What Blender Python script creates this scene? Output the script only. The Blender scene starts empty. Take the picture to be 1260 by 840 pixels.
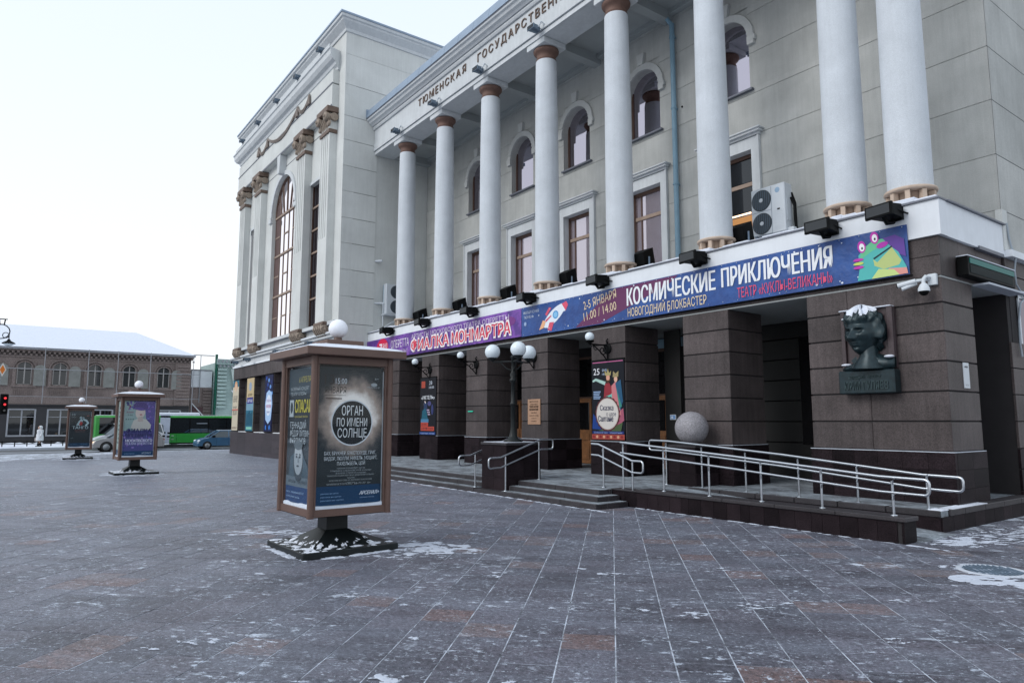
import bpy, bmesh, math, random
from mathutils import Vector, Matrix
random.seed(7)
sc = bpy.context.scene
COL = sc.collection
R = math.radians
PI = math.pi

# ---------------------------------------------------------------- camera
cd = bpy.data.cameras.new("camera"); cam = bpy.data.objects.new("camera", cd); COL.objects.link(cam)
cam.location = (0, 0, 1.9)
cam.rotation_euler = (R(90 + 6.5968), 0, R(143.767 - 90))
cd.sensor_fit = 'HORIZONTAL'; cd.sensor_width = 36; cd.lens = 24.286
cd.clip_start = 0.1; cd.clip_end = 3000
sc.camera = cam
# ---------------------------------------------------------------- sky and sun
w = bpy.data.worlds.new("World"); sc.world = w; w.use_nodes = True
nt = w.node_tree; nt.nodes.clear()
SUN_EL, SUN_AZ = 36, 262        # overcast winter sky, brightest low behind the camera's left shoulder
sky = nt.nodes.new('ShaderNodeTexSky'); sky.sky_type = 'NISHITA'; sky.sun_disc = False
sky.sun_elevation = R(SUN_EL); sky.sun_rotation = R(90 - SUN_AZ); sky.air_density = 1.0; sky.dust_density = 3.0
mx = nt.nodes.new('ShaderNodeMix'); mx.data_type = 'RGBA'; mx.inputs[0].default_value = 0.94
nt.links.new(sky.outputs[0], mx.inputs[6])
tcw = nt.nodes.new('ShaderNodeTexCoord'); spw = nt.nodes.new('ShaderNodeSeparateXYZ'); nt.links.new(tcw.outputs['Generated'], spw.inputs[0])
rw = nt.nodes.new('ShaderNodeValToRGB'); nt.links.new(spw.outputs['Z'], rw.inputs[0])
rw.color_ramp.elements[0].position = 0.0; rw.color_ramp.elements[0].color = (.945, .96, .975, 1); rw.color_ramp.elements[1].position = .55; rw.color_ramp.elements[1].color = (.735, .825, .925, 1)
vw = nt.nodes.new('ShaderNodeVectorMath'); vw.operation = 'SCALE'; vw.inputs['Scale'].default_value = 11.0; nt.links.new(rw.outputs[0], vw.inputs[0]); nt.links.new(vw.outputs[0], mx.inputs[7])
bg = nt.nodes.new('ShaderNodeBackground'); bg.inputs[1].default_value = 0.1
nt.links.new(mx.outputs[2], bg.inputs[0])
wo = nt.nodes.new('ShaderNodeOutputWorld'); nt.links.new(bg.outputs[0], wo.inputs[0])
sd = bpy.data.lights.new("sun", 'SUN'); sd.energy = 1.25; sd.angle = R(30); sd.color = (1, 0.985, 0.97)
sun = bpy.data.objects.new("sun", sd); COL.objects.link(sun)
dirv = Vector((math.cos(R(SUN_AZ)) * math.cos(R(SUN_EL)), math.sin(R(SUN_AZ)) * math.cos(R(SUN_EL)), math.sin(R(SUN_EL))))
sun.rotation_euler = dirv.to_track_quat('Z', 'Y').to_euler()
sc.view_settings.view_transform = 'Standard'; sc.view_settings.look = 'None'
sc.view_settings.exposure = 0.16; sc.view_settings.gamma = 1.0

# ---------------------------------------------------------------- materials
def newmat(name):
    m = bpy.data.materials.new(name); m.use_nodes = True
    n = m.node_tree.nodes; b = n['Principled BSDF']
    return m, n, m.node_tree.links, b
def srgb(h):
    v = [int(h[i:i+2], 16) / 255 for i in (0, 2, 4)]
    return tuple(((c / 12.92) if c <= .04045 else ((c + .055) / 1.055) ** 2.4) for c in v) + (1,)
def noise(n, l, co, scale, detail=4, rough=.6):
    t = n.new('ShaderNodeTexNoise'); t.inputs['Scale'].default_value = scale
    t.inputs['Detail'].default_value = detail; t.inputs['Roughness'].default_value = rough
    l.new(co, t.inputs['Vector']); return t.outputs['Fac']
def ramp(n, l, src, a, b, ca=(0, 0, 0, 1), cb=(1, 1, 1, 1)):
    r = n.new('ShaderNodeValToRGB'); e = r.color_ramp.elements
    e[0].position = a; e[0].color = ca; e[1].position = b; e[1].color = cb
    l.new(src, r.inputs[0]); return r.outputs[0]
def mixc(n, l, fac, a, b, mode='MIX'):
    m = n.new('ShaderNodeMix'); m.data_type = 'RGBA'; m.blend_type = mode
    if isinstance(fac, (int, float)): m.inputs[0].default_value = fac
    else: l.new(fac, m.inputs[0])
    for s, i in ((a, 6), (b, 7)):
        if isinstance(s, tuple): m.inputs[i].default_value = s
        else: l.new(s, m.inputs[i])
    return m.outputs[2]
def bump(n, l, b, h, strength, dist=.01):
    bn = n.new('ShaderNodeBump'); bn.inputs['Strength'].default_value = strength; bn.inputs['Distance'].default_value = dist
    l.new(h, bn.inputs['Height']); l.new(bn.outputs[0], b.inputs['Normal'])
def wpos(n):
    g = n.new('ShaderNodeNewGeometry'); return g.outputs['Position']
def mapped(n, l, co, scale):
    m = n.new('ShaderNodeMapping'); m.inputs['Scale'].default_value = scale; l.new(co, m.inputs[0]); return m.outputs[0]
def c4(c): return tuple(c) + (1,) if len(c) == 3 else tuple(c)

def mat(name, col, rough=.6, metal=0, var=.12, vscale=3, grain=0, gscale=200, streak=0, bstr=0, bscale=60, spec=.5, rand=0):
    m, n, l, b = newmat(name); p = wpos(n); col = c4(col)
    dk = tuple(c * (1 - var) for c in col[:3]) + (1,); lt = tuple(min(1, c * (1 + var)) for c in col[:3]) + (1,)
    c = ramp(n, l, noise(n, l, p, vscale, 5), .3, .7, dk, lt)
    if grain:
        g = ramp(n, l, noise(n, l, p, gscale, 2, .8), .35, .65, (1 - grain,) * 3 + (1,), (1 + grain,) * 3 + (1,))
        c = mixc(n, l, 1, c, g, 'MULTIPLY')
    if streak:
        s = ramp(n, l, noise(n, l, mapped(n, l, p, (6, 6, .35)), 1.6, 4, .7), .35, .62, (1 - streak,) * 3 + (1,), (1, 1, 1, 1))
        c = mixc(n, l, 1, c, s, 'MULTIPLY')
    if rand:
        oi = n.new('ShaderNodeObjectInfo')
        r_ = ramp(n, l, oi.outputs['Random'], 0, 1, (1 - rand,) * 3 + (1,), (1 + rand, 1 + rand * .85, 1 + rand * .8, 1))
        c = mixc(n, l, 1, c, r_, 'MULTIPLY')
    l.new(c, b.inputs['Base Color'])
    b.inputs['Roughness'].default_value = rough; b.inputs['Metallic'].default_value = metal
    b.inputs['Specular IOR Level'].default_value = spec
    if bstr: bump(n, l, b, noise(n, l, p, bscale, 5), bstr)
    return m
M = {}
M['stucco'] = mat('grey_stucco', (.425, .432, .415), .9, var=.15, vscale=.7, grain=.10, gscale=50, streak=.09, bstr=.35, bscale=45, rand=.05)
M['stucco_light'] = mat('pale_stucco', (.60, .615, .60), .9, var=.08, vscale=.7, grain=.08, gscale=60, streak=.06, bstr=.3, bscale=45, rand=.03)
M['white'] = mat('white_painted_plaster', (.57, .605, .645), .85, var=.07, vscale=1.3, grain=.10, gscale=70, streak=.05, bstr=.5, bscale=60)
M['trim'] = mat('white_trim_plaster', (.58, .605, .62), .8, var=.05, vscale=2, streak=.09, bstr=.2)
M['hood'] = mat('pale_hood_plaster', (.50, .51, .50), .85, var=.08, vscale=2, streak=.05, bstr=.2)
M['fascia'] = mat('white_fascia_plaster', (.74, .77, .81), .85, var=.05, vscale=2, streak=.035, bstr=.2)
M['ceiling'] = mat('grey_ceiling_paint', (.34, .36, .36), .9, var=.06, vscale=1)
M['granite'] = mat('brown_granite', (.080, .067, .067), .5, var=.26, vscale=1.0, grain=.30, gscale=48, streak=.22, bstr=.25, bscale=150, rand=.18, spec=.2)
M['plinth'] = mat('dark_polished_granite', (.017, .0125, .015), .45, var=.25, vscale=3, grain=.6, gscale=60, rand=.4, spec=.06)
M['joint'] = mat('dark_joint', (.022, .02, .022), .9)
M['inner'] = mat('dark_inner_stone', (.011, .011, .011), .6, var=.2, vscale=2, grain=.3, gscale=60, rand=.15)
M['terra'] = mat('terracotta_paint', (.15, .085, .065), .75, var=.15, vscale=8)
M['ringcore'] = mat('shaded_beige_plaster', (.34, .25, .19), .8, var=.2, vscale=6)  # beige darkened: recess shade behind the ring posts put into the colour
M['gold'] = mat('ochre_brown_ornament', (.135, .09, .068), .6, var=.25, vscale=9)
M['beige'] = mat('beige_plaster', (.48, .375, .295), .8, var=.12, vscale=6)
M['roofmetal'] = mat('blue_grey_metal_sheet', (.26, .33, .42), .5, metal=.3, var=.1, vscale=1)
M['coping'] = mat('dark_coping_metal', (.13, .14, .17), .5, metal=.3)
M['black'] = mat('black_metal', (.004, .0045, .005), .55, var=.2, spec=.10)
M['blackmatt'] = mat('black_painted_steel', (.010, .013, .014), .4, var=.2, vscale=6, spec=.25)
M['bluegrey'] = mat('blue_grey_lamp_metal', (.13, .18, .24), .45, metal=.2)
M['steel'] = mat('stainless_steel', (.55, .58, .62), .28, metal=1, var=.05)
M['kioskbrown'] = mat('brown_painted_metal', (.115, .066, .052), .5, var=.1, vscale=4, grain=.08, gscale=80)
M['frame'] = mat('brown_window_frame', (.10, .052, .035), .5)
M['frame2'] = mat('tan_window_bar', (.30, .22, .17), .6)
M['wood'] = mat('oak_door_wood', (.20, .085, .03), .5, var=.3, vscale=4, grain=.3, gscale=30)
M['pipe'] = mat('blue_grey_pipe', (.20, .33, .42), .5, var=.1)
M['acwhite'] = mat('white_plastic_casing', (.58, .62, .66), .5, var=.04)
M['bronze'] = mat('patinated_bronze', (.012, .026, .032), .36, metal=.35, var=.35, vscale=12)
M['brass'] = mat('brass_plate', (.42, .25, .16), .4, metal=.3, var=.1)
M['ball'] = mat('speckled_granite', (.26, .25, .27), .6, var=.12, vscale=8, grain=.6, gscale=60)
M['step'] = mat('worn_step_granite', (.028, .024, .028), .55, var=.3, vscale=3, grain=.5, gscale=50)
M['globe'] = mat('opal_globe', (.72, .80, .86), .25, var=.02)
M['globe2'] = mat('frosted_white_globe', (.82, .84, .90), .6, var=.03, vscale=10)
M['brick'] = mat('brown_facade_under_net', (.20, .16, .15), .9, var=.14, vscale=.8, grain=.22, gscale=9)
M['brickdark'] = mat('dark_ground_floor_render', (.035, .034, .038), .8, var=.2, vscale=.6)
M['brickline'] = mat('pale_brick_detail', (.36, .34, .33), .9)
M['teal'] = mat('teal_netted_wall', (.38, .49, .47), .9, var=.12, vscale=1)
M['tarp'] = mat('pale_tarpaulin', (.52, .60, .57), .8, var=.12, vscale=.5)
M['pinkwall'] = mat('pale_pink_wall', (.62, .56, .56), .9)
M['scaff'] = mat('grey_scaffold_tube', (.30, .31, .34), .6)
M['asphalt'] = mat('wet_winter_asphalt', (.09, .095, .108), .6, var=.3, vscale=.35, grain=.2, gscale=20)
M['tyre'] = mat('tyre_rubber', (.012, .012, .013), .8)
M['rim'] = mat('wheel_rim', (.28, .3, .32), .4, metal=.7)
M['cable'] = mat('grey_cable', (.33, .38, .43), .6)
def snowmat(name, col):
    m, n, l, b = newmat(name); p = wpos(n)
    l.new(ramp(n, l, noise(n, l, p, 6, 5), .3, .7, tuple(c * .9 for c in col) + (1,), c4(col)), b.inputs['Base Color'])
    b.inputs['Roughness'].default_value = .8; b.inputs['Subsurface Weight'].default_value = .0
    bump(n, l, b, noise(n, l, p, 25, 6), .6, .02); return m
M['snow'] = snowmat('snow', (.70, .74, .83))
M['thinsnow'] = snowmat('thin_trodden_snow', (.52, .56, .65))
M['oldsnow'] = snowmat('trodden_snow', (.50, .54, .61))
def glassmat(name, base, refl, tint, rough=.02):
    m, n, l, b = newmat(name)
    d = n.new('ShaderNodeBsdfDiffuse'); d.inputs[0].default_value = c4(base)
    g = n.new('ShaderNodeBsdfGlossy'); g.inputs[0].default_value = c4(tint); g.inputs['Roughness'].default_value = rough
    p = wpos(n); bn = n.new('ShaderNodeBump'); bn.inputs['Strength'].default_value = .012; bn.inputs['Distance'].default_value = .02
    l.new(noise(n, l, p, 1.5, 2), bn.inputs['Height']); l.new(bn.outputs[0], g.inputs['Normal'])
    f = n.new('ShaderNodeLayerWeight'); f.inputs[0].default_value = .35
    mr = n.new('ShaderNodeMapRange'); mr.inputs[3].default_value = refl; mr.inputs[4].default_value = min(1, refl + .35)
    l.new(f.outputs['Fresnel'], mr.inputs[0])
    s = n.new('ShaderNodeMixShader'); l.new(mr.outputs[0], s.inputs[0]); l.new(d.outputs[0], s.inputs[1]); l.new(g.outputs[0], s.inputs[2])
    l.new(s.outputs[0], n['Material Output'].inputs[0]); return m
M['glass'] = glassmat('coated_window_glass', (.008, .005, .004), .16, (.92, .86, .98))
M['glasscurt'] = glassmat('curtained_window_glass', (.25, .205, .225), .40, (.95, .90, .98))
M['glassbig'] = glassmat('bright_window_glass', (.06, .04, .035), .80, (1.0, .95, .97))
M['glassdark'] = glassmat('dark_glass', (.008, .008, .009), .05, (.8, .85, .9))
M['carglass'] = glassmat('car_glass', (.01, .014, .017), .22, (.8, .9, 1))
M['vitrine'] = None
def ink(h, rough=.45):
    k = 'ink_' + h
    if k not in M: 
        c = srgb(h); M[k] = mat('print_colour', tuple(x * .92 for x in c[:3]), rough, var=.03, vscale=2, spec=.2)
    return M[k]
def paint(name, col, rough=.3):
    if name not in M:
        M[name] = mat(name, col, rough, var=.08, vscale=2); M[name].node_tree.nodes['Principled BSDF'].inputs['Coat Weight'].default_value = .4
    return M[name]
def emis(name, col, s):
    m, n, l, b = newmat(name); b.inputs['Base Color'].default_value = c4(col)
    b.inputs['Emission Color'].default_value = c4(col); b.inputs['Emission Strength'].default_value = s; return m
M['redlight'] = emis('lit_red_signal', (.9, .04, .05), .9)
M['greenled'] = emis('lit_green_display', (.02, .45, .3), .25)
M['headlamp'] = emis('lit_headlamp', (1, .62, .3), 1.6)
M['indoorlamp'] = emis('lit_indoor_lamp', (1, .72, .45), 2.5)
M['taillamp'] = mat('red_tail_lamp', (.35, .02, .03), .3)

# ground materials: granite paving with frost, tone read from an attribute or an object property
def pavemat(name, kind):
    m, n, l, b = newmat(name); p = wpos(n)
    at = n.new('ShaderNodeAttribute'); at.attribute_type = kind; at.attribute_name = 'tone'
    r = n.new('ShaderNodeValToRGB'); e = r.color_ramp.elements
    e[0].position = 0; e[0].color = (.040, .038, .047, 1); e[1].position = .80; e[1].color = (.080, .075, .089, 1)
    k = e.new(.84); k.color = (.090, .068, .066, 1); k = e.new(1.0); k.color = (.105, .064, .058, 1)
    l.new(at.outputs['Fac'], r.inputs[0])
    c = r.outputs[0]
    sp = ramp(n, l, noise(n, l, p, 17, 4, 1.0), .38, .62, (.36, .36, .38, 1), (1.95, 1.95, 2.0, 1))
    c = mixc(n, l, 1, c, sp, 'MULTIPLY')
    big = ramp(n, l, noise(n, l, p, .45, 4), .3, .7, (.82, .82, .83, 1), (1.2, 1.2, 1.22, 1))
    c = mixc(n, l, 1, c, big, 'MULTIPLY')
    vr = n.new('ShaderNodeVectorRotate'); vr.rotation_type = 'Z_AXIS'; vr.inputs['Angle'].default_value = -R(135.6); l.new(p, vr.inputs['Vector'])
    q = vr.outputs[0]                                    # x along the view, y across it
    fr_ = ramp(n, l, noise(n, l, mapped(n, l, q, (1.5, .5, 1)), 1.1, 9, .75), .40, .72, (.0, .0, .0, 1), (.55, .55, .55, 1))
    c = mixc(n, l, fr_, c, (.215, .24, .295, 1))
    gx = n.new('ShaderNodeSeparateXYZ'); l.new(p, gx.inputs[0])      # swept less towards the street: an even rime there
    rm = n.new('ShaderNodeMapRange'); rm.inputs[1].default_value = -4; rm.inputs[2].default_value = -34; rm.inputs[3].default_value = 0; rm.inputs[4].default_value = .52; l.new(gx.outputs[0], rm.inputs[0])
    c = mixc(n, l, rm.outputs[0], c, (.235, .26, .315, 1))
    s2 = ramp(n, l, noise(n, l, p, 30, 3, 1.0), .36, .64, (.55, .55, .56, 1), (1.5, 1.5, 1.52, 1))
    c = mixc(n, l, 1, c, s2, 'MULTIPLY')
    def flecks(sc_, a_, b2, m0, m1, msc, st):
        fl = ramp(n, l, noise(n, l, mapped(n, l, q, st), sc_, 9, .80), a_, b2)
        ms = ramp(n, l, noise(n, l, mapped(n, l, q, (1, .7, 1)), msc, 3, .6), m0, m1)
        return mixc(n, l, 1, fl, ms, 'MULTIPLY')
    c = mixc(n, l, flecks(2.2, .575, .61, .52, .62, .7, (1.9, .7, 1)), c, (.56, .62, .72, 1))
    c = mixc(n, l, flecks(7, .565, .595, .44, .55, 1.1, (1.7, .8, 1)), c, (.52, .58, .68, 1))
    c = mixc(n, l, flecks(19, .575, .61, .36, .48, 1.6, (1.3, 1, 1)), c, (.45, .50, .58, 1))
    l.new(c, b.inputs['Base Color']); b.inputs['Roughness'].default_value = .52
    b.inputs['Specular IOR Level'].default_value = .45
    bump(n, l, b, noise(n, l, p, 70, 6, .8), .5, .008)
    return m
M['pave'] = pavemat('frosted_granite_paving', 'GEOMETRY')
M['pave1'] = pavemat('frosted_granite_slab', 'OBJECT')
m, n, l, b = newmat('snow_filled_joint'); p = wpos(n)
l.new(ramp(n, l, noise(n, l, p, 2.2, 9, .8), .40, .58, (.10, .105, .12, 1), (.58, .63, .72, 1)), b.inputs['Base Color']); b.inputs['Roughness'].default_value = .9
M['jointsnow'] = m
m, n, l, b = newmat('snow_dusted_granite'); p = wpos(n)
c = mixc(n, l, ramp(n, l, noise(n, l, mapped(n, l, p, (1, 1.6, 1)), 1.6, 9, .75), .38, .62), (.085, .09, .10, 1), (.30, .34, .38, 1))
c = mixc(n, l, ramp(n, l, noise(n, l, p, 7, 8, .8), .58, .66), c, (.6, .65, .72, 1))
l.new(c, b.inputs['Base Color']); b.inputs['Roughness'].default_value = .8; bump(n, l, b, noise(n, l, p, 40, 5), .4)
M['dusted'] = m

# ---------------------------------------------------------------- mesh builder
class MB:
    def __init__(s): s.v = []; s.f = []; s.m = []; s.sm = []
    def add(s, vs, fs, mi=0, smooth=False):
        o = len(s.v); s.v += [tuple(v) for v in vs]
        for f in fs: s.f.append(tuple(i + o for i in f)); s.m.append(mi); s.sm.append(smooth)
        return s
    def box(s, x0, x1, y0, y1, z0, z1, mi=0, c=0):
        if x0 > x1: x0, x1 = x1, x0
        if y0 > y1: y0, y1 = y1, y0
        if z0 > z1: z0, z1 = z1, z0
        if c <= 0:
            v = [(x0, y0, z0), (x1, y0, z0), (x1, y1, z0), (x0, y1, z0), (x0, y0, z1), (x1, y0, z1), (x1, y1, z1), (x0, y1, z1)]
            return s.add(v, [(0, 3, 2, 1), (4, 5, 6, 7), (0, 1, 5, 4), (1, 2, 6, 5), (2, 3, 7, 6), (3, 0, 4, 7)], mi)
        c = min(c, (x1 - x0) * .3, (y1 - y0) * .3, (z1 - z0) * .3)
        X = (x0, x1); Y = (y0, y1); Z = (z0, z1); v = []; idx = {}
        for a in (0, 1):
            for b_ in (0, 1):
                for d in (0, 1):
                    sx = 1 if a == 0 else -1; sy = 1 if b_ == 0 else -1; sz = 1 if d == 0 else -1
                    for k, q in enumerate(((X[a], Y[b_] + sy * c, Z[d] + sz * c), (X[a] + sx * c, Y[b_], Z[d] + sz * c), (X[a] + sx * c, Y[b_] + sy * c, Z[d]))):
                        idx[(a, b_, d, k)] = len(v); v.append(q)
        I = idx; f = []
        for a in (0, 1): 
            q = [I[(a, 0, 0, 0)], I[(a, 1, 0, 0)], I[(a, 1, 1, 0)], I[(a, 0, 1, 0)]]; f.append(q if a else q[::-1])
            q = [I[(0, a, 0, 1)], I[(1, a, 0, 1)], I[(1, a, 1, 1)], I[(0, a, 1, 1)]]; f.append(q[::-1] if a else q)
            q = [I[(0, 0, a, 2)], I[(1, 0, a, 2)], I[(1, 1, a, 2)], I[(0, 1, a, 2)]]; f.append(q if a else q[::-1])
        for a in (0, 1):
            for b_ in (0, 1):
                f.append([I[(a, b_, 0, 0)], I[(a, b_, 0, 1)], I[(a, b_, 1, 1)], I[(a, b_, 1, 0)]])
                f.append([I[(a, 0, b_, 0)], I[(a, 0, b_, 2)], I[(a, 1, b_, 2)], I[(a, 1, b_, 0)]])
                f.append([I[(0, a, b_, 1)], I[(0, a, b_, 2)], I[(1, a, b_, 2)], I[(1, a, b_, 1)]])
                for d in (0, 1): f.append([I[(a, b_, d, 0)], I[(a, b_, d, 1)], I[(a, b_, d, 2)]])
        # orient outwards
        cen = Vector(((x0 + x1) / 2, (y0 + y1) / 2, (z0 + z1) / 2)); g = []
        for q in f:
            P = [Vector(v[i]) for i in q]; nrm = (P[1] - P[0]).cross(P[2] - P[0]); mid = sum(P, Vector()) / len(P)
            g.append(tuple(q) if nrm.dot(mid - cen) > 0 else tuple(q[::-1]))
        return s.add(v, g, mi)
    def hexa(s, bot, top, mi=0):      # two quads (4 points each, ccw from above)
        return s.add(list(bot) + list(top), [(3, 2, 1, 0), (4, 5, 6, 7), (0, 1, 5, 4), (1, 2, 6, 5), (2, 3, 7, 6), (3, 0, 4, 7)], mi)
    def prism(s, poly, fn, d0, d1, mi=0):  # poly of 2-D points, fn(a,b,d)->xyz
        n = len(poly); v = [fn(a, b_, d0) for a, b_ in poly] + [fn(a, b_, d1) for a, b_ in poly]
        f = [tuple(range(n))[::-1], tuple(range(n, 2 * n))] + [(i, (i + 1) % n, n + (i + 1) % n, n + i) for i in range(n)]
        return s.add(v, f, mi)
    def tube(s, pts, r, n=8, mi=0, closed=False, caps=True):
        P = [Vector(p) for p in pts]; k = len(P); rs = r if isinstance(r, (list, tuple)) else [r] * k
        v = []; prev = None
        for i in range(k):
            if closed: t = P[(i + 1) % k] - P[i - 1]
            else: t = P[min(i + 1, k - 1)] - P[max(i - 1, 0)]
            t.normalize()
            a = prev if prev is not None else (Vector((0, 0, 1)) if abs(t.z) < .9 else Vector((1, 0, 0)))
            a = (a - t * a.dot(t)); a.normalize(); prev = a; b_ = t.cross(a)
            for j in range(n):
                q = 2 * PI * j / n; v.append(P[i] + (a * math.cos(q) + b_ * math.sin(q)) * rs[i])
        f = []
        for i in range(k if closed else k - 1):
            for j in range(n):
                i2 = (i + 1) % k; f.append((i * n + j, i * n + (j + 1) % n, i2 * n + (j + 1) % n, i2 * n + j))
        s.add(v, f, mi, True)
        if caps and not closed: s.add(v[:n], [tuple(range(n))[::-1]], mi); s.add(v[-n:], [tuple(range(n))], mi)
        return s
    def lathe(s, prof, c=(0, 0, 0), n=24, mi=0, smooth=True, axis='z', caps=True):
        def T(r, a, h):
            x, y = r * math.cos(a), r * math.sin(a)
            if axis == 'z': return (c[0] + x, c[1] + y, c[2] + h)
            if axis == 'x': return (c[0] + h, c[1] + x, c[2] + y)
            return (c[0] + y, c[1] + h, c[2] + x)
        v = [T(r, 2 * PI * j / n, h) for r, h in prof for j in range(n)]
        f = [(i * n + j, i * n + (j + 1) % n, (i + 1) * n + (j + 1) % n, (i + 1) * n + j) for i in range(len(prof) - 1) for j in range(n)]
        s.add(v, f, mi, smooth)
        if caps:
            s.add(v[:n], [tuple(range(n))[::-1]], mi); s.add(v[-n:], [tuple(range(n))], mi)
        return s
    def ball(s, c, r, n=16, mi=0, sc_=(1, 1, 1), h0=-1, h1=1):
        k = max(6, n // 2); pr = []
        a0 = math.asin(h0); a1 = math.asin(h1)
        for i in range(k + 1):
            a = a0 + (a1 - a0) * i / k; pr.append((max(1e-4, math.cos(a)), math.sin(a)))
        v = [(c[0] + r * q * math.cos(2 * PI * j / n) * sc_[0], c[1] + r * q * math.sin(2 * PI * j / n) * sc_[1], c[2] + r * h * sc_[2]) for q, h in pr for j in range(n)]
        f = [(i * n + j, i * n + (j + 1) % n, (i + 1) * n + (j + 1) % n, (i + 1) * n + j) for i in range(k) for j in range(n)]
        return s.add(v, f, mi, True)
    def mesh(s, name, mats, off=(0, 0, 0)):
        me = bpy.data.meshes.new(name)
        o = Vector(off); me.from_pydata([tuple(Vector(v) - o) for v in s.v], [], s.f)
        for m_ in (mats if isinstance(mats, (list, tuple)) else [mats]): me.materials.append(m_)
        me.polygons.foreach_set('material_index', s.m); me.polygons.foreach_set('use_smooth', s.sm)
        me.update(); return me
    def build(s, name, mats, parent=None, at=None):
        # geometry is given in the world frame of the parent chain root (or local when at is None and parent at origin)
        off = ROOT.get(parent.name, (0, 0, 0)) if parent else (at or (0, 0, 0))
        me = s.mesh(name, mats, off); ob = bpy.data.objects.new(name, me); COL.objects.link(ob)
        if parent: ob.parent = parent; ROOT[ob.name] = off
        else: ob.location = off; ROOT[ob.name] = off
        return ob
ROOT = {}
def tag(o, label=None, cat=None, group=None, kind=None):
    if label: o['label'] = label
    if cat: o['category'] = cat
    if group: o['group'] = group
    if kind: o['kind'] = kind
    return o
def thing(name, loc, label=None, cat=None, group=None, kind=None, rz=0):
    o = bpy.data.objects.new(name, None); COL.objects.link(o); o.location = loc; o.rotation_euler.z = rz
    o.empty_display_size = .2; ROOT[o.name] = tuple(loc)
    return tag(o, label, cat, group, kind)
def local(o): ROOT[o.name] = (0, 0, 0); return o      # children of o are modelled in o's own frame
def copy_tree(o, loc=None, rz=None, label=None, parent=None):
    c = o.copy(); COL.objects.link(c)
    if parent: c.parent = parent
    for ch in list(o.children): copy_tree(ch, parent=c)
    if loc is not None: c.location = loc
    if rz is not None: c.rotation_euler.z = rz
    if label: c['label'] = label
    return c
def inst(me, name, loc, parent):
    o = bpy.data.objects.new(name, me); COL.objects.link(o); o.parent = parent; o.location = loc; return o

_fc = {}
def textmesh(s, bold):
    k = (s, bold)
    if k in _fc: return _fc[k]
    cu = bpy.data.curves.new('lettering', 'FONT'); cu.body = s; cu.size = 1; cu.resolution_u = 2; cu.offset = bold
    o = bpy.data.objects.new('lettering', cu); COL.objects.link(o)
    dg = bpy.context.evaluated_depsgraph_get(); me = bpy.data.meshes.new_from_object(o.evaluated_get(dg))
    V = [(v.co.x, v.co.y) for v in me.vertices]; F = [tuple(p.vertices) for p in me.polygons]
    bpy.data.objects.remove(o); bpy.data.curves.remove(cu); bpy.data.meshes.remove(me)
    _fc[k] = (V, F); return V, F
class Print:      # flat print on a plane: x along U, y along V, N towards the viewer
    def __init__(s, O, U, V, N, wave=None): s.O = Vector(O); s.U = Vector(U); s.V = Vector(V); s.N = Vector(N); s.mb = MB(); s.cols = []; s.wave = wave; s.lay = 1
    def mi(s, c):
        if c not in s.cols: s.cols.append(c)
        return s.cols.index(c)
    def P(s, x, y, d): return s.O + s.U * x + s.V * y + s.N * (d + (s.wave(x, y) if s.wave else 0))
    def poly(s, pts, col, step=True):
        if step: s.lay += 1
        d = s.lay * .0007
        s.mb.add([s.P(x, y, d) for x, y in pts], [tuple(range(len(pts)))], s.mi(col)); return s
    def rect(s, x0, y0, x1, y1, col, step=True): return s.poly([(x0, y0), (x1, y0), (x1, y1), (x0, y1)], col, step)
    def ell(s, cx, cy, rx, ry, col, n=24, rot=0, step=True):
        c, q = math.cos(rot), math.sin(rot)
        return s.poly([(cx + rx * math.cos(a) * c - ry * math.sin(a) * q, cy + rx * math.cos(a) * q + ry * math.sin(a) * c) for a in [2 * PI * i / n for i in range(n)]], col, step)
    def text(s, t, x, y, w_, h, col, bold=.0, rot=0, step=True, slant=0):
        V, F = textmesh(t, 0)
        xs = [a for a, _ in V]; x0, x1 = min(xs), max(xs)
        if w_ is None: w_ = (x1 - x0) * h / .72
        sx = w_ / (x1 - x0); sy = h / .73; c, q = math.cos(rot), math.sin(rot)
        sh = [(0, 0)] if bold < .025 else [(-1, 0), (1, 0)] if bold < .06 else [(-1, -1), (1, -1), (-1, 1), (1, 1), (0, 1), (0, -1)]
        for (dx, dy) in sh:
            s.lay += 1; d = s.lay * .0007; o = []
            for a, b_ in V:
                px = (a - x0) * sx + slant * b_ * sy + dx * bold * h * 1.05; py = b_ * sy + dy * bold * h * 1.05
                o.append(s.P(x + px * c - py * q, y + px * q + py * c, d))
            vv = []; ff = []
            for i, fc in enumerate(F):
                k_ = len(vv); vv += [o[j] + s.N * ((i % 23) * 2.8e-5) for j in fc]; ff.append(tuple(range(k_, k_ + len(fc))))
            s.mb.add(vv, ff, s.mi(col))
        return s
    def build(s, name, parent):
        return s.mb.build(name, [ink(c) if isinstance(c, str) else c for c in s.cols], parent)
AX = ((1, 0, 0), (0, 0, 1), (0, -1, 0))     # plane facing the square (-Y)
AY = ((0, 1, 0), (0, 0, 1), (1, 0, 0))      # plane facing +X

# ================================================================ GROUND
def gz(x):
    t = min(1, max(0, (-22 - x) / 24.)); return -.22 * t * t * (3 - 2 * t)
def ground_sheet(name, xs, y0, y1, zf, m):
    mb = MB(); ys = (y0, -10, 5, 13, y1)
    v = [(x, y, zf(x)) for x in xs for y in ys]; k = len(ys)
    mb.add(v, [(i * k + j, (i + 1) * k + j, (i + 1) * k + j + 1, i * k + j + 1) for i in range(len(xs) - 1) for j in range(k - 1)])
    return tag(mb.build(name, m), kind='structure')
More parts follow.
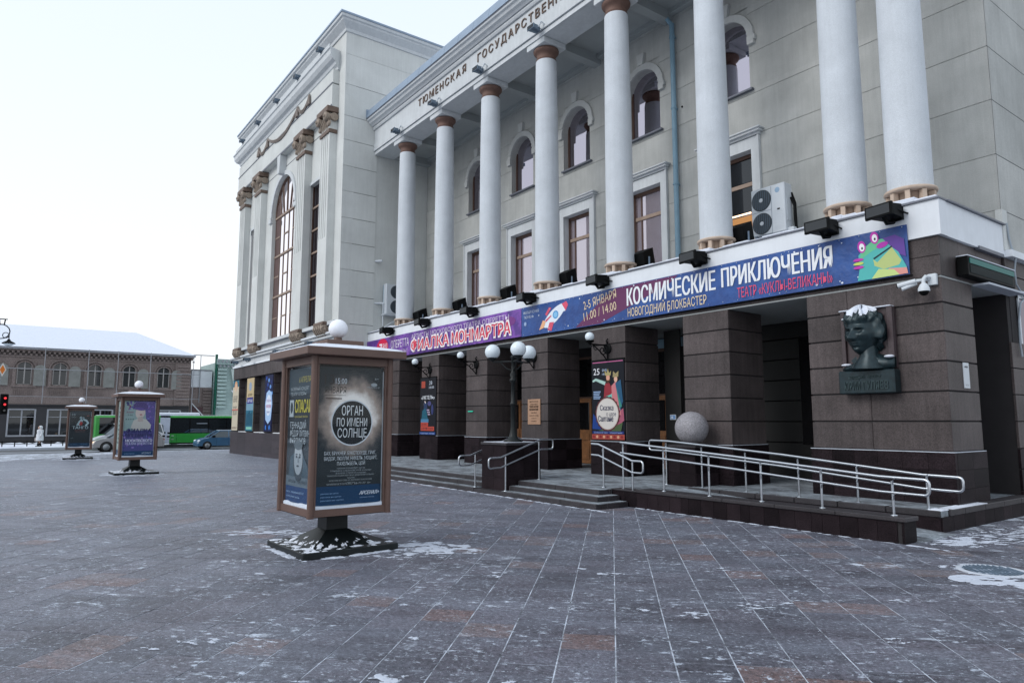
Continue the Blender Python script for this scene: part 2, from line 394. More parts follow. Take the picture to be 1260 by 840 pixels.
# one sheet for the land, out to the horizon; the square, the road and the far pavement lie on it
land = MB(); S_ = 900
land.add([(-S_, -S_, -.55), (S_, -S_, -.55), (S_, S_, -.55), (-S_, S_, -.55)], [(0, 1, 2, 3)])
tag(land.build('ground', M['asphalt']), kind='structure')
plaza = ground_sheet('plaza', [60, 20, 5, -5, -14, -22] + [-24 - 2 * i for i in range(13)] + [-55.5], -60, 60, lambda x: gz(x) - .0035, M['jointsnow'])
mb = MB(); mb.box(-55.8, -55.5, -60, 60, -.5, gz(-55) + .0)
tag(mb.build('kerb', M['oldsnow']), kind='structure')
mb = MB(); mb.add([(-55.8, -90, -.36), (-55.8, 120, -.36), (-68.2, 120, -.36), (-68.2, -90, -.36)], [(0, 1, 2, 3)])
tag(mb.build('road', M['asphalt']), kind='structure')
for k, (xa, xb) in enumerate(((-56.0, -57.3), (-61.9, -62.6))):      # swept snow lying along the road
    mb = MB(); n_ = 60
    v = []
    for i in range(n_ + 1):
        y = -50 + i * 2.0; q = random.uniform(-.25, .25)
        v += [(xa + q * .4, y, -.352), (xb + q, y, -.352)]
    mb.add(v, [(2 * i, 2 * i + 1, 2 * i + 3, 2 * i + 2) for i in range(n_)])
    tag(mb.build('road_snow', M['oldsnow']), kind='stuff')
mb = MB(); mb.box(-68.4, -68.2, -90, 120, -.5, -.2); mb.box(-83, -68.4, -90, 120, -.5, -.215)
tag(mb.build('far_pavement', M['oldsnow']), kind='structure')

# paving slabs, laid diagonally to the building
HD = R(135.6); eu = Vector((math.cos(HD), math.sin(HD))); ev = Vector((math.sin(HD), -math.cos(HD)))
F3 = Vector((-.8067 * math.cos(R(6.597)), .591 * math.cos(R(6.597)), math.sin(R(6.597)))); R3 = Vector((.591, .8067, 0)); U3 = R3.cross(F3)
def proj(p):
    d = Vector(p) - Vector((0, 0, 1.9)); k = d.dot(F3)
    if k < .3: return None
    return 630 + 850 * d.dot(R3) / k, 420 - 850 * d.dot(U3) / k, k
TS = .465; slabs = []
def blocked(x, y):
    if y > 14.3 and x > -31.4 and x < -5.4: return True
    if x < -31.4 and x > -49.4 and y > 12.9: return True
    if y > 13.3 and -31.6 < x < -5.4: return True
    return False
rt = random.Random(3)
laneoff = {}
for iv in range(-70, 80):
    laneoff[iv] = rt.choice((0, 0, 0, .5, .5, .25)) * .42
    for iu in range(-8, 160):
        u = iu * .42 + laneoff[iv] + .21; v_ = (iv + .5) * TS
        x = eu.x * u + ev.x * v_; y = eu.y * u + ev.y * v_
        if x < -55.1 or x > 7 or y < -14 or y > 24 or blocked(x, y): continue
        q = proj((x, y, gz(x)))
        if abs(v_) > .95 * u + 6: continue
        size = (850 / q[2] ** 2) if (q and -30 < q[0] < 1290 and q[1] < 860) else 0
        slabs.append([size, x, y, rt.random()])
red = [(rt.uniform(-50, 2), rt.uniform(-10, 14)) for _ in range(260)]
for s_ in slabs:      # the warmer slabs come in small clusters
    d = min((s_[1] - a) ** 2 + (s_[2] - b_) ** 2 for a, b_ in red[:]) if s_[0] > 0 else 9
    s_[3] = rt.uniform(.85, 1) if (d < .11) or rt.random() < .05 else rt.uniform(0, .8)
slabs.sort(key=lambda s_: -s_[0])
def slab_geo(mb, x, y, z, r_):
    hu, hv = .21 - .0038, TS / 2 - .0045; e = .002; tilt = [r_.uniform(-.0014, .0014) for _ in range(4)]
    c = [(hu, hv), (-hu, hv), (-hu, -hv), (hu, -hv)]
    top = [(x + eu.x * (a - math.copysign(e, a)) + ev.x * (b_ - math.copysign(e, b_)), y + eu.y * (a - math.copysign(e, a)) + ev.y * (b_ - math.copysign(e, b_)), z + t) for (a, b_), t in zip(c, tilt)]
    bot = [(x + eu.x * a + ev.x * b_, y + eu.y * a + ev.y * b_, z - .02) for a, b_ in c]
    mb.add(top + bot, [(0, 1, 2, 3), (0, 4, 5, 1), (1, 5, 6, 2), (2, 6, 7, 3), (3, 7, 4, 0)])
variants = []
for k in range(6):
    mb = MB(); slab_geo(mb, 0, 0, 0, rt); variants.append(mb.mesh('paving_slab', M['pave1']))
for s_ in slabs[:300]:
    o = inst(rt.choice(variants), 'paving_slab', (s_[1], s_[2], gz(s_[1])), plaza); o['tone'] = s_[3]
mb = MB(); tones = []
for s_ in slabs[300:]:
    k = len(mb.v); slab_geo(mb, s_[1], s_[2], gz(s_[1]), rt); tones += [s_[3]] * (len(mb.v) - k)
o = mb.build('paving_slabs', M['pave'], plaza); tag(o, kind='stuff')
a = o.data.attributes.new('tone', 'FLOAT', 'POINT'); a.data.foreach_set('value', tones)

# thicker patches of trodden snow
def snow_patch(cx, cy, rx, ry, rot, n=26, seed=0, mat_='snow', rag=.35, h=.012):
    r_ = random.Random(seed); mb = MB(); ph = [r_.uniform(0, 6.28) for _ in range(8)]
    def rad(t): return 1 + rag * (.5 * math.sin(3 * t + ph[0]) + .4 * math.sin(7 * t + ph[1]) + .35 * math.sin(13 * t + ph[2]) + .25 * math.sin(23 * t + ph[3]))
    ring = []; n = n * 3
    for k, (f, hh) in enumerate(((1, .001), (.8, h), (.4, h * 1.3))):
        for i in range(n):
            t = 2 * PI * i / n; q = rad(t) if k == 0 else rad(t) * f
            x = rx * q * math.cos(t); y = ry * q * math.sin(t)
            X_ = cx + x * math.cos(rot) - y * math.sin(rot); Y_ = cy + x * math.sin(rot) + y * math.cos(rot)
            ring.append((X_, Y_, gz(X_) + hh + (r_.uniform(0, .004) if k else 0)))
    ring.append((cx, cy, gz(cx) + h * 1.3))
    f = [(k * n + i, k * n + (i + 1) % n, (k + 1) * n + (i + 1) % n, (k + 1) * n + i) for k in range(2) for i in range(n)]
    f += [(2 * n + i, 2 * n + (i + 1) % n, 3 * n) for i in range(n)]
    mb.add(ring, f, 0, True); return mb
def patches(lst, name='snow_patch', m_='snow'):
    big = MB()
    for i, (cx, cy, rx, ry, rot) in enumerate(lst):
        p_ = snow_patch(cx, cy, rx, ry, rot, seed=hash((round(cx, 2), round(cy, 2))) % 999); big.add(p_.v, p_.f, 0, True)
    return tag(big.build(name, M[m_]), kind='stuff')
from mathutils import noise as mnoise
def snowfield(big, cx, cy, rx, ry, rot, thr, cell=.022, h=.010, seed=0, st=(1, 1), fr=6, y1=None):
    cr, sr = math.cos(rot), math.sin(rot); nx = int(2 * rx / cell) + 2; ny = int(2 * ry / cell) + 2; fil = {}
    for i in range(nx):
        for j in range(ny):
            a = -rx + i * cell; b_ = -ry + j * cell; d = (a / rx) ** 2 + (b_ / ry) ** 2
            if d > 1: continue
            x = cx + a * cr - b_ * sr; y = cy + a * sr + b_ * cr
            if y1 and y > y1: continue
            u = x * eu.x + y * eu.y; v_ = x * ev.x + y * ev.y
            k = mnoise.fractal((u * fr * st[0] + seed, v_ * fr * st[1], 0), .75, 2.1, 5)
            if k + .55 * (1 - d) > thr: fil[(i, j)] = 1
    vid = {}
    def V(i, j):
        if (i, j) not in vid:
            full = all((i - a, j - b_) in fil for a in (0, 1) for b_ in (0, 1))
            a = -rx + (i - .5) * cell; b_ = -ry + (j - .5) * cell; x = cx + a * cr - b_ * sr; y = cy + a * sr + b_ * cr
            hh = (h * (.55 + .6 * mnoise.noise((x * 9, y * 9, 3)))) if full else 0
            vid[(i, j)] = len(vs); vs.append((x + (0 if full else mnoise.noise((x * 50, y * 50, 1)) * cell * .8), y + (0 if full else mnoise.noise((x * 50, y * 50, 7)) * cell * .8), gz(x) + .0035 + max(0, hh)))
        return vid[(i, j)]
    vs = []; fs = [(V(i, j), V(i + 1, j), V(i + 1, j + 1), V(i, j + 1)) for (i, j) in fil]
    big.add(vs, fs, 0, True)
big = MB(); ST = (1.3, .75)
snowfield(big, -9.45, 5.35, .95, .50, R(30), .36, .018, .012, 1, ST, 5)
snowfield(big, -9.15, 5.15, .75, .35, R(100), .50, .018, .010, 9, ST, 8)
snowfield(big, -11.5, 4.75, 1.1, .50, R(60), .46, .02, .010, 2, ST, 6)
snowfield(big, -12.4, 3.7, 1.0, .35, R(60), .50, .02, .008, 3, ST, 6)
snowfield(big, -10.35, 3.40, .85, .10, R(2), .28, .016, .02, 4, (1, 1), 7); snowfield(big, -9.54, 4.25, .10, .85, R(2), .28, .016, .02, 5, (1, 1), 7)
snowfield(big, -29.6, 4.1, 1.9, 1.3, 0, .36, .035, .012, 6, ST, 4); snowfield(big, -47, 3.6, 2.2, 1.6, 0, .34, .05, .012, 7, ST, 3)
snowfield(big, -3.40, 9.70, .55, .34, R(25), .16, .016, .014, 8, ST, 4)
snowfield(big, -3.72, 10.35, .60, .50, R(35), .44, .016, .010, 8, ST, 7)
snowfield(big, -4.5, 14.2, .85, 2.2, R(-5), .56, .025, .006, 10, ST, 7); snowfield(big, -4.9, 12.4, .45, .75, 0, .36, .02, .012, 11, ST, 6)
for x in [-20.8 + .8 * i for i in range(13)]: snowfield(big, x, 10.38, .48, .07, 0, .25, .02, .014, x, (1, 1), 6, 10.45)
for x in [-10.7 + .8 * i for i in range(8)]: snowfield(big, x, 11.40, .48, .06, 0, .25, .018, .012, x, (1, 1), 6, 11.45)
rp = random.Random(11)
for _ in range(70):
    u = 3.8 + 9 * rp.random() ** 1.2; v_ = rp.uniform(-.72, .76) * u; x = eu.x * u + ev.x * v_; y = eu.y * u + ev.y * v_; r_ = rp.uniform(.05, .16)
    if y > 10.1 or (abs(x + 10.3) < 1 and abs(y - 4.2) < 1): continue
    snowfield(big, x, y, r_ * 1.5, r_ * .8, HD + PI / 2, .58, .010, .004, u, ST, 11)
tag(big.build('snow_patch', M['thinsnow']), kind='stuff')

# ================================================================ TERRACE, STEPS, RAMP
TZ = .36
ter = thing('entrance_terrace', (-18, 12, 0), kind='structure')
MB().box(-31.4, -12.06, 11.37, 14.4, -.1, TZ - .004).box(-12.06, -11.75, 11.44, 14.4, -.1, TZ - .004).box(-11.75, -5.44, 13.16, 14.4, -.1, TZ - .004).box(-31.4, -5.44, 14.4, 18.6, -.1, TZ - .004).box(-11.75, -10.96, 11.52, 13.16, -.1, TZ - .004).build('terrace_floor', M['dusted'], ter)
for i in range(2): MB().box(-11.73 + .39 * i, -11.345 + .39 * i, 11.46, 11.515, -.05, .335).build('facing_stone', M['plinth'], ter)
MB().box(-11.74, -10.955, 11.44, 11.80, .337, .372, c=.01).build('edging_stone', M['step'], ter)
MB().box(-5.44, -2.4, 18.0, 18.02, -.1, .2)
# tread slabs in front of the terrace: three risers
def stepbar(mb, x0, x1, yf, z1, xr, ring):      # front bar and its return on the right
    mb.box(x0, x1, yf, yf + .34, z1 - .117, z1, c=.012)
rz_ = (.117, .235, .352)
for k in range(3):
    yf = 10.45 + .29 * k; xr = -11.2 - .26 * k
    nseg = 1
    for (a0, a1) in ((-31.3, -16.05), (-14.8, xr)):
        L = a1 - a0; ns = max(1, round(L / 1.3)); 
        for i in range(ns):
            mb = MB(); mb.box(a0 + L * i / ns + .003, a0 + L * (i + 1) / ns - .003, yf, yf + .33, rz_[k] - .165 if k == 0 else rz_[k] - .117, rz_[k], c=.012)
            mb.build('step', M['step'], ter)
            MB().box(a0 + L * i / ns + .01, a0 + L * (i + 1) / ns - .01, yf + .045, yf + .3, rz_[k] - .01, rz_[k] + .004).build('step_snow', M['dusted'], ter) 
    mb = MB(); mb.box(xr - .33, xr, yf + .334, 11.44, rz_[k] - .117, rz_[k], c=.012); mb.build('step', M['step'], ter)
    MB().box(xr - .3, xr - .04, yf + .3, 11.43, rz_[k] - .01, rz_[k] + .004).build('step_snow', M['dusted'], ter)
    MB().box(-16.05, -14.8, yf + .02, yf + .33, -.06, rz_[k] - .02).build('step_core', M['step'], ter) if k == 0 else None
# terrace edging stones on the right
for i in range(6):
    x0 = -10.9 + i * .91; MB().box(x0 + .004, x0 + .9, 13.10, 13.42, TZ - .10, TZ + .006, c=.01).build('edging_stone', M['step'], ter)
    MB().box(x0 + .03, x0 + .88, 13.17, 13.40, TZ - .02, TZ + .010).build('edging_snow', M['dusted'], ter)
for i in range(13):
    x0 = -10.9 + i * .42; MB().box(x0 + .003, x0 + .417, 13.115, 13.15, -.05, TZ - .103).build('facing_stone', M['plinth'], ter)
for i in range(7):
    y0 = 13.14 + i * .9; MB().box(-5.70, -5.40, y0 + (.29 if i == 0 else .004), y0 + .896, TZ - .10, TZ + .006, c=.01).build('edging_stone', M['step'], ter)
    for j in range(2): MB().box(-5.455, -5.42, y0 + .45 * j + .003, y0 + .45 * j + .447, -.05, TZ - .103).build('facing_stone', M['plinth'], ter)
MB().box(-5.66, -5.43, 13.16, 13.44, TZ - .005, TZ + .02, c=.01).box(-5.65, -5.42, 13.6, 15.1, TZ, TZ + .014, c=.005).build('edging_snow', M['snow'], ter)
# ramp
rampt = thing('access_ramp', (-8.2, 11.5, 0), 'wheelchair ramp with dark granite kerb wall beside the entrance steps', 'ramp')
MB().hexa([(-11.0, 11.8, -.05), (-5.2, 11.8, -.05), (-5.2, 13.12, -.05), (-11.0, 13.12, -.05)], [(-11.0, 11.8, TZ - .01), (-5.2, 11.8, .005), (-5.2, 13.12, .005), (-11.0, 13.12, TZ - .01)]).build('ramp_floor', M['dusted'], rampt)
MB().box(-10.93, -5.30, 11.47, 11.83, -.05, .34).build('kerb_core', M['joint'], rampt)
xs = [-10.95]
while xs[-1] < -5.5: xs.append(min(-5.28, xs[-1] + (.31 if len(xs) % 5 else .2)))
for a0, a1 in zip(xs, xs[1:]): MB().box(a0 + .003, a1 - .003, 11.45, 11.49, -.03, .335).build('facing_stone', M['plinth'], rampt)
MB().box(-5.32, -5.28, 11.45, 11.85, -.03, .335).build('facing_stone', M['plinth'], rampt)
for i in range(5):
    x0 = -10.95 + i * 1.142; MB().box(x0 + .003, x0 + 1.139, 11.42, 11.87, .337, .405, c=.01).build('cap_stone', M['step'], rampt)
# lamp plinth
pl = thing('lamp_plinth', (-15.42, 11.2, 0), 'square dark granite plinth in the middle of the steps, under the globe street lamp', 'plinth')
MB().box(-15.99, -14.87, 10.71, 11.83, -.05, 1.27).build('core', M['joint'], pl)
for zi, (z0, z1) in enumerate(((-.04, .42), (.425, .86), (.865, 1.27))):
    for i in range(2):
        MB().box(-16 + .57 * i + .003, -15.43 + .57 * i - .003, 10.70, 10.73, z0, z1).build('facing_stone', M['plinth'], pl)
        MB().box(-14.88, -14.85, 10.70 + .57 * i + .003, 11.27 + .57 * i - .003, z0, z1).build('facing_stone', M['plinth'], pl)
MB().box(-16.03, -14.82, 10.67, 11.87, 1.275, 1.34, c=.01).build('cap_stone', M['step'], pl)
MB().box(-15.98, -14.87, 10.74, 11.82, 1.33, 1.352).build('snow_cover', M['oldsnow'], pl)
# ball and its pedestal
bp = thing('ball_pedestal', (-11.3, 13.75, TZ), 'low dark granite pedestal under the stone ball, left of the second pier from the corner', 'pedestal')
MB().box(-11.75, -10.86, 13.37, 14.22, TZ - .02, 1.265).build('core', M['joint'], bp)
for z0, z1 in ((.34, .66), (.665, .94), (.945, 1.268)):
    for i in range(2):
        MB().box(-11.77 + .46 * i + .003, -11.31 + .46 * i - .003, 13.35, 13.38, z0, z1).build('facing_stone', M['plinth'], bp)
    MB().box(-10.87, -10.84, 13.36, 14.2, z0, z1).build('facing_stone', M['plinth'], bp)
MB().box(-11.79, -10.82, 13.33, 14.22, 1.27, 1.33, c=.01).build('cap_stone', M['step'], bp)
sb = MB(); sb.ball((-11.27, 13.77, 1.737), .408, 40); sb.build('stone_ball', M['ball'])
o = bpy.data.objects['stone_ball']; tag(o, 'rough grey granite ball resting on a low pedestal by the ramp rails', 'stone ball')

# ================================================================ THEATRE BUILDING
bld = thing('theatre', (-18, 16, 0), 'pale grey classical concert hall with white columns above a brown granite arcade', 'building')
# ---- granite piers of the arcade
YF = 14.3; GC = [1.33, 1.9, 2.47, 3.04, 3.605, 4.165, 4.66]
piers = [(-8.39, -5.63)] + [(-11.9 - 3.53 * i, -10.48 - 3.53 * i) for i in range(6)]
def pier(x0, x1, y0, y1, sides=1):
    p_ = MB(); p_.box(x0 + .03, x1 - .03, y0 + .03, y1 - .03, TZ - .05, 4.66)
    po = p_.build('pier', M['joint'], bld)
    w_ = x1 - x0
    cuts = 2 if w_ > 2 else 1
    for k in range(6):
        z0, z1 = GC[k] + .014, GC[k + 1] - .014
        if cuts == 1: sp = [x0, x1]
        else: sp = [x0, x0 + w_ * (.47 if k in (0, 1) else .33 if k == 5 else 1), x1] if k in (0, 1, 5) else [x0, x1]
        if y0 < 14.31:      # joints part-hidden by relief on the corner pier stay as the photo shows
            for a0, a1 in zip(sp, sp[1:]):
                MB().box(a0 + (.002 if a0 > x0 else 0), a1 - (.002 if a1 < x1 else 0), y0, y1, z0, z1, c=.010).build('stone', M['granite'], po)
        else: MB().box(x0, x1, y0, y1, z0, z1, c=.008).build('stone', M['inner'], po)
    nf = max(2, round(w_ / .5))
    for z0, z1 in ((TZ - .02, .64), (.645, .99), (.995, 1.318)):
        for i in range(nf):
            MB().box(x0 - .04 + (w_ + .08) * i / nf + .0025, x0 - .04 + (w_ + .08) * (i + 1) / nf - .0025, y0 - .04, y0 + .06, z0, z1).build('plinth_stone', M['plinth'], po)
        nd = max(2, round((y1 - y0) / .6)); 
        for i in range(nd):
            MB().box(x1 - .03, x1 + .04, y0 + .062 + (y1 - y0 - .03) * i / nd + .0025, y0 + .062 + (y1 - y0 - .03) * (i + 1) / nd - .0025, z0, z1).build('plinth_stone', M['plinth'], po)
        MB().box(x0 - .04, x0 + .03, y0 + .062, y1 + .03, z0, z1).build('plinth_stone', M['plinth'], po)
    MB().box(x0 - .045, x1 + .045, y0 - .045, y0 + .05, 1.319, 1.333).box(x1 - .01, x1 + .045, y0 + .05, y1, 1.319, 1.333).build('snow_edge', M['oldsnow'] if y0 < 14.31 else M['plinth'], po)
    return po
for x0, x1 in piers: pier(x0, x1, YF, 15.7)
# lintel over the arcade, with its vertical panel joints
ln = MB().box(-31.4, -5.66, YF + .04, 15.68, 4.70, 5.46).build('lintel', M['joint'], bld)
for z0, z1 in ((4.695, 5.085), (5.095, 5.47)):
    x = -31.38
    while x < -5.7:
        x1 = min(-5.63, x + 1.765); MB().box(x + .002, x1 - .002, YF, YF + .05, z0, z1, c=.004).build('stone', M['granite'], ln); x = x1
for i in range(4):
    y0 = YF + .052 + i * .84
    for z0, z1 in ((4.695, 5.47),): MB().box(-5.68, -5.63, y0 + .002, y0 + .838, z0, z1, c=.004).build('stone', M['granite'], ln)
MB().box(-31.4, -5.66, 15.5, 17.44, 4.70, 5.46).build('lintel_core', M['joint'], bld)
MB().box(-31.4, -5.64, YF + .02, 17.66, 4.655, 4.69).build('soffit', M['ceiling'], bld)
# portico back wall with stone courses, doors and dark glazing
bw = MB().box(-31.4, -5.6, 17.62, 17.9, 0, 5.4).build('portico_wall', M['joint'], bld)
for i in range(8):
    xa = -31.4 + 3.53 * i + 1.2 - .85      # stone strips between the doors
for k in range(8):
    zc0 = TZ if k == 0 else GC[0] + .57 * (k - 1); zc1 = GC[0] + .57 * k if k else GC[0]
    if zc0 > 4.6: break
    for (xa, xb) in ((-9.9, -5.62), (-12.6, -9.95), (-14.6, -13.9), (-18.3, -17.0), (-22.0, -20.9), (-25.5, -24.2), (-31.3, -27.8)):
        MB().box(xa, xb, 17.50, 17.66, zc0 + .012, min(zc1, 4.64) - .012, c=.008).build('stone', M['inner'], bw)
def door(x0, x1, z1=3.4):
    d = MB().box(x0, x1, 17.52, 17.6, TZ, z1 + .9).build('door', M['frame'], bld)
    n_ = 2; w_ = (x1 - x0) / n_
    for i in range(n_):
        a0 = x0 + w_ * i + .03; a1 = a0 + w_ - .06
        lf = MB().box(a0, a1, 17.46, 17.53, TZ + .01, 2.75, c=.01).build('door_leaf', M['wood'], d)
        for zz in ((TZ + .15, 1.1), (1.22, 1.45), (1.6, 2.6)):
            MB().box(a0 + .12, a1 - .12, 17.44, 17.47, zz[0], zz[1], c=.01).build('door_panel', M['wood'] if zz[0] < 1.5 else M['glassdark'], d)
        MB().tube([(a1 - .08 if i == 0 else a0 + .08, 17.40, 1.2), (a1 - .08 if i == 0 else a0 + .08, 17.40, 1.6)], .015, 6).build('handle', M['brass'], d)
    MB().box(x0 + .05, x1 - .05, 17.47, 17.53, 2.82, z1 + .8).build('transom_glass', M['glassdark'], d)
    return d
for xd in (-16.9, -20.55, -24.05, -13.7): door(xd, xd + 1.7 if xd != -13.7 else xd + 1.2)
MB().box(-17.2, -12.2, 17.40, 17.45, 4.3, 4.6).build('beam', M['pipe'], bld)
# leaning reflections: glazed screen in the corner bay
MB().box(-10.2, -8.6, 16.9, 16.96, 1.3, 4.1).build('glazed_screen', M['glassdark'], bld)
# far right: the side of the block behind, granite base with a window
XS = -5.57
rw = MB().box(-9, XS - .04, 17.44, 34, -.1, 5.46).build('side_wall', M['joint'], bld)
zc = [0, .45, .9, 1.33, 1.9, 2.47, 3.04, 3.605, 4.165, 4.70, 5.09, 5.46]
for a0, a1 in zip(zc, zc[1:]):
    y = 17.42
    while y < 24:
        y1 = y + 1.15
        if not (a0 > 3.5 and a1 < 5.0 and y < 20.5 and y1 > 18.0): MB().box(XS - .05, XS, y + .003, y1 - .003, a0 + .01, a1 - .01, c=.006).build('stone', M['granite'] if a0 > 1.3 else M['plinth'], rw)
        y = y1
wn = MB().box(XS - .04, XS - .02, 18.0, 20.6, 3.6, 4.72).build('window', M['glass'], bld)
MB().box(XS - .03, XS + .01, 18.0, 18.07, 3.6, 4.70).box(XS - .03, XS + .012, 18.0, 20.6, 4.62, 4.72).build('frame', M['acwhite'], wn)
MB().box(XS - .02, XS + .10, 17.95, 20.6, 4.72, 4.76).build('snow_edge', M['snow'], bld)
MB().box(XS - .05, XS + .14, 17.46, 24, 5.47, 5.62).build('ledge', M['fascia'], bld)
MB().box(XS + .03, XS + .04, 17.46, 24, 5.62, 5.625).build('ledge_snow', M['snow'], bld)
# ---- white fascia and roof of the arcade
fz = MB()
fz.box(-31.42, -5.55, YF - .06, YF + .25, 5.47, 6.17).box(-5.9, -5.56, YF + .25, 17.46, 5.47, 6.17)
fz.build('fascia', M['fascia'], bld)
MB().box(-31.42, -5.53, YF - .10, YF + .3, 6.172, 6.205).box(-5.9, -5.50, YF + .3, 17.46, 6.172, 6.205).build('coping', M['coping'], bld)
sn = MB(); rs = random.Random(5); x = -31.4
while x < -5.62:
    x1 = min(-5.6, x + rs.uniform(.15, .5)); h = rs.uniform(.02, .065) + (.05 if any(abs((x + x1) / 2 - c_) < .45 for c_ in [-11.19 - 3.53 * i for i in range(6)] + [-7.66, -6.32]) else 0)
    sn.box(x, x1 + .02, YF - .095 + rs.uniform(0, .03), YF + .5, 6.2, 6.2 + h, c=.02); x = x1
sn.build('coping_snow', M['snow'], bld)
MB().box(-31.4, -5.58, YF + .2, 17.44, 6.0, 6.19).build('roof', M['oldsnow'], bld)
MB().box(-5.62, -5.53, 16.0, 17.3, 5.43, 5.50).build('gutter', M['coping'], bld)
# ---- upper back wall: rendered courses with recessed joints, cut round the windows
YB = 17.44; ZG = [6.19] + [6.54 + 1.273 * k for k in range(8)] + [15.66]
wc = [-12.41 - 3.53 * i for i in range(5)]
holes = []
for c_ in wc:
    holes.append((c_ - .80, c_ + .70, 6.25, 9.92)); holes.append((c_ - .82, c_ + .72, 11.80, 13.55))
def cutrects(x0, x1, z0, z1, hs):
    hs = [h for h in hs if h[0] < x1 and h[1] > x0 and h[2] < z1 and h[3] > z0]
    zs = sorted(set([z0, z1] + [min(max(h[k], z0), z1) for h in hs for k in (2, 3)])); out = []
    for a0, a1 in zip(zs, zs[1:]):
        if a1 - a0 < 1e-4: continue
        xs_ = [x0]
        for h in sorted(hs):
            if h[2] < (a0 + a1) / 2 < h[3]: xs_ += [max(h[0], x0), min(h[1], x1)]
        xs_.append(x1)
        for b0, b1 in zip(xs_[::2], xs_[1::2]):
            if b1 - b0 > 1e-4: out.append((b0, b1, a0, a1))
    return out
wall = MB()
for (a, b_, c_, d) in cutrects(-31.43, XS - .02, 6.0, 16.9, [(h[0], h[1], h[2], h[3] + (.75 if h[2] > 11 else 0)) for h in holes]): wall.box(a, b_, YB + .015, YB + .45, c_, d)
wo_ = wall.build('upper_wall', M['stucco'], bld)
AR = .77
for k, (z0, z1) in enumerate(zip(ZG, ZG[1:])):
    hs = [(h[0], h[1], h[2], h[3] + (.85 if h[2] > 11 else 0)) for h in holes]
    for (a, b_, c_, d) in cutrects(-31.43, XS, z0 + .011, z1 - .011, hs): MB().box(a, b_, YB, YB + .02, c_, d).build('wall_course', M['stucco'], wo_)
# arch heads: spandrels filling between the square hole and the arch
for c_ in wc:
    cx = c_ - .05; mb = MB(); n_ = 16; zs_ = 13.42; rise = .78
    for i in range(n_):
        t0, t1 = PI * i / n_, PI * (i + 1) / n_
        p0 = (cx + .77 * math.cos(t0), zs_ + rise * math.sin(t0)); p1 = (cx + .77 * math.cos(t1), zs_ + rise * math.sin(t1))
        mb.add([(p0[0], YB, p0[1]), (p1[0], YB, p1[1]), (p1[0], YB, 14.42), (p0[0], YB, 14.42), (p0[0], YB + .45, p0[1]), (p1[0], YB + .45, p1[1])], [(0, 1, 2, 3), (0, 4, 5, 1)])
    mb.build('arch_spandrel', M['stucco'], wo_)
def arcpts(cx, zc_, rx, rz, n_=16, t0=0, t1=PI): return [(cx + rx * math.cos(t0 + (t1 - t0) * i / n_), zc_ + rz * math.sin(t0 + (t1 - t0) * i / n_)) for i in range(n_ + 1)]
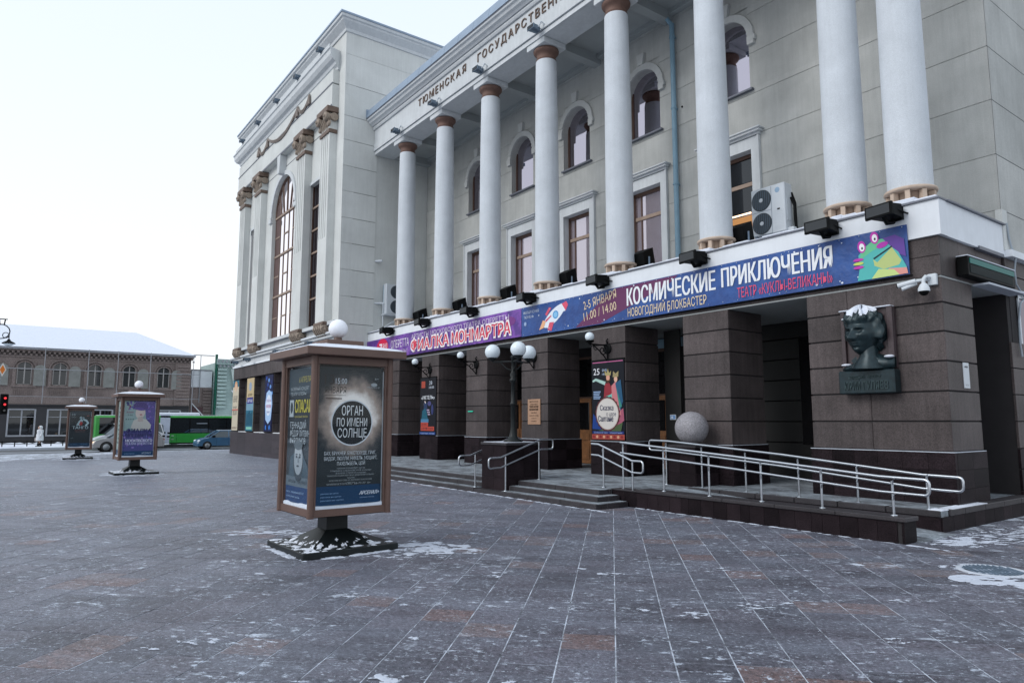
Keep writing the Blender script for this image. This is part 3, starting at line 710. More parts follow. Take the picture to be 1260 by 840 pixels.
for iw, c_ in enumerate(wc):
    cx = c_ - .05; Yg = YB + .28
    # upper arched window
    wn = MB().prism([(cx - .77, 11.8), (cx + .77, 11.8)] + arcpts(cx, 13.42, .77, .78), lambda a, b_, d: (a, d, b_), Yg, Yg + .03).build('window', M['glass'], bld)
    MB().box(cx - .77, cx - .71, Yg - .04, Yg, 11.8, 13.9).box(cx + .71, cx + .77, Yg - .04, Yg, 11.8, 13.9).box(cx - .77, cx + .77, Yg - .04, Yg, 11.8, 11.88).build('frame', M['frame'], wn)
    mb = MB(); o_ = arcpts(cx, 13.42, .99, 1.0); i_ = arcpts(cx, 13.42, .772, .782)
    for k in range(16):
        mb.hexa([(i_[k][0], YB - .06, i_[k][1]), (o_[k][0], YB - .06, o_[k][1]), (o_[k + 1][0], YB - .10, o_[k + 1][1]), (i_[k + 1][0], YB - .10, i_[k + 1][1])], [(i_[k][0], YB - .002, i_[k][1]), (o_[k][0], YB - .002, o_[k][1]), (o_[k + 1][0], YB - .002, o_[k + 1][1]), (i_[k + 1][0], YB - .002, i_[k + 1][1])])
    for s_ in (-1, 1):
        mb.box(cx + s_ * .774, cx + s_ * 1.04, YB - .10, YB - .002, 13.28, 13.42).box(cx + s_ * .78, cx + s_ * 1.0, YB - .10, YB - .002, 13.16, 13.28)
    mb.prism([(cx - .11, 14.40), (cx + .11, 14.40), (cx + .17, 14.80), (cx - .17, 14.80)], lambda a, b_, d: (a, d, b_), YB - .12, YB + .03)
    mb.build('arch_moulding', M['hood'], wn)
    MB().box(cx - .80, cx + .90, YB - .12, YB + .3, 11.73, 11.79).build('sill', M['coping'], wn)
    # lower rectangular window
    wn = MB().box(cx - .75, cx + .75, Yg, Yg + .03, 6.25, 9.92).build('window', M['glasscurt'] if iw else M['glass'], bld)
    MB().box(cx - .749, cx - .735, YB + .012, Yg - .08, 6.25, 9.905).box(cx - .749, cx + .749, YB + .012, Yg - .08, 9.906, 9.919).build('reveal', M['trim'], wn)
    f_ = MB().box(cx - .75, cx - .69, Yg - .07, Yg - .001, 6.25, 9.92).box(cx + .66, cx + .75, Yg - .07, Yg - .001, 6.25, 9.92).box(cx - .66, cx + .66, Yg - .07, Yg - .001, 9.80, 9.92)
    f_.box(cx - .44, cx - .40, Yg - .03, Yg - .001, 6.25, 9.80); f_.build('frame', M['frame'], wn)
    MB().box(cx - .68, cx + .66, Yg - .05, Yg - .002, 8.93, 9.05).build('transom', M['frame2'], wn)
    mb = MB()
    for s_ in (-1, 1): mb.box(cx + s_ * .75, cx + s_ * 1.02, YB - .07, YB + .1, 6.2, 10.28).box(cx + s_ * .98, cx + s_ * 1.03, YB - .10, YB + .05, 6.2, 10.30)
    mb.box(cx - .749, cx + .749, YB - .07, YB + .1, 9.921, 10.28)
    mb.box(cx - 1.06, cx + 1.06, YB - .12, YB + .06, 10.301, 10.37).box(cx - 1.12, cx + 1.12, YB - .22, YB + .06, 10.371, 10.44).box(cx - 1.17, cx + 1.17, YB - .27, YB + .06, 10.441, 10.48)
    mb.build('surround', M['trim'], wn)
    MB().box(cx - 1.1, cx + 1.1, YB - .20, YB - .02, 10.481, 10.50).build('snow_edge', M['oldsnow'], wn)
    if iw == 0:      # lit room seen behind the glass of the nearest window
        MB().box(cx - .43, cx + .64, Yg - .02, Yg - .004, 6.3, 8.05).build('lit_pane', emis('warm_lit_room', (.26, .115, .03), 1.0), wn)
        MB().box(cx - .43, cx + .45, Yg - .035, Yg - .022, 8.10, 8.14).build('ceiling_lamp', M['indoorlamp'], wn)
        MB().box(cx - .43, cx + .64, Yg - .02, Yg - .004, 8.18, 8.92).box(cx - .43, cx + .64, Yg - .02, Yg - .004, 9.08, 9.79).build('dark_pane', M['glassdark'], wn)
# side face of the upper block (facing +X) and recess of the wing side
so = MB().box(-9, XS - .02, YB + .45, 34, 5.6, 20).build('side_upper_wall', M['stucco'], bld)
for k in range(12):
    z0 = ZG[k] if k < 9 else 6.54 + 1.273 * (k - 1); z1 = 6.54 + 1.273 * k
    MB().box(XS - .02, XS + .0, YB - .0 + (.001), 34, max(z0, 5.64 if k == 0 else 0) + .011 - (.55 if k == 0 else 0), z1 - .011).build('wall_course', M['stucco'], so)
MB().box(-9, XS - .0, YB + .02, 34, 15.7, 20).build('attic', M['stucco'], bld)
# bevel-like repair strip at the corner
MB().box(XS - .10, XS + .03, YB - .035, YB + .25, 5.62, 6.54).build('corner_patch', M['stucco_light'], bld)
# ---- columns
def column(x, y=14.9):
    c_ = MB(); prof = [(.425, 6.62), (.425, 8.0), (.420, 9.5), (.410, 11.3), (.395, 13.2), (.375, 14.66), (.365, 14.69), (.33, 14.70)]
    c_.lathe(prof, (x, y, 0), 40); co = c_.build('column', M['white'], bld)
    MB().box(x - .3, x + .3, y - .3, y + .3, 6.15, 6.2).build('column_foot', M['beige'], co)
    rb = MB().lathe([(.45, 6.195), (.47, 6.205), (.47, 6.26), (.45, 6.255)], (x, y, 0), 32).lathe([(.45, 6.565), (.49, 6.575), (.50, 6.605), (.49, 6.635), (.43, 6.645)], (x, y, 0), 32)
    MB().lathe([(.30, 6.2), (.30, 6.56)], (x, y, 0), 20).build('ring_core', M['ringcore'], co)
    for i in range(9):
        a = 2 * PI * i / 9 + .1; p0 = Vector((x + .46 * math.cos(a), y + .46 * math.sin(a), 0)); t_ = Vector((-math.sin(a), math.cos(a), 0)) * .045; r_ = Vector((math.cos(a), math.sin(a), 0))
        q = [p0 - t_ - r_ * .12, p0 + t_ - r_ * .12, p0 + t_, p0 - t_]
        rb.hexa([(v.x, v.y, 6.27) for v in q], [(v.x, v.y, 6.555) for v in q])
    rb.build('base_ring', M['beige'], co)
    MB().lathe([(.34, 14.70), (.345, 14.74), (.36, 14.76), (.345, 14.78), (.335, 14.83), (.34, 14.93), (.40, 14.97), (.445, 15.02), (.46, 15.07), (.445, 15.115), (.40, 15.125)], (x, y, 0), 32).build('capital', M['terra'], co)
    MB().box(x - .50, x + .50, y - .50, y + .50, 15.13, 15.335, c=.01).build('abacus', M['trim'], co)
    return co
cols = [-11.19 - 3.53 * i for i in range(6)]
COLX = [-6.32, -7.66] + cols
for x in COLX: column(x)
# ---- entablature: profile swept along the front
def sweep(prof, x0, x1, name, m_, parent):     # prof: (y, z) outline
    mb = MB(); mb.prism(prof, lambda a, b_, d: (d, a, b_), x0, x1); return mb.build(name, m_, parent)
X0, X1 = -31.42, -5.4
en = sweep([(14.42, 15.34), (15.42, 15.34), (15.42, 17.5), (14.42, 17.5)], X0, X1, 'entablature', M['trim'], bld)
sweep([(14.36, 15.34), (14.43, 15.34), (14.43, 15.50), (14.36, 15.50)], X0, X1, 'architrave_band', M['trim'], en)
sweep([(14.30, 15.53), (14.45, 15.53), (14.45, 15.90), (14.30, 15.90)], X0, X1, 'architrave_band', M['trim'], en)
sweep([(14.33, 15.93), (14.43, 15.93), (14.43, 16.62), (14.33, 16.62)], X0, X1, 'frieze', M['trim'], en)
sweep([(14.42, 16.63), (14.26, 16.63), (14.22, 16.70), (14.22, 16.76), (14.42, 16.76)], X0, X1, 'moulding', M['trim'], en)
sweep([(14.42, 16.79), (14.18, 16.79), (14.12, 16.86), (14.02, 16.90), (13.98, 17.0), (13.90, 17.03), (13.88, 17.10), (14.42, 17.10)], X0, X1, 'cornice', M['trim'], en)
sweep([(13.86, 17.105), (14.42, 17.105), (14.42, 17.14), (13.86, 17.14)], X0, X1, 'cornice_shadow_gap', M['coping'], en)
x = X0
while x < X1:
    x1 = min(X1, x + 1.1); mb = MB(); mb.prism([(13.84, 17.145), (14.45, 17.145), (14.45, 17.56), (13.92, 17.56)], lambda a, b_, d: (d, a, b_), x + .006, x1 - .006); mb.build('metal_sheet', M['roofmetal'], en); x = x1
MB().box(-31.43, -31.36, 13.84, 14.2, 17.2, 17.62).build('end_plate', M['roofmetal'], en)
MB().box(-31.4, -5.4, 14.4, 36, 17.5, 17.62).build('main_roof', M['oldsnow'], bld)
# soffit: ceiling boards, longitudinal ribs and a beam from each column to the wall
MB().box(-31.42, -5.4, 15.42, YB + .02, 15.70, 15.78).build('colonnade_ceiling', M['ceiling'], bld)
for x in COLX[1:] + [-31.25]:
    MB().box(x - .18, x + .18, 15.42, YB, 15.36, 15.70).build('ceiling_beam', M['ceiling'], bld)
MB().box(-31.4, -5.4, 15.425, 15.62, 15.50, 15.70).build('ceiling_rib', M['ceiling'], bld)
MB().box(-31.4, -5.4, 17.2, 17.435, 15.55, 15.70).build('ceiling_rib', M['ceiling'], bld)
# frieze lettering
P_ = Print((0, 14.325, 0), *AX)
def relief(t, x0, x1, z0, h):
    V, F = textmesh(t, 0); xs_ = [a for a, _ in V]; a0, a1 = min(xs_), max(xs_); sx = (x1 - x0) / (a1 - a0); sz = h / .73
    mb = MB(); f = [(x0 + (a - a0) * sx, 14.29, z0 + b_ * sz) for a, b_ in V]; bk = [(p[0], 14.335, p[2]) for p in f]
    ed = {}
    for q in F:
        for i in range(len(q)): e_ = (q[i], q[(i + 1) % len(q)]); ed[e_] = 1
    n_ = len(f); side = [(a, b_, b_ + n_, a + n_) for a, b_ in ed if (b_, a) not in ed]
    mb.add(f + bk, side)
    for i, q in enumerate(F): mb.add([(f[j][0], f[j][1] - (i % 23) * 1e-4, f[j][2]) for j in q], [tuple(range(len(q)))])
    return mb
def spaced(t): return t
for wd, xa, xb in (('ТЮМЕНСКАЯ', -26.75, -22.72), ('ГОСУДАРСТВЕННАЯ', -21.85, -15.9), ('ФИЛАРМОНИЯ', -14.9, -10.8)):
    V = [textmesh(ch, 0) for ch in wd]; wds = [max(a for a, _ in v[0]) - min(a for a, _ in v[0]) for v in V]
    gap = (xb - xa) * .30 / (len(wd) - 1) if len(wd) > 1 else 0; k = (xb - xa - gap * (len(wd) - 1)) / sum(wds); x = xa
    for ch, wd_ in zip(wd, wds):
        relief(ch, x, x + wd_ * k, 16.10, .34).build('letter', M['gold'], en); x += wd_ * k + gap

# ================================================================ LEFT WING
YW = 12.69; XL, XR = -49.5, -31.43
wing = thing('theatre_wing', (-40.4, 14, 0), 'tall pale wing of the concert hall with fluted pilasters and a great arched window', 'building')
PIL = [(-33.50, -32.32), (-37.08, -35.81), (-45.05, -43.80), (-48.60, -47.42)]
ACX = -40.43
whl = [(-35.9, -34.2, 6.75, 14.6), (-46.95, -45.3, 6.75, 14.6), (ACX - 2.05, ACX + 2.05, 6.75, 14.45)]
mb = MB()
for (a, b_, c_, d) in cutrects(XL, XR - .03, 5.5, 20.3, whl[:2] + [(ACX - 2.05, ACX + 2.05, 6.75, 16.6)]): mb.box(a, b_, YW, YW + .6, c_, d)
for i in range(20):
    t0, t1 = PI * i / 20, PI * (i + 1) / 20
    p0 = (ACX + 2.05 * math.cos(t0), 14.45 + 2.1 * math.sin(t0)); p1 = (ACX + 2.05 * math.cos(t1), 14.45 + 2.1 * math.sin(t1))
    mb.add([(p0[0], YW, p0[1]), (p1[0], YW, p1[1]), (p1[0], YW, 16.6), (p0[0], YW, 16.6), (p0[0], YW + .6, p0[1]), (p1[0], YW + .6, p1[1])], [(0, 1, 2, 3), (0, 4, 5, 1)])
mb.build('front_wall', M['stucco_light'], wing)
MB().box(XL, XR - .032, YW + .601, 34, 5.5, 22.3).build('core', M['stucco_light'], wing)
MB().box(XL, XR - .001, YW + .0, 34, 20.301, 21.9).build('attic', M['stucco_light'], wing)
# side face, coursed
zs = [5.5, 6.6, 7.94, 9.25, 10.57, 11.84, 13.18, 14.47, 15.8, 17.05, 18.7, 20.3]
sw = MB().box(XR - .3, XR - .031, YW + .602, 14.5, 5.5, 21.9).build('side_wall', M['joint'], wing)
for a0, a1 in zip(zs, zs[1:]):
    MB().box(XR - .03, XR + .0, YW - .002, 14.5 if a0 < 17.4 else 33, a0 + .012, a1 - .012).build('wall_course', M['stucco_light'], sw)
    pass
rec = MB().box(XR - .3, XR - .16, 14.5, YB + .1, 5.5, 17.4).build('recess_wall', M['stucco'], wing)
for z0, z1 in zip(ZG, ZG[1:]): MB().box(XR - .16, XR - .14, 14.5, YB + .1, z0 + .011, z1 - .011).build('wall_course', M['stucco'], rec)
# small groove lines on the front wall
for z in (17.05, 18.95):
    MB().box(XL + .02, XR - .9, YW - .012, YW + .0, z, z + .035).build('groove', M['coping'], wing)
# cornices
def wsweep(prof, name, m_, par, x0=XL, x1=XR, ret=True):     # prof (out, z): out = projection; front and right return
    mb = MB()
    mb.prism(prof, lambda a, b_, d: ((d if d < -40 else d + a) if False else (x0 - a if d == 0 else x1 + a), YW - a, b_), 0, 1)
    if ret: mb.prism(prof, lambda a, b_, d: (x1 + a, (YW - a) if d == 0 else 34, b_), 0, 1)
    mb.prism(prof, lambda a, b_, d: (x0 - a, (YW - a) if d == 0 else 34, b_), 0, 1)
    return mb.build(name, m_, par)
top = [(-.1, 21.45), (.06, 21.45), (.08, 21.6), (.20, 21.72), (.34, 21.86), (.36, 21.95), (.44, 21.98), (.46, 22.12), (-.1, 22.12)]
cn = wsweep(top, 'top_cornice', M['trim'], wing)
wsweep([(-.1, 22.125), (.50, 22.125), (.50, 22.22), (-.1, 22.30)], 'metal_edge', M['roofmetal'], wing)
MB().box(XL + .3, XR - 2.2, YW - .35, YW, 21.3, 21.46).build('soffit_band', M['trim'], wing)
mid = [(0, 19.70), (.12, 19.70), (.15, 19.85), (.26, 19.92), (.30, 20.08), (.46, 20.16), (.58, 20.34), (.60, 20.60), (.66, 20.64), (.66, 20.72), (0, 20.72)]
mb = MB(); mb.prism(mid, lambda a, b_, d: (XL - a if d == 0 else XR - .75 + a * .3, YW - a, b_), 0, 1); mb.build('middle_cornice', M['trim'], wing)
MB().box(XL - .1, XR - .85, YW - .5, YW, 20.725, 20.79).build('cornice_recess', M['coping'], wing)
MB().box(XL - .3, XR - .8, YW - .58, YW - .52, 20.8, 20.98).box(XL - .3, XR - .8, YW - .62, YW - .2, 20.72, 20.75).build('cornice_upstand', M['trim'], wing)
# architrave over the pilasters
MB().box(XL - .04, XR - .78, YW - .36, YW - .001, 17.72, 18.9).build('frieze', M['stucco_light'], wing)
MB().box(XL - .06, XR - .76, YW - .385, YW - .361, 17.70, 17.80).box(XL - .06, XR - .76, YW - .385, YW - .361, 18.90, 18.97).build('frieze_line', M['coping'], wing)
MB().box(XL - .03, XR - .80, YW - .33, YW - .001, 18.98, 19.70).build('frieze', M['stucco_light'], wing)
# pilasters with flutes, capitals and scroll corbels
def pilaster(x0, x1):
    yf = YW - .39
    p_ = MB().box(x0, x1, yf + .03, YW - .001, 6.75, 16.35).build('pilaster', M['stucco_light'], wing)
    n_ = 4; w_ = (x1 - x0 - .2) / n_; mb = MB(); mb.box(x0, x0 + .1, yf, yf + .03, 6.75, 16.35).box(x1 - .1, x1, yf, yf + .03, 6.75, 16.35)
    mb.box(x0 + .1, x1 - .1, yf, yf + .03, 6.75, 11.0)
    for i in range(1, n_): mb.box(x0 + .1 + w_ * i - .05, x0 + .1 + w_ * i + .05, yf, yf + .03, 11.0, 16.35)
    mb.build('flutes', M['stucco_light'], p_)
    MB().box(x0 - .06, x1 + .06, yf - .06, YW, 16.36, 16.55, c=.01).build('necking', M['gold'], p_)
    cp = MB().box(x0 - .03, x1 + .03, yf - .02, YW, 16.55, 17.36); cp.build('capital_bell', M['stucco_light'], p_)
    MB().box(x0 - .16, x1 + .16, yf - .22, YW, 17.40, 17.69, c=.02).build('abacus', M['gold'], p_)
    v_ = MB()
    for xx in (x0 + .08, x1 - .08):
        v_.lathe([(.03, -.06), (.20, -.05), (.23, 0), (.2, .30)], (xx, yf - .22, 17.17), 14, axis='y')
        v_.ball((xx, yf - .27, 17.17), .09, 10)
        v_.lathe([(.04, 0), (.16, .02), (.16, .12)], (xx + .06 * (1 if xx > x0 + .5 else -1), yf - .12, 16.83), 12, axis='y')
    v_.lathe([(.03, -.06), (.20, -.05), (.22, 0), (.2, .1)], (x1 + .10, YW - .22, 17.15), 12, axis='x')
    for i in range(5): v_.tube([(x0 + .2 + (x1 - x0 - .4) * i / 4, yf - .02, 16.58), (x0 + .2 + (x1 - x0 - .4) * i / 4, yf - .08, 16.95), (x0 + .2 + (x1 - x0 - .4) * i / 4, yf - .17, 17.12)], [.03, .055, .05], 6)
    v_.build('volutes', M['gold_s'], p_)
    # corbel
    MB().box(x0 - .05, x1 + .05, yf - .08, YW, 6.60, 6.74, c=.01).build('corbel_slab', M['gold'], p_)
    v_ = MB()
    for k in range(5):
        xx = x0 + .12 + (x1 - x0 - .24) * k / 4
        v_.prism([(yf - .10, 6.59), (yf - .14, 6.40), (yf - .02, 6.20), (yf + .2, 6.02), (YW, 6.0), (YW, 6.59)], lambda a, b_, d: (d, a, b_), xx - .07, xx + .07)
    v_.lathe([(.05, 0), (.22, .0), (.24, .04), (.2, .08)], (x1 - .01, yf + .06, 6.35), 16, axis='x').lathe([(.04, .05), (.09, .09), (.05, .12)], (x1, yf + .06, 6.35), 12, axis='x')
    v_.build('corbel', M['gold_s'], p_)
M['garl'] = mat('grey_brown_garland', (.20, .165, .145), .7, var=.2, vscale=9)
M['gold_s'] = mat('weathered_ochre_ornament', (.27, .215, .17), .7, var=.3, vscale=14)
for a in PIL: pilaster(*a)
MB().prism([(ACX - .28, 17.70), (ACX + .28, 17.70), (ACX + .18, 16.6), (ACX - .18, 16.6)], lambda a, b_, d: (a, d, b_), YW - .40, YW + .02).build('keystone', M['trim'], wing)
# windows of the wing
def bars(mb, xs_, zs_, x0, x1, z0, z1, y, t=.05):
    for q in xs_: mb.box(q - t, q + t, y - .05, y, z0, z1)
    for q in zs_: mb.box(x0, x1, y - .07, y, q - t, q + t)
for x0, x1, z0, z1 in whl[:2]:
    wn = MB().box(x0, x1, YW + .19, YW + .22, z0, z1).build('window', M['glass'], wing)
    mb = MB(); bars(mb, [x0 + .03, x1 - .03], [], x0, x1, z0, z1, YW + .19, .03); mb.build('frame', M['frame'], wn)
    for i in range(1, 6): mb = MB(); bars(mb, [], [z1 - 1.25 * i], x0, x1, z0, z1, YW + .19, .045); mb.build('glazing_bar', M['frame2'], wn)
    MB().box(x0 - .05, x1 + .05, YW - .06, YW + .02, z1, z1 + .16).box(x0 - .14, x0, YW - .06, YW + .02, z1 - .28, z1 + .16).build('surround', M['trim'], wn)
    MB().box(x0 - .03, x0, YW - .02, YW, z0, z1).build('jamb', M['trim'], wn)
wn = MB().prism([(ACX - 2.05, 6.75), (ACX + 2.05, 6.75)] + arcpts(ACX, 14.45, 2.05, 2.1, 24), lambda a, b_, d: (a, d, b_), YW + .24, YW + .27).build('window', M['glassbig'], wing)
mb = MB()
for q in (-2.0, -1.15, -.42, .42, 1.15, 2.0): mb.box(ACX + q - .04, ACX + q + .04, YW + .21, YW + .24, 6.75, 14.35)
for q in (-1.35, -.75, .0, .75, 1.35):     # radial bars in the head
    a = PI / 2 - q * .62; mb.tube([(ACX + q * .75, YW + .225, 14.4), (ACX + 2.03 * math.cos(a) , YW + .225, 14.45 + 2.05 * math.sin(a))], .045, 6)
mb.tube([(a, YW + .22, b_) for a, b_ in arcpts(ACX, 14.45, 2.0, 2.05, 20)], .06, 6)
mb.build('frame', M['frame'], wn)
for q in (14.35, 11.9, 9.4): MB().box(ACX - 2.03, ACX + 2.03, YW + .17, YW + .24, q - .055, q + .055).build('glazing_bar', M['frame2'], wn)
for q in (13.1, 10.65, 8.1):
    for (a, b_) in ((-2.0, -1.15), (-.42, .42), (1.15, 2.0)): MB().box(ACX + a, ACX + b_, YW + .20, YW + .24, q - .035, q + .035).build('glazing_bar', M['frame2'], wn)
MB().box(ACX - 2.0, ACX - 1.2, YW + .225, YW + .239, 6.8, 15.2).build('curtain', mat('brown_curtain', (.10, .06, .055), .8), wn)
mb = MB(); o_ = arcpts(ACX, 14.45, 2.32, 2.37, 24); i_ = arcpts(ACX, 14.45, 2.05, 2.1, 24)
for k in range(24): mb.hexa([(i_[k][0], YW - .09, i_[k][1]), (o_[k][0], YW - .09, o_[k][1]), (o_[k + 1][0], YW - .09, o_[k + 1][1]), (i_[k + 1][0], YW - .09, i_[k + 1][1])], [(i_[k][0], YW - .002, i_[k][1]), (o_[k][0], YW - .002, o_[k][1]), (o_[k + 1][0], YW - .002, o_[k + 1][1]), (i_[k + 1][0], YW - .002, i_[k + 1][1])])
for s_ in (-1, 1): mb.box(ACX + s_ * 2.05, ACX + s_ * 2.5, YW - .12, YW, 14.1, 14.36)
mb.build('arch_moulding', M['trim'], wn)
# garland
gl = MB()
def swag(x0, z0, x1, z1, dip, n_=14):
    for dz, rr in ((0, .040), (-.09, .036), (-.17, .03)):
        gl.tube([(x0 + (x1 - x0) * i / n_, YW - .40, z0 + (z1 - z0) * i / n_ - (dip * 4 * (i / n_) * (1 - i / n_)) + dz * (.35 + .65 * math.sin(PI * i / n_))) for i in range(n_ + 1)], rr, 6)
GX = ACX + .35; YG = YW - .36
swag(GX - 2.75, 19.55, GX + 2.75, 19.55, .72); swag(GX - 4.6, 19.45, GX - 2.75, 19.55, .48); swag(GX + 2.75, 19.55, GX + 4.6, 19.55, .48)
for q in (-4.6, -2.75, 2.75, 4.6):
    for dx in (-.06, .06): gl.tube([(GX + q + dx, YW - .40, 19.6), (GX + q + dx * 1.5, YW - .42, 19.2), (GX + q + dx * 2, YW - .42, 18.98)], [.04, .07, .09], 6)
g_ = gl.build('garland', M['garl'], wing)
# ledges between the storeys
for (z0, z1, p) in ((6.10, 6.16, .32), (5.95, 6.09, .22), (5.62, 5.93, .06)): MB().box(XL - p, XR + .0 + (.0), YW - p, YW + .1, z0, z1).build('ledge', M['trim'], wing)
MB().box(XL - .3, XR, YW - .31, YW, 6.161, 6.20).build('ledge_snow', M['snow'], wing)
MB().box(XL - .1, XR, YW - .25, YW, 6.56, 6.74).build('sill_band', M['trim'], wing)
MB().box(XL - .1, XR, YW - .27, YW, 6.541, 6.56).build('sill_line', M['coping'], wing)
MB().box(XL - .15, XR + .06, YW - .15, YW + .3, 5.49, 5.60).build('ledge', M['fascia'], wing)
# granite base
gb = MB().box(XL + .1, XR - .05, YW + .3, 20, -.3, 5.5).build('granite_base', M['joint'], wing)
x = XL - .08
while x < XR:
    MB().box(x + .012, x + 1.35 - .012, YW - .08, YW + .35, 4.72, 5.48, c=.01).build('stone', M['granite'], gb); x += 1.35
for z0, z1 in ((-.28, .02), (.025, .42), (.425, .82), (.825, 1.22)):
    x = XL - .1; k = 0
    while x < XR:
        MB().box(x + .003, x + 1.8 - .003, YW - .12, YW + .3, z0, z1, c=.006).build('plinth_stone', M['plinth2'] if False else M['plinthw'] if 'plinthw' in M else M.setdefault('plinthw', mat('wing_plinth_granite', (.046, .037, .043), .4, var=.2, vscale=2, grain=.4, gscale=70, rand=.2)), gb); x += 1.8
PW = [(-49.55, -48.05), (-46.2, -44.55), (-42.35, -40.75), (-38.7, -37.1), (-35.0, -33.4), (-32.4, -31.35)]
for (a, b_) in PW:
    z = 1.24
    while z < 4.6:
        MB().box(a, b_, YW - .05, YW + .75, z + .008, min(z + .57, 4.70) - .008, c=.006).build('stone', M['granite'], gb); z += .577
for (a, b_), (c_, d) in zip(PW, PW[1:]):
    wn = MB().box(b_, c_, YW + .60, YW + .62, 1.24, 4.7).build('window', M['glassdark'], wing)
    f_ = MB().box(b_, b_ + .10, YW + .45, YW + .6, 1.24, 4.7).box(c_ - .10, c_, YW + .45, YW + .6, 1.24, 4.7).box(b_ + .1, c_ - .1, YW + .45, YW + .6, 4.6, 4.7).box(b_ + .1, c_ - .1, YW + .45, YW + .6, 3.8, 3.88)
    f_.box((b_ + c_) / 2 - .05, (b_ + c_) / 2 + .05, YW + .45, YW + .6, 1.3, 4.6).build('frame', M['fascia'], wn)
    MB().box(b_, c_, YW - .02, YW + .6, 1.2, 1.26).build('sill', M['fascia'], wn)
MB().box(XL + .5, XR + .1, YW + .2, 34, 22.2, 22.35).build('roof', M['oldsnow'], wing)

# ================================================================ BANNERS AND POSTERS
def sag(x, y): return .012 * math.sin(x * 5.1 + y * 2) + .008 * math.sin(x * 11.3 - y * 4)
def cloth(x0, x1, z0, z1, col, name, yf, nx=60):
    mb = MB(); k = 4
    v = [(x0 + (x1 - x0) * i / nx, yf, z0 + (z1 - z0) * j / k) for i in range(nx + 1) for j in range(k + 1)]
    mb.add(v, [(i * (k + 1) + j, (i + 1) * (k + 1) + j, (i + 1) * (k + 1) + j + 1, i * (k + 1) + j + 1) for i in range(nx) for j in range(k)], 0, True)
    mb.box(x0, x1, yf + .004, yf + .012, z0, z1); return mb
def clothmat(name, h, h2=None, sc_=2.0):
    m, n, l, b = newmat(name); p = wpos(n); a = srgb(h); c2 = srgb(h2 or h)
    l.new(ramp(n, l, noise(n, l, p, sc_, 6, .7), .42, .60, tuple(x * .92 for x in a[:3]) + (1,), tuple(x * .92 for x in c2[:3]) + (1,)), b.inputs['Base Color'])
    b.inputs['Roughness'].default_value = .42
    bump(n, l, b, noise(n, l, mapped(n, l, p, (1, 1, 1)), 3.2, 3), .55, .05); return m
YBN = 14.20
# purple banner
o = cloth(-31.95, -18.84, 4.80, 5.78, None, 'banner', YBN).build('banner', clothmat('purple_banner_cloth', '532c86', '8650b4', 2.2))
tag(o, 'long purple banner with red operetta title lettering stretched above the arcade', 'banner')
P = Print((-31.95, YBN - .001, 4.80), *AX)
P.lay = 1
for (a, b_, r_, c_) in ((.6, .2, .3, '7a4f9c'), (3.3, .8, .35, '8a5fae'), (5.8, .1, .3, '5c3a80'), (8.6, .15, .3, '8f66b0'), (10.8, .3, .35, '7d4f9a'), (12.4, .6, .4, '7a3f86')): P.ell(a, b_ if b_ > r_ else r_ + .02, r_, min(r_, .9 - b_ if b_ < .6 else .3) * .6, c_, 9)
P.ell(2.25, .52, .62, .45, 'd81f4e'); P.text('7', 1.95, .22, .25, .55, 'f4eef4', .05); P.text('ЯНВ', 2.28, .50, .5, .22, 'f4eef4', .02); P.text('19:00', 2.28, .22, .5, .15, 'f4eef4', .01)
P.text('ОПЕРЕТТА', 3.15, .42, 1.75, .36, 'efe6f4', .015); P.text('СЕЗОН ОТКРЫТ', 3.2, .12, 1.6, .18, 'd9c8e4', .01)
P.ell(.9, .35, .28, .2, '8a6ab0', 16); P.text('МО', .72, .28, .36, .16, 'efe6f4', .01)
P.text('АРТИСТЫ МОСКОВСКОГО ТЕАТРА ОПЕРЕТТЫ', 5.15, .68, 7.25, .19, 'e4d6ee', .012)
for t, x, w_ in (('ФИАЛКА', 5.15, 3.15), ('МОНМАРТРА', 8.55, 3.95)):
    P.text(t, x - .03, .135, w_ + .06, .50, 'f6ecee', .085); P.text(t, x, .165, w_, .44, 'd93a54', .028)
P.text('санкт-петербург    государственный театр', 5.3, .035, 3.2, .07, '33204a', .01)
P.build('printed_lettering', o)
# blue banner
o = cloth(-18.82, -6.14, 4.78, 5.78, None, 'banner', YBN).build('banner', clothmat('blue_banner_cloth', '1a4284', '24539a', 1.2))
tag(o, 'long dark blue banner with rocket, white title and green puppet creature above the arcade', 'banner')
P = Print((-18.82, YBN - .001, 4.78), *AX)
P.poly([(3.0, .02), (3.7, .02), (5.3, .98), (8.0, .98), (7.2, .86), (4.6, .02)][:0] or [(2.8, .02), (3.9, .02), (6.6, .80), (6.9, .98), (4.6, .98), (4.1, .80)], '6b3a60')
P.ell(1.75, .52, .62, .215, 'e6ecf5', 24, .50); P.poly([(2.14, .86), (2.33, .62), (2.45, .80), (2.36, .92)], 'e05a74'); P.poly([(2.14, .86), (2.33, .62), (2.24, .60), (2.05, .80)], 'e6ecf5')
P.ell(1.83, .55, .145, .135, '5a9ed6', 18); P.ell(1.83, .55, .10, .09, '8cc4ea', 16)
P.poly([(1.30, .62), (1.50, .83), (1.62, .80), (1.38, .56)], 'd85a72'); P.poly([(1.42, .10), (1.62, .04), (1.75, .32), (1.52, .33)], 'd85a72'); P.poly([(1.34, .36), (1.62, .52), (1.60, .56), (1.30, .42)], 'd85a72')
P.poly([(.98, .13), (1.22, .18), (1.33, .38), (1.18, .44)], 'efb58a')
P.text('ФИЛАРМОНИЯ', .12, .75, .85, .10, 'c8d4ea', .02); P.text('ТЮМЕНЬ', .14, .60, .55, .09, 'c8d4ea', .02); P.ell(.22, .42, .07, .07, '9db2d8', 12)
rs = random.Random(8)
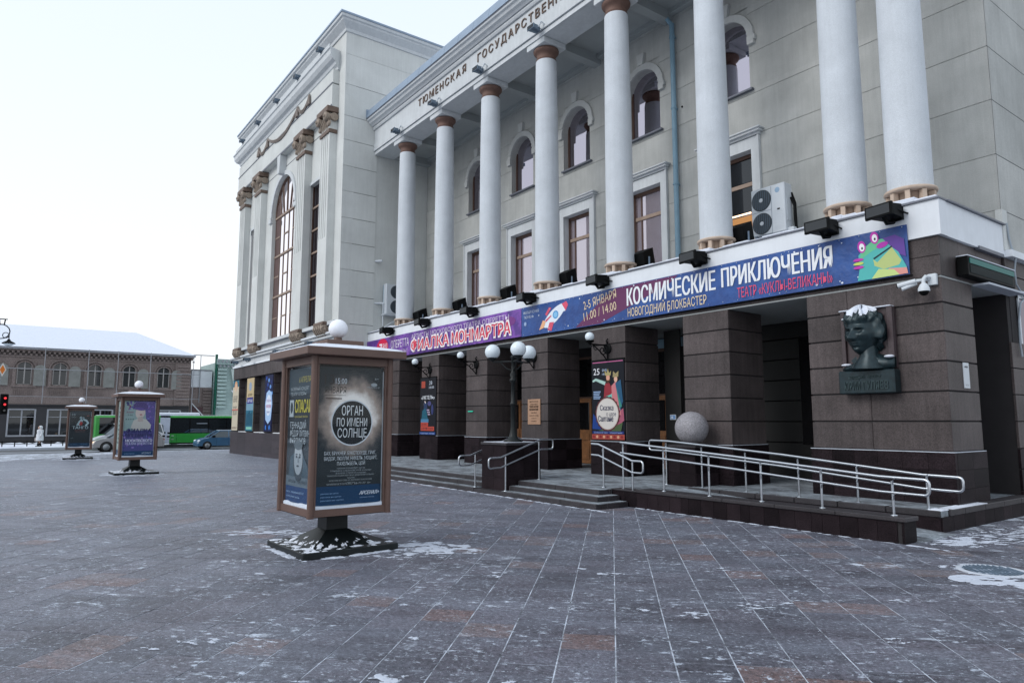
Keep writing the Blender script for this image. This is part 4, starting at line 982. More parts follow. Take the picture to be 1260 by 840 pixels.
for i in range(46):
    x = rs.uniform(.1, 12.5); y = rs.choice((rs.uniform(.03, .12), rs.uniform(.88, .96), rs.uniform(.1, .9))); r_ = rs.choice((.010, .013, .022))
    if 3.1 < x < 10.9 and .13 < y < .9: continue
    P.ell(x, y, r_ * 1.2, r_, 'dfe6f2', 7, step=False)
P.text('2-5 ЯНВАРЯ', 3.2, .52, 1.42, .27, 'e8d2b4', .02, .13); P.text('11.00 / 14.00', 3.2, .17, 1.42, .27, 'e8d2b4', .02, .13)
P.text('КОСМИЧЕСКИЕ', 5.03, .40, 3.05, .50, 'eef1f6', .028); P.text('ПРИКЛЮЧЕНИЯ', 8.28, .42, 2.85, .48, 'eef1f6', .028)
P.text('НОВОГОДНИЙ БЛОКБАСТЕР', 5.05, .08, 2.75, .24, 'ead6b6', .02); P.text('ТЕАТР «КУКЛЫ-ВЕЛИКАНЫ»', 8.72, .09, 2.40, .25, 'e2587a', .022)
# plain green goggle-eyed creature
P.poly([(12.10, .80), (12.45, .84), (12.62, .72), (12.64, .36), (12.40, .50), (12.2, .7)], '67489a')
P.poly([(11.66, .02), (11.72, .30), (11.70, .55), (11.85, .70), (12.05, .80), (12.22, .80), (12.36, .62), (12.50, .48), (12.64, .16), (12.66, .02)], '58b8b4')
P.poly([(11.72, .45), (11.78, .66), (12.0, .80), (12.2, .81), (12.3, .7), (12.0, .6)], '6cc494')
P.poly([(12.0, .42), (12.08, .34), (12.38, .60), (12.55, .30), (12.5, .22), (12.2, .18), (12.02, .28)], 'bccb84'); P.poly([(12.0, .44), (12.38, .63), (12.39, .60), (12.02, .41)], '20303a')
P.poly([(12.2, .02), (12.3, .18), (12.64, .14), (12.66, .02)], 'e09a90'); P.poly([(11.95, .02), (12.1, .20), (12.4, .14), (12.5, .02)], 'c8dc8c')
for cx_, cy_ in ((11.78, .72), (12.05, .86)): P.ell(cx_, cy_, .085, .13, 'c23fae', 16, .15); P.ell(cx_ + .005, cy_ - .01, .055, .085, 'f2f4f6', 14, .15, True); P.ell(cx_ + .01, cy_ - .03, .02, .03, '202838', 8)
P.ell(12.2, .68, .12, .06, 'b83fb0', 14, .2)
for y in (.46, .38, .30): P.ell(11.70, y, .11, .032, ('c23fae', 'c8dc6c', 'c23fae')[int((y - .29) / .08)], 12)
P.build('printed_lettering', o)
gm = MB(); 
for i in range(30): 
    for z in (4.83, 5.745): gm.ball((-18.7 + .43 * i, YBN - .004, z), .012, 6)
gm.build('eyelets', M['steel'], o)
MB().tube([(-31.9, 14.24, 4.77), (-6.1, 14.24, 4.755)], .012, 6).build('banner_rope', M['black'], o)

def poster(x0, x1, z0, z1, base, label, fn, yf=14.255, group=None):
    o = MB().box(x0, x1, yf, yf + .02, z0, z1).build('poster', ink(base)); tag(o, label, 'poster', group)
    P = Print((x0, yf, z0), *AX); P.lay = 1; P.W = x1 - x0; P.H = z1 - z0; fn(P); P.build('poster_print', o)
    MB().box(x0 - .02, x1 + .02, yf - .012, yf + .03, z1 - .01, z1 + .025).box(x0 - .02, x1 + .02, yf - .012, yf + .03, z0 - .025, z0 + .01).build('batten', M['black'], o)
    return o
def saltan(P):
    W, H = P.W, P.H
    P.rect(.04, H - .07, W - .04, H - .045, 'c86a9a'); P.text('25', .08, H - .42, .26, .20, 'e8e8ee', .02); P.text('ЯНВ', .45, H - .34, .2, .08, 'b8c8e0', .01); P.text('18:00', .45, H - .44, .24, .06, 'b8c8e0', .0)
    for i in range(5): P.rect(.07, 1.38 - .05 * i, .38 - .03 * (i % 3), 1.41 - .05 * i, '8fa8cc', i == 0)
    P.poly([(.0, .30), (.05, .75), (.2, .6), (.35, .35), (.5, .28)], '1d3f86'); P.poly([(.4, .26), (.9, .26), (W - .02, .55), (W - .05, .9), (.8, .6)], 'a85a70')
    # two storybook figures in robes and crowns
    P.poly([(.48, .95), (.56, 1.62), (.74, 1.66), (.86, 1.45), (.82, .90)], '92303a'); P.poly([(.56, 1.58), (.18, 1.72), (.05, 1.68), (.04, 1.74), (.18, 1.80), (.60, 1.68)], 'a8c8c0')
    P.poly([(.60, 1.25), (.8, 1.3), (.98, 1.42), (1.02, 1.30), (.84, 1.12), (.62, 1.10)], '6fc0b4'); P.ell(.70, 1.80, .075, .10, 'd8a088'); P.poly([(.58, 1.86), (.56, 2.02), (.65, 1.93), (.70, 2.06), (.76, 1.93), (.84, 2.0), (.81, 1.86)], 'a89a6a')
    P.poly([(.58, 1.72), (.82, 1.72), (.70, 1.62)], '4a3020')
    P.poly([(.88, .7), (.84, 1.55), (1.02, 1.68), (1.20, 1.50), (1.22, .7)], 'c87a80'); P.poly([(1.0, 1.62), (1.22, 1.72), (1.30, 1.1), (1.18, .8)], '2a5878'); P.ell(1.02, 1.74, .07, .09, 'dcae98'); P.poly([(.90, 1.80), (.92, 1.98), (1.02, 1.90), (1.14, 1.97), (1.13, 1.80)], '9a8c66'); P.poly([(1.05, 1.5), (1.15, 1.2), (1.26, .95), (1.15, .9)], '3f8a80')
    P.poly([(.25 + .02, .26), (.6, .20), (1.2, .22), (1.28, .50), (.9, .36)], '4a5e3e')
    n_ = 22; P.poly([(.66 + (.49 + .03 * (i % 2)) * math.cos(2 * PI * i / (2 * n_)) , .74 + (.49 + .03 * (i % 2)) * math.sin(2 * PI * i / (2 * n_))) for i in range(2 * n_)], '5a2c30')
    P.ell(.66, .74, .46, .46, 'c8bcb4', 28); P.ell(.66, .74, .43, .43, 'd8d2cc', 28)
    P.text('Сказка', .36, .84, .55, .16, '20284a', .03); P.text('о царе', .62, .68, .40, .12, '20284a', .02); P.text('Салтане', .28, .52, .62, .17, '20284a', .03)
    P.rect(.02, .16, W - .02, .24, '20306c'); P.text('большой зал филармонии', .1, .175, W - .2, .05, '9db0dc', .01)
    P.rect(0, 0, W, .15, 'a04a40')
    for i in range(9): P.ell(.08 + .145 * i, .075, .05, .045, 'd8a080' if i % 2 else '8a2c30', 8, step=(i == 0))
poster(-15.38, -14.03, 1.38, 3.70, '10141e', 'tall dark poster with two crowned fairy-tale figures', saltan)
def metel(P):
    W, H = P.W, P.H
    P.rect(.10, H - .42, .42, H - .14, 'a84838'); P.text('28', .75, H - .30, .25, .16, 'c8d0dc', .02); P.text('18:00', .75, H - .46, .4, .10, 'c8d0dc', .01)
    P.text('«МЕТЕЛЬ»', .12, H - .90, W - .24, .15, 'dfe4ea', .025); P.ell(.42, H - 1.12, .09, .15, 'd8c8c4'); P.poly([(.3, .9), (.35, 1.4), (.46, 1.30), (.58, 1.36), (.66, .95)], '2a3a5c'); P.poly([(.15, .60), (.2, 1.0), (.45, 1.12), (.62, .85), (.7, .6)], '1f5a6e')
    for i in range(12): P.ell(.62 + .05 * (i % 4) + .04 * (i // 4), H - 1.35 - .09 * (i // 4), .035, .03, 'b8a8c0', 7, step=(i == 0))
    P.ell(.8, 1.3, .16, .1, '4a4a78', 12); P.ell(1.05, 1.05, .10, .22, '343c6a', 12)
    P.rect(.1, .52, .75, .66, '4a7a9c'); P.rect(.1, .36, .72, .52, 'b84a3c'); P.text('ДЕНИС', .14, .40, .5, .09, '1c1c28', .02); P.rect(.1, .18, 1.22, .35, 'b84a3c'); P.text('СИМФОНИЯ', .14, .215, 1.0, .10, '1c1c28', .02)
    P.rect(0, .02, W, .13, '24407c'); P.text('государственная филармония', .08, .05, W - .16, .05, 'a8bce0', .01)
poster(-26.05, -24.72, 1.34, 3.72, '14151d', 'tall dark poster with a conductor figure and red title block on the fifth pier', metel)
def wpost1(P):
    W, H = P.W, P.H
    P.rect(0, H - .45, W, H, '2a6a80'); P.ell(W / 2, H - .38, .36, .32, 'd8a070'); P.ell(W / 2, H - .5, .2, .3, 'e0c0a8', 14)
    for i, z in enumerate((2.2, 2.05, 1.9, 1.5, 1.2, 1.05)): P.text('КОНЦЕРТ' if i % 2 else 'ВЕЧЕР', .2, z, W - .4, .11, '3c4250', .02)
    P.rect(0, 1.35, W, 1.42, 'c03038'); P.text('АБОНЕМЕНТ', .1, .12, W - .2, .12, '6a3a3a', .02)
def wpost2(P):
    W, H = P.W, P.H
    P.rect(0, 0, W, 1.3, '2f6e86'); P.rect(0, 1.3, W, H - 1.5, '7aa0b4'); P.rect(.12, 1.72, W - .1, 2.12, '3a3a86'); P.text('ОРГАН', .25, 1.80, W - .5, .2, 'e0e4f2', .03)
    for i in range(5): P.rect(.2 + .26 * i, .35, .33 + .26 * i, 1.1 + .08 * (i % 3), '143c54', i == 0)
    P.ell(W / 2, H - .55, .3, .28, '9aaac0', 14); P.text('ДЕТЯМ', .35, H - 1.15, W - .7, .15, '5a5040', .02); P.rect(.15, .1, W - .15, .26, '8ac8b4')
def wpost3(P):
    W, H = P.W, P.H
    for i in range(9): P.ell(.25 + (i * .47) % (W - .4), H - .2 - .13 * i, .16, .12, ('2a4a9a', '6a9ad8', '1a2c6a')[i % 3], 9, step=(i % 3 == 0))
    P.poly([(.3, .7), (.15, 1.6), (.35, 2.3), (.8, 2.45), (1.3, 2.3), (1.5, 1.6), (1.3, .7), (.8, .45)], 'a8c8ee'); P.ell(.8, 1.55, .5, .62, 'dfe8f8', 20)
    P.text('СНЕЖНАЯ', .35, 1.75, .95, .15, '8a4a9a', .02); P.text('КОРОЛЕВА', .35, 1.40, .95, .18, 'b04a8a', .03); P.text('балет', .5, 1.1, .6, .14, '5a6ab0', .02)
    P.ell(.4, .25, .12, .15, '3a7ad0', 10); P.ell(1.1, .25, .14, .15, '3a7ad0', 10)
poster(-49.5, -48.1, 1.30, 4.66, 'cfc4ae', 'tall cream poster with a portrait at its top, at the street corner of the wing', wpost1, YW - .09)
poster(-46.15, -44.6, 1.30, 4.66, 'c8b48e', 'tall poster in sand and teal with a violet title box, on a wing pier', wpost2, YW - .09)
poster(-42.3, -40.8, 1.30, 4.66, '141c44', 'tall midnight blue poster with a pale blue winter bell shape, on a wing pier', wpost3, YW - .09)
# brass notice
o = MB().box(-18.57, -17.90, 14.265, 14.29, 1.80, 2.64, c=.005).build('notice_plate', M['brass']); tag(o, 'yellow brass notice plate with lines of engraved text on the fourth pier', 'plaque')
P = Print((-18.57, 14.264, 1.80), *AX)
for i, (t, h, m_) in enumerate((('МИНИСТЕРСТВО КУЛЬТУРЫ', .035, .10), ('ТЮМЕНСКОЙ ОБЛАСТИ', .035, .14), ('ТЮМЕНСКАЯ', .065, .10), ('ФИЛАРМОНИЯ', .065, .10), ('РЕЖИМ РАБОТЫ', .035, .18), ('ПОНЕДЕЛЬНИК - ПЯТНИЦА', .03, .09), ('СУББОТА', .03, .2), ('ВОСКРЕСЕНЬЕ', .03, .2))): P.text(t, m_, .74 - .092 * i, .67 - 2 * m_, h, '2c1c12', .03)
P.build('engraved_text', o)
# little plate low on the corner pier's side, notice at the door, green strip light
o = MB().box(-5.63, -5.615, 14.98, 15.24, 2.54, 3.04, c=.003).build('notice_plate', M['acwhite']); tag(o, 'small white notice sheet on the street side of the corner pier', 'notice')
P = Print((-5.614, 14.98, 2.54), *AY); P.text('АФИША', .05, .40, .16, .035, '30343c', .03); P.text('КАССА', .06, .05, .14, .03, '50545c', .02); P.build('notice_print', o)
o = MB().box(-13.80, -13.58, 15.9, 15.93, 1.95, 2.1).build('notice_plate', M['acwhite']); tag(o, 'tiny blue and white notice on the dark wall behind the stone ball', 'notice')
P = Print((-13.80, 15.899, 1.95), *AX); P.rect(.02, .02, .20, .13, '7aa4d8'); P.rect(.05, .04, .12, .10, 'e0e8f4'); P.build('notice_print', o)
MB().box(-14.0, -13.4, 15.94, 16.0, TZ, 4.6).build('door_pillar', M['inner'], bld)
o = MB().box(-22.30, -21.98, 14.26, 14.29, 2.26, 2.30).build('strip_light', M['greenled']); tag(o, 'short green light strip on the face of the pier left of the lamp', 'light strip')

# ================================================================ RUNNING-TEXT BOARD, CAMERA, CABLE, ROUND SIGN
o = thing('display_board', (-5.5, 16.2, 4.9), 'long black electronic text board with a green stripe on the street side wall', 'display board')
MB().box(-5.60, -5.40, 14.98, 17.40, 4.74, 5.12, c=.01).build('case', M['black'], o)
MB().box(-5.40, -5.385, 15.06, 17.34, 4.98, 5.09).build('green_stripe', ink('1c6e68'), o)
for i in range(26): pass
mb = MB()
for i in range(44): mb.box(-5.40, -5.388, 15.08 + .05 * i, 15.10 + .05 * i, 4.79, 4.96)
tag(mb.build('led_strips', ink('14262a'), o), kind='stuff')
MB().box(-5.6, -5.39, 14.97, 17.41, 5.121, 5.14).build('snow_cap', M['snow'], o)
MB().box(-5.60, -5.30, 15.68, 17.62, 4.62, 4.66).build('door_canopy', M['oldsnow'], bld)
o = thing('security_camera', (-5.85, 14.1, 4.6), 'white dome security camera with two arm cameras below the blue banner end', 'security camera')
MB().box(-5.84, -5.68, 14.22, 14.30, 4.50, 4.72, c=.01).build('bracket', M['acwhite'], o)
MB().tube([(-5.80, 14.25, 4.66), (-5.82, 14.10, 4.66), (-5.84, 14.05, 4.60), (-5.84, 14.05, 4.52)], .035, 8).lathe([(.03, .10), (.06, .08), (.10, .0), (.105, -.06)], (-5.84, 14.05, 4.43), 18).build('dome_housing', M['acwhite'], o)
MB().ball((-5.84, 14.05, 4.37), .085, 16, 0, (1, 1, 1), -1, .2).build('dome_glass', M['black'], o)
MB().tube([(-5.80, 14.22, 4.62), (-5.98, 14.12, 4.60), (-6.06, 14.10, 4.58)], .03, 8).tube([(-6.0, 14.10, 4.60), (-6.30, 14.02, 4.54)], .05, 8).tube([(-6.0, 14.14, 4.56), (-6.22, 14.0, 4.46)], .035, 8).build('arm_camera', M['acwhite'], o)
MB().tube([(-6.295, 14.02, 4.541), (-6.32, 14.012, 4.535)], .04, 8).build('lens', M['black'], o)
o = MB().tube([(-5.53, 17.60, 6.25), (-5.52, 17.62, 5.95), (-5.50, 17.66, 5.72), (-5.46, 17.75, 5.50), (-5.50, 17.74, 5.2), (-5.51, 17.80, 4.9), (-5.51, 18.1, 4.72), (-5.52, 18.35, 4.66), (-5.52, 18.0, 4.5), (-5.53, 17.84, 4.1), (-5.53, 17.80, 3.6), (-5.53, 17.86, 3.3)], .022, 6).build('wall_cable', M['cable']); tag(o, 'loose grey cable hanging down the wall corner beside the text board', 'cable')
o = MB().lathe([(.30, -.01), (.30, .01)], (-5.53, 18.35, 2.1), 8, axis='x', smooth=False).build('warning_sign', ink('c8a0ae')); tag(o, 'octagonal pink-rimmed sign on the wall at the right edge', 'sign')
MB().lathe([(.25, 0), (.25, .005)], (-5.52, 18.35, 2.1), 8, axis='x', smooth=False).build('sign_face', ink('2c2030'), o)

# ================================================================ BRONZE PORTRAIT RELIEF
o = thing('portrait_relief', (-7.03, 14.2, 3.3), 'green bronze portrait bust of a man with snow on its hair, on the corner pier', 'relief')
MB().box(-7.56, -6.50, 14.20, 14.30, 2.95, 4.19, c=.01).box(-7.56, -7.47, 14.14, 14.20, 2.95, 4.19, c=.01).box(-6.62, -6.50, 14.14, 14.20, 2.95, 4.19, c=.01).build('backing_slab', mat('red_brown_slab', (.050, .034, .038), .4, var=.2, vscale=5, grain=.3, gscale=60), o)
MB().box(-7.60, -6.47, 14.02, 14.28, 2.46, 2.93, c=.02).build('name_block', M['bronze'], o)
def relieftext(t, x0, z0, w_, h):
    V, F = textmesh(t, 0); xs_ = [a for a, _ in V]; a0, a1 = min(xs_), max(xs_); mb = MB()
    f = [(x0 + (a - a0) * w_ / (a1 - a0), 14.005, z0 + b_ * h / .73) for a, b_ in V]; n_ = len(f); ed = {}
    for q in F:
        for i in range(len(q)): ed[(q[i], q[(i + 1) % len(q)])] = 1
    for i, q in enumerate(F): mb.add([(f[j][0], f[j][1] - (i % 23) * 1e-4, f[j][2]) for j in q], [tuple(range(len(q)))])
    mb.add(f + [(p[0], 14.03, p[2]) for p in f], [(a, b_, b_ + n_, a + n_) for a, b_ in ed if (b_, a) not in ed]); return mb
relieftext('ЮРИЙ', -7.47, 2.54, .32, .17).build('relief_word', M.setdefault('bronze_l', mat('worn_bronze', (.035, .06, .065), .4, metal=.4, var=.3, vscale=15)), o)
relieftext('ГУЛЯЕВ', -7.09, 2.54, .50, .17).build('relief_word', M['bronze_l'] if 'bronze_l' in M else M.setdefault('bronze_l', mat('worn_bronze', (.035, .06, .065), .4, metal=.4, var=.3, vscale=15)), o)
relieftext('народный', -7.38, 2.77, .33, .075).build('relief_word', M['bronze_l'], o)
relieftext('артист', -7.0, 2.77, .28, .075).build('relief_word', M['bronze_l'], o)
def metaball(els, name, res=.028, thr=.6):
    md = bpy.data.metaballs.new(name); mo = bpy.data.objects.new(name, md); COL.objects.link(mo)
    md.resolution = res; md.render_resolution = res; md.threshold = thr
    for (x, y, z, rx, ry, rz2, neg) in els:
        e = md.elements.new(); e.type = 'ELLIPSOID'; e.co = (x, y, z); R_ = max(rx, ry, rz2); e.radius = 1.0
        e.size_x, e.size_y, e.size_z = rx, ry, rz2; e.use_negative = bool(neg); e.stiffness = 2
    bpy.context.view_layer.update(); dg = bpy.context.evaluated_depsgraph_get()
    me = bpy.data.meshes.new_from_object(mo.evaluated_get(dg)); bpy.data.objects.remove(mo); bpy.data.metaballs.remove(md); return me
def headmesh():
    # a head by displacement of a sphere: face looks along -Y, then turned to the photo's three-quarter view
    nu, nv = 96, 72; V = []; 
    def g(x, c, s): return math.exp(-((x - c) / s) ** 2)
    for j in range(nv + 1):
        ph = -PI / 2 + PI * j / nv
        for i in range(nu):
            th = 2 * PI * i / nu; x = math.cos(ph) * math.sin(th); y = -math.cos(ph) * math.cos(th); z = math.sin(ph)
            X_, Y_, Z_ = x * .205, y * .255, z * .315
            fr = max(0, -y)                                     # frontness
            if z < 0: k = 1 - .34 * (-z) ** 1.3; X_ *= k                # narrowing jaw
            if z < -.1: Y_ = Y_ * (1 - .10 * (-z - .1)) 
            if y > 0 and z < -.2: Y_ *= (1 - .45 * min(1, (-z - .2)))
            lx, lz = X_, Z_
            d = 0
            d += .085 * g(lx, 0, .032) * max(0, min(1, (-.005 - lz + .09) / .13)) * (1 if lz > -.085 else max(0, 1 - (-.085 - lz) / .02)) # nose bridge to tip
            d += .030 * g(lx, 0, .05) * g(lz, -.07, .03)
            for s_ in (-1, 1):
                d += .022 * g(lx, s_ * .036, .018) * g(lz, -.078, .02)        # nostrils
                d -= .055 * g(lx, s_ * .075, .040) * g(lz, .035, .028)        # sockets
                d += .017 * g(lx, s_ * .075, .024) * g(lz, .030, .013)        # eyeballs
                d += .034 * g(lx, s_ * .080, .05) * g(lz, .078, .018)         # brows
                d += .018 * g(lx, s_ * .115, .035) * g(lz, -.035, .04)        # cheekbones
                d -= .012 * g(lx, s_ * .105, .03) * g(lz, -.13, .04)
                d -= .018 * g(lx, s_ * .070, .012) * g(lz, -.11, .045)         # smile lines
            d += .022 * g(lx, 0, .055) * g(lz, -.135, .013); d += .024 * g(lx, 0, .045) * g(lz, -.165, .014); d -= .014 * g(lx, 0, .06) * g(lz, -.150, .006)
            d -= .012 * g(lx, 0, .05) * g(lz, -.195, .014); d += .040 * g(lx, 0, .055) * g(lz, -.238, .035)
            Y_ -= d * (1 if fr > .15 else fr / .15)
            # hair: swept waves over the top, sides and back
            hb = max(0, min(1, (z - .42 + .55 * max(0, y)) / .12)) if y < .35 else max(0, min(1, (z + .75) / .15))
            if abs(x) > .80 and z > -.25 and y > -.35: hb = max(hb, min(1, (y + .35) / .2))
            if hb > 0:
                wv = .5 + .5 * math.sin(9 * th + 7 * z + 2.2 * math.sin(5 * z + 3 * x)); w2 = .5 + .5 * math.sin(17 * th - 11 * z)
                rr = hb * (.026 + .052 * wv ** 1.5 + .020 * w2); L_ = math.sqrt(x * x + y * y + z * z); X_ += x * rr; Y_ += y * rr; Z_ += z * rr * 1.1
            V.append((X_, Y_, Z_))
    F = [(j * nu + i, j * nu + (i + 1) % nu, (j + 1) * nu + (i + 1) % nu, (j + 1) * nu + i) for j in range(nv) for i in range(nu)]
    return V, F
V, F = headmesh(); rot = R(-34)
hc = Vector((-7.05, 14.07, 3.67)); mb = MB(); tl = R(6)
def hd_(v):
    x, y, z = v; y2 = y; x2 = x * math.cos(tl) + z * math.sin(tl); z2 = -x * math.sin(tl) + z * math.cos(tl)
    return (hc.x + (x2 * math.cos(rot) - y2 * math.sin(rot) * -1) * 1.02, hc.y + (x2 * math.sin(rot) * -1 + y2 * math.cos(rot)) * .85, hc.z + z2 * 1.04)
def turn(v, a=R(-12)):
    x, y, z = v; K = 1.56; return (hc.x + K * (x * math.cos(a) - y * math.sin(a)), hc.y + K * (x * math.sin(a) + y * math.cos(a)) * .80, hc.z + z * 1.44)
mb.add([turn(v) for v in V], F, 0, True)
# ear, neck, shoulders cut straight above the name block
e_ = turn((.205, .03, .0)); mb.ball((e_[0], e_[1] - .02, e_[2] - .02), .05, 12, 0, (.5, .6, 1.25)); mb.lathe([(.035, 0), (.045, .01), (.035, .02)], (e_[0] - .01, e_[1] - .05, e_[2]), 12, axis='y')
mb.tube([(-6.99, 14.10, 3.45), (-6.98, 14.11, 3.22), (-6.99, 14.13, 2.98)], [.17, .18, .34], 24)
n_ = 14; sh = []
prof = [(-7.53, 2.94, 3.02), (-7.42, 2.94, 3.06), (-7.28, 2.94, 3.12), (-7.15, 2.94, 3.21), (-7.02, 2.94, 3.16), (-6.88, 2.94, 3.26), (-6.74, 2.94, 3.22), (-6.62, 2.94, 3.18), (-6.50, 2.96, 3.17)]
for k, (x, za, zb_) in enumerate(prof):
    dp = .12 + .10 * math.sin(PI * k / 8)
    sh.append([(x, 14.21, za), (x, 14.21 - dp, za), (x, 14.19 - dp, (za + zb_) / 2), (x, 14.21 - dp * .7, zb_ - .02), (x, 14.21, zb_ + .02)])
v = [q for s_ in sh for q in s_]; mb.add(v, [(i * 5 + j, (i + 1) * 5 + j, (i + 1) * 5 + j + 1, i * 5 + j + 1) for i in range(8) for j in range(4)] + [(0, 1, 2, 3, 4), (44, 43, 42, 41, 40)], 0, True)
for s_, (a, b_) in enumerate(((-7.20, -7.08), (-6.86, -6.98))):     # coat lapels
    mb.add([(a, 14.01, 3.22), (b_, 13.985, 2.95), (b_ + (.07 if s_ else -.07), 13.98, 2.95), (a + (.11 if s_ else -.11), 14.02, 3.14)], [(0, 1, 2, 3)])
mb.build('bust', M['bronze'], o)
# snow on the hair, the shoulders and the slab
mb = MB(); cap = [turn(tuple(c_ * 1.0 for c_ in v)) for v in V]; nu = 96
idx = {}; vs = []; fs = []
for f in F:
    P4 = [V[i] for i in f]; c_ = sum((Vector(p) for p in P4), Vector()) / 4
    if c_.z > .285 + .045 * math.sin(c_.x * 40) + .02 * math.sin(c_.x * 90 + c_.y * 60) and True:
        q = []
        for i in f:
            if i not in idx: idx[i] = len(vs); p = turn(V[i]); vs.append((p[0], p[1] - .004, p[2] + .010))
            q.append(idx[i])
        fs.append(tuple(q))
mb.add(vs, fs, 0, True)
mb.build('hair_snow', M['snow'], o)
MB().ball((-7.44, 14.08, 3.06), .10, 14, 0, (1.1, .8, .28)).build('shoulder_snow', M['snow'], o)
MB().ball((-6.58, 14.09, 3.185), .09, 14, 0, (1.1, .8, .35)).build('shoulder_snow', M['snow'], o)
MB().box(-7.58, -6.52, 14.12, 14.30, 4.19, 4.215, c=.008).build('slab_snow', M['snow'], o)

# ================================================================ LAMPS AND FLOODLIGHTS
def scroll(cx, cy, cz, r0, r1, a0, a1, plane, n_=16, rr=.012):
    pts = []
    for i in range(n_ + 1):
        t = i / n_; a = a0 + (a1 - a0) * t; r = r0 + (r1 - r0) * t; u, v_ = r * math.cos(a), r * math.sin(a)
        pts.append((cx + u, cy, cz + v_) if plane == 'x' else (cx, cy + u, cz + v_))
    return pts
def walllamp():
    t = local(thing('wall_lamp', (0, 0, 0), 'x', 'wall lamp', 'globe lamps on the arcade piers'))
    MB().lathe([(.16, 0), (.16, -.03), (.10, -.04)], (0, 0, 0), 14, axis='y').tube([(0, -.02, .22), (0, -.02, -.38)], .025, 6).build('wall_plate', M['black'], t)
    a = MB(); a.tube([(0, -.03, .10), (0, -.74, .10)], .022, 8)
    a.tube(scroll(0, -.22, -.06, .17, .03, R(100), R(-420), 'y'), .016, 6).tube(scroll(0, -.48, .0, .11, .02, R(80), R(420), 'y'), .013, 6)
    a.tube([(0, -.03, -.36), (0, -.16, -.22), (0, -.36, -.06), (0, -.60, .08)], .02, 6).tube([(0, -.02, .10), (0, -.06, .24), (0, .0, .30)], .018, 6)
    a.build('arm', M['black'], t)
    MB().lathe([(.02, 0), (.05, .02), (.12, .06), (.13, .10)], (0, -.72, .10), 14).build('cup', M['black'], t)
    MB().ball((0, -.72, .31), .135, 24).build('globe', M['globe'], t)
    return t
w0 = walllamp()
wl = [(-14.72, 'globe wall lamp on a black scroll bracket above the fairy-tale poster'), (-18.25, 'globe wall lamp on the fourth pier, partly hidden behind the street lamp'), (-21.77, 'globe wall lamp on the pier left of the street lamp, over a bare stone face'), (-25.30, 'globe wall lamp above the poster of the conductor')]
for i, (x, lb) in enumerate(wl):
    if i == 0: w0.location = (x, YF, 4.03); w0['label'] = lb
    else: copy_tree(w0, (x, YF, 4.03), label=lb)
# globe street lamp on the plinth
t = thing('street_lamp', (-15.30, 11.25, 1.34), 'black three-armed street lamp with white globes on the granite plinth', 'street lamp'); local(t)
pb = MB(); pb.lathe([(.26, 0), (.26, .05), (.14, .10), (.10, .20), (.085, .28), (.07, .36), (.065, 1.0), (.085, 1.02), (.085, 1.05), (.062, 1.08), (.055, 1.62), (.10, 1.66), (.10, 1.70), (.06, 1.74), (.09, 1.84), (.05, 1.92), (.045, 2.28), (.09, 2.32), (.03, 2.38)], (0, 0, 0), 20)
pb.build('pole', M['blackmatt'], t)
for k in range(3):
    a = R((-23, -143, 97)[k]); ca, sa = math.cos(a), math.sin(a); am = MB()
    am.tube([(0, 0, 2.20), (.3 * ca, .3 * sa, 2.20), (.58 * ca, .58 * sa, 2.20), (.60 * ca, .60 * sa, 2.26)], .022, 8)
    am.tube([(.04 * ca, .04 * sa, 1.95), (.2 * ca, .2 * sa, 2.02), (.36 * ca, .36 * sa, 2.18)], .016, 6)
    am.lathe([(.02, -.03), (.06, 0), (.13, .05), (.14, .09)], (.60 * ca, .60 * sa, 2.24), 14); ao = am.build('arm', M['blackmatt'], t)
    MB().ball((.60 * ca, .60 * sa, 2.48), .212, 28).build('globe', M['globe'], ao)
# floodlights
def flood(name, grp, mk, k=1.0):
    t = local(thing(name, (0, 0, 0), 'x', 'floodlight', grp))
    mb = MB(); mb.hexa([(-.30 * k, -.52 * k, -.14 * k), (.30 * k, -.52 * k, -.14 * k), (.22 * k, -.05 * k, -.16 * k), (-.22 * k, -.05 * k, -.16 * k)], [(-.30 * k, -.55 * k, .10 * k), (.30 * k, -.55 * k, .10 * k), (.22 * k, -.06 * k, .16 * k), (-.22 * k, -.06 * k, .16 * k)])
    mb.box(-.34 * k, .34 * k, -.60 * k, -.53 * k, -.18 * k, .13 * k, c=.01).tube([(.0, -.42 * k, -.13 * k), (.0, -.30 * k, -.28 * k), (.0, -.06 * k, -.22 * k)], .05 * k, 8); mb.box(-.20 * k, .20 * k, -.04 * k, .04 * k, -.20 * k, .12 * k, c=.01)
    mb.build('housing', mk, t)
    MB().box(-.29 * k, .29 * k, -.612 * k, -.601 * k, -.13 * k, .09 * k).build('lens', M['glassdark'], t)
    MB().tube([(-.24 * k, -.30 * k, 0), (-.24 * k, .05 * k, -.05 * k), (-.24 * k, .18 * k, -.05 * k)], .022 * k, 6).tube([(.24 * k, -.30 * k, 0), (.24 * k, .05 * k, -.05 * k), (.24 * k, .18 * k, -.05 * k)], .022 * k, 6).build('bracket', mk, t)
    return t
f0 = flood('floodlight', 'black floodlights bolted along the white fascia', M['black'], .86)
sc_ = local(f0); MB().box(-.20, .16, -.36, -.10, .115, .145, c=.012).build('snow_cap', M['oldsnow'], f0)
place = [(-6.34, 'second column pair end, under the corner column'), (-7.68, ''), (-11.12, ''), (-14.65, ''), (-18.13, ''), (-21.72, ''), (-25.35, ''), (-28.7, '')]
fl_lab = ['black floodlight on the fascia beneath the corner column, over the puppet print', 'black floodlight beneath the second column, right of the big air conditioner', 'black floodlight on the fascia beneath the third column, left of the big air conditioner', 'black floodlight on the fascia above the banner date lettering', 'black floodlight on the fascia above the rocket print', 'black floodlight on the fascia above the middle of the purple banner', 'black floodlight on the fascia above the small banner word beside the red dot', 'black floodlight on the fascia nearest the tall wing']
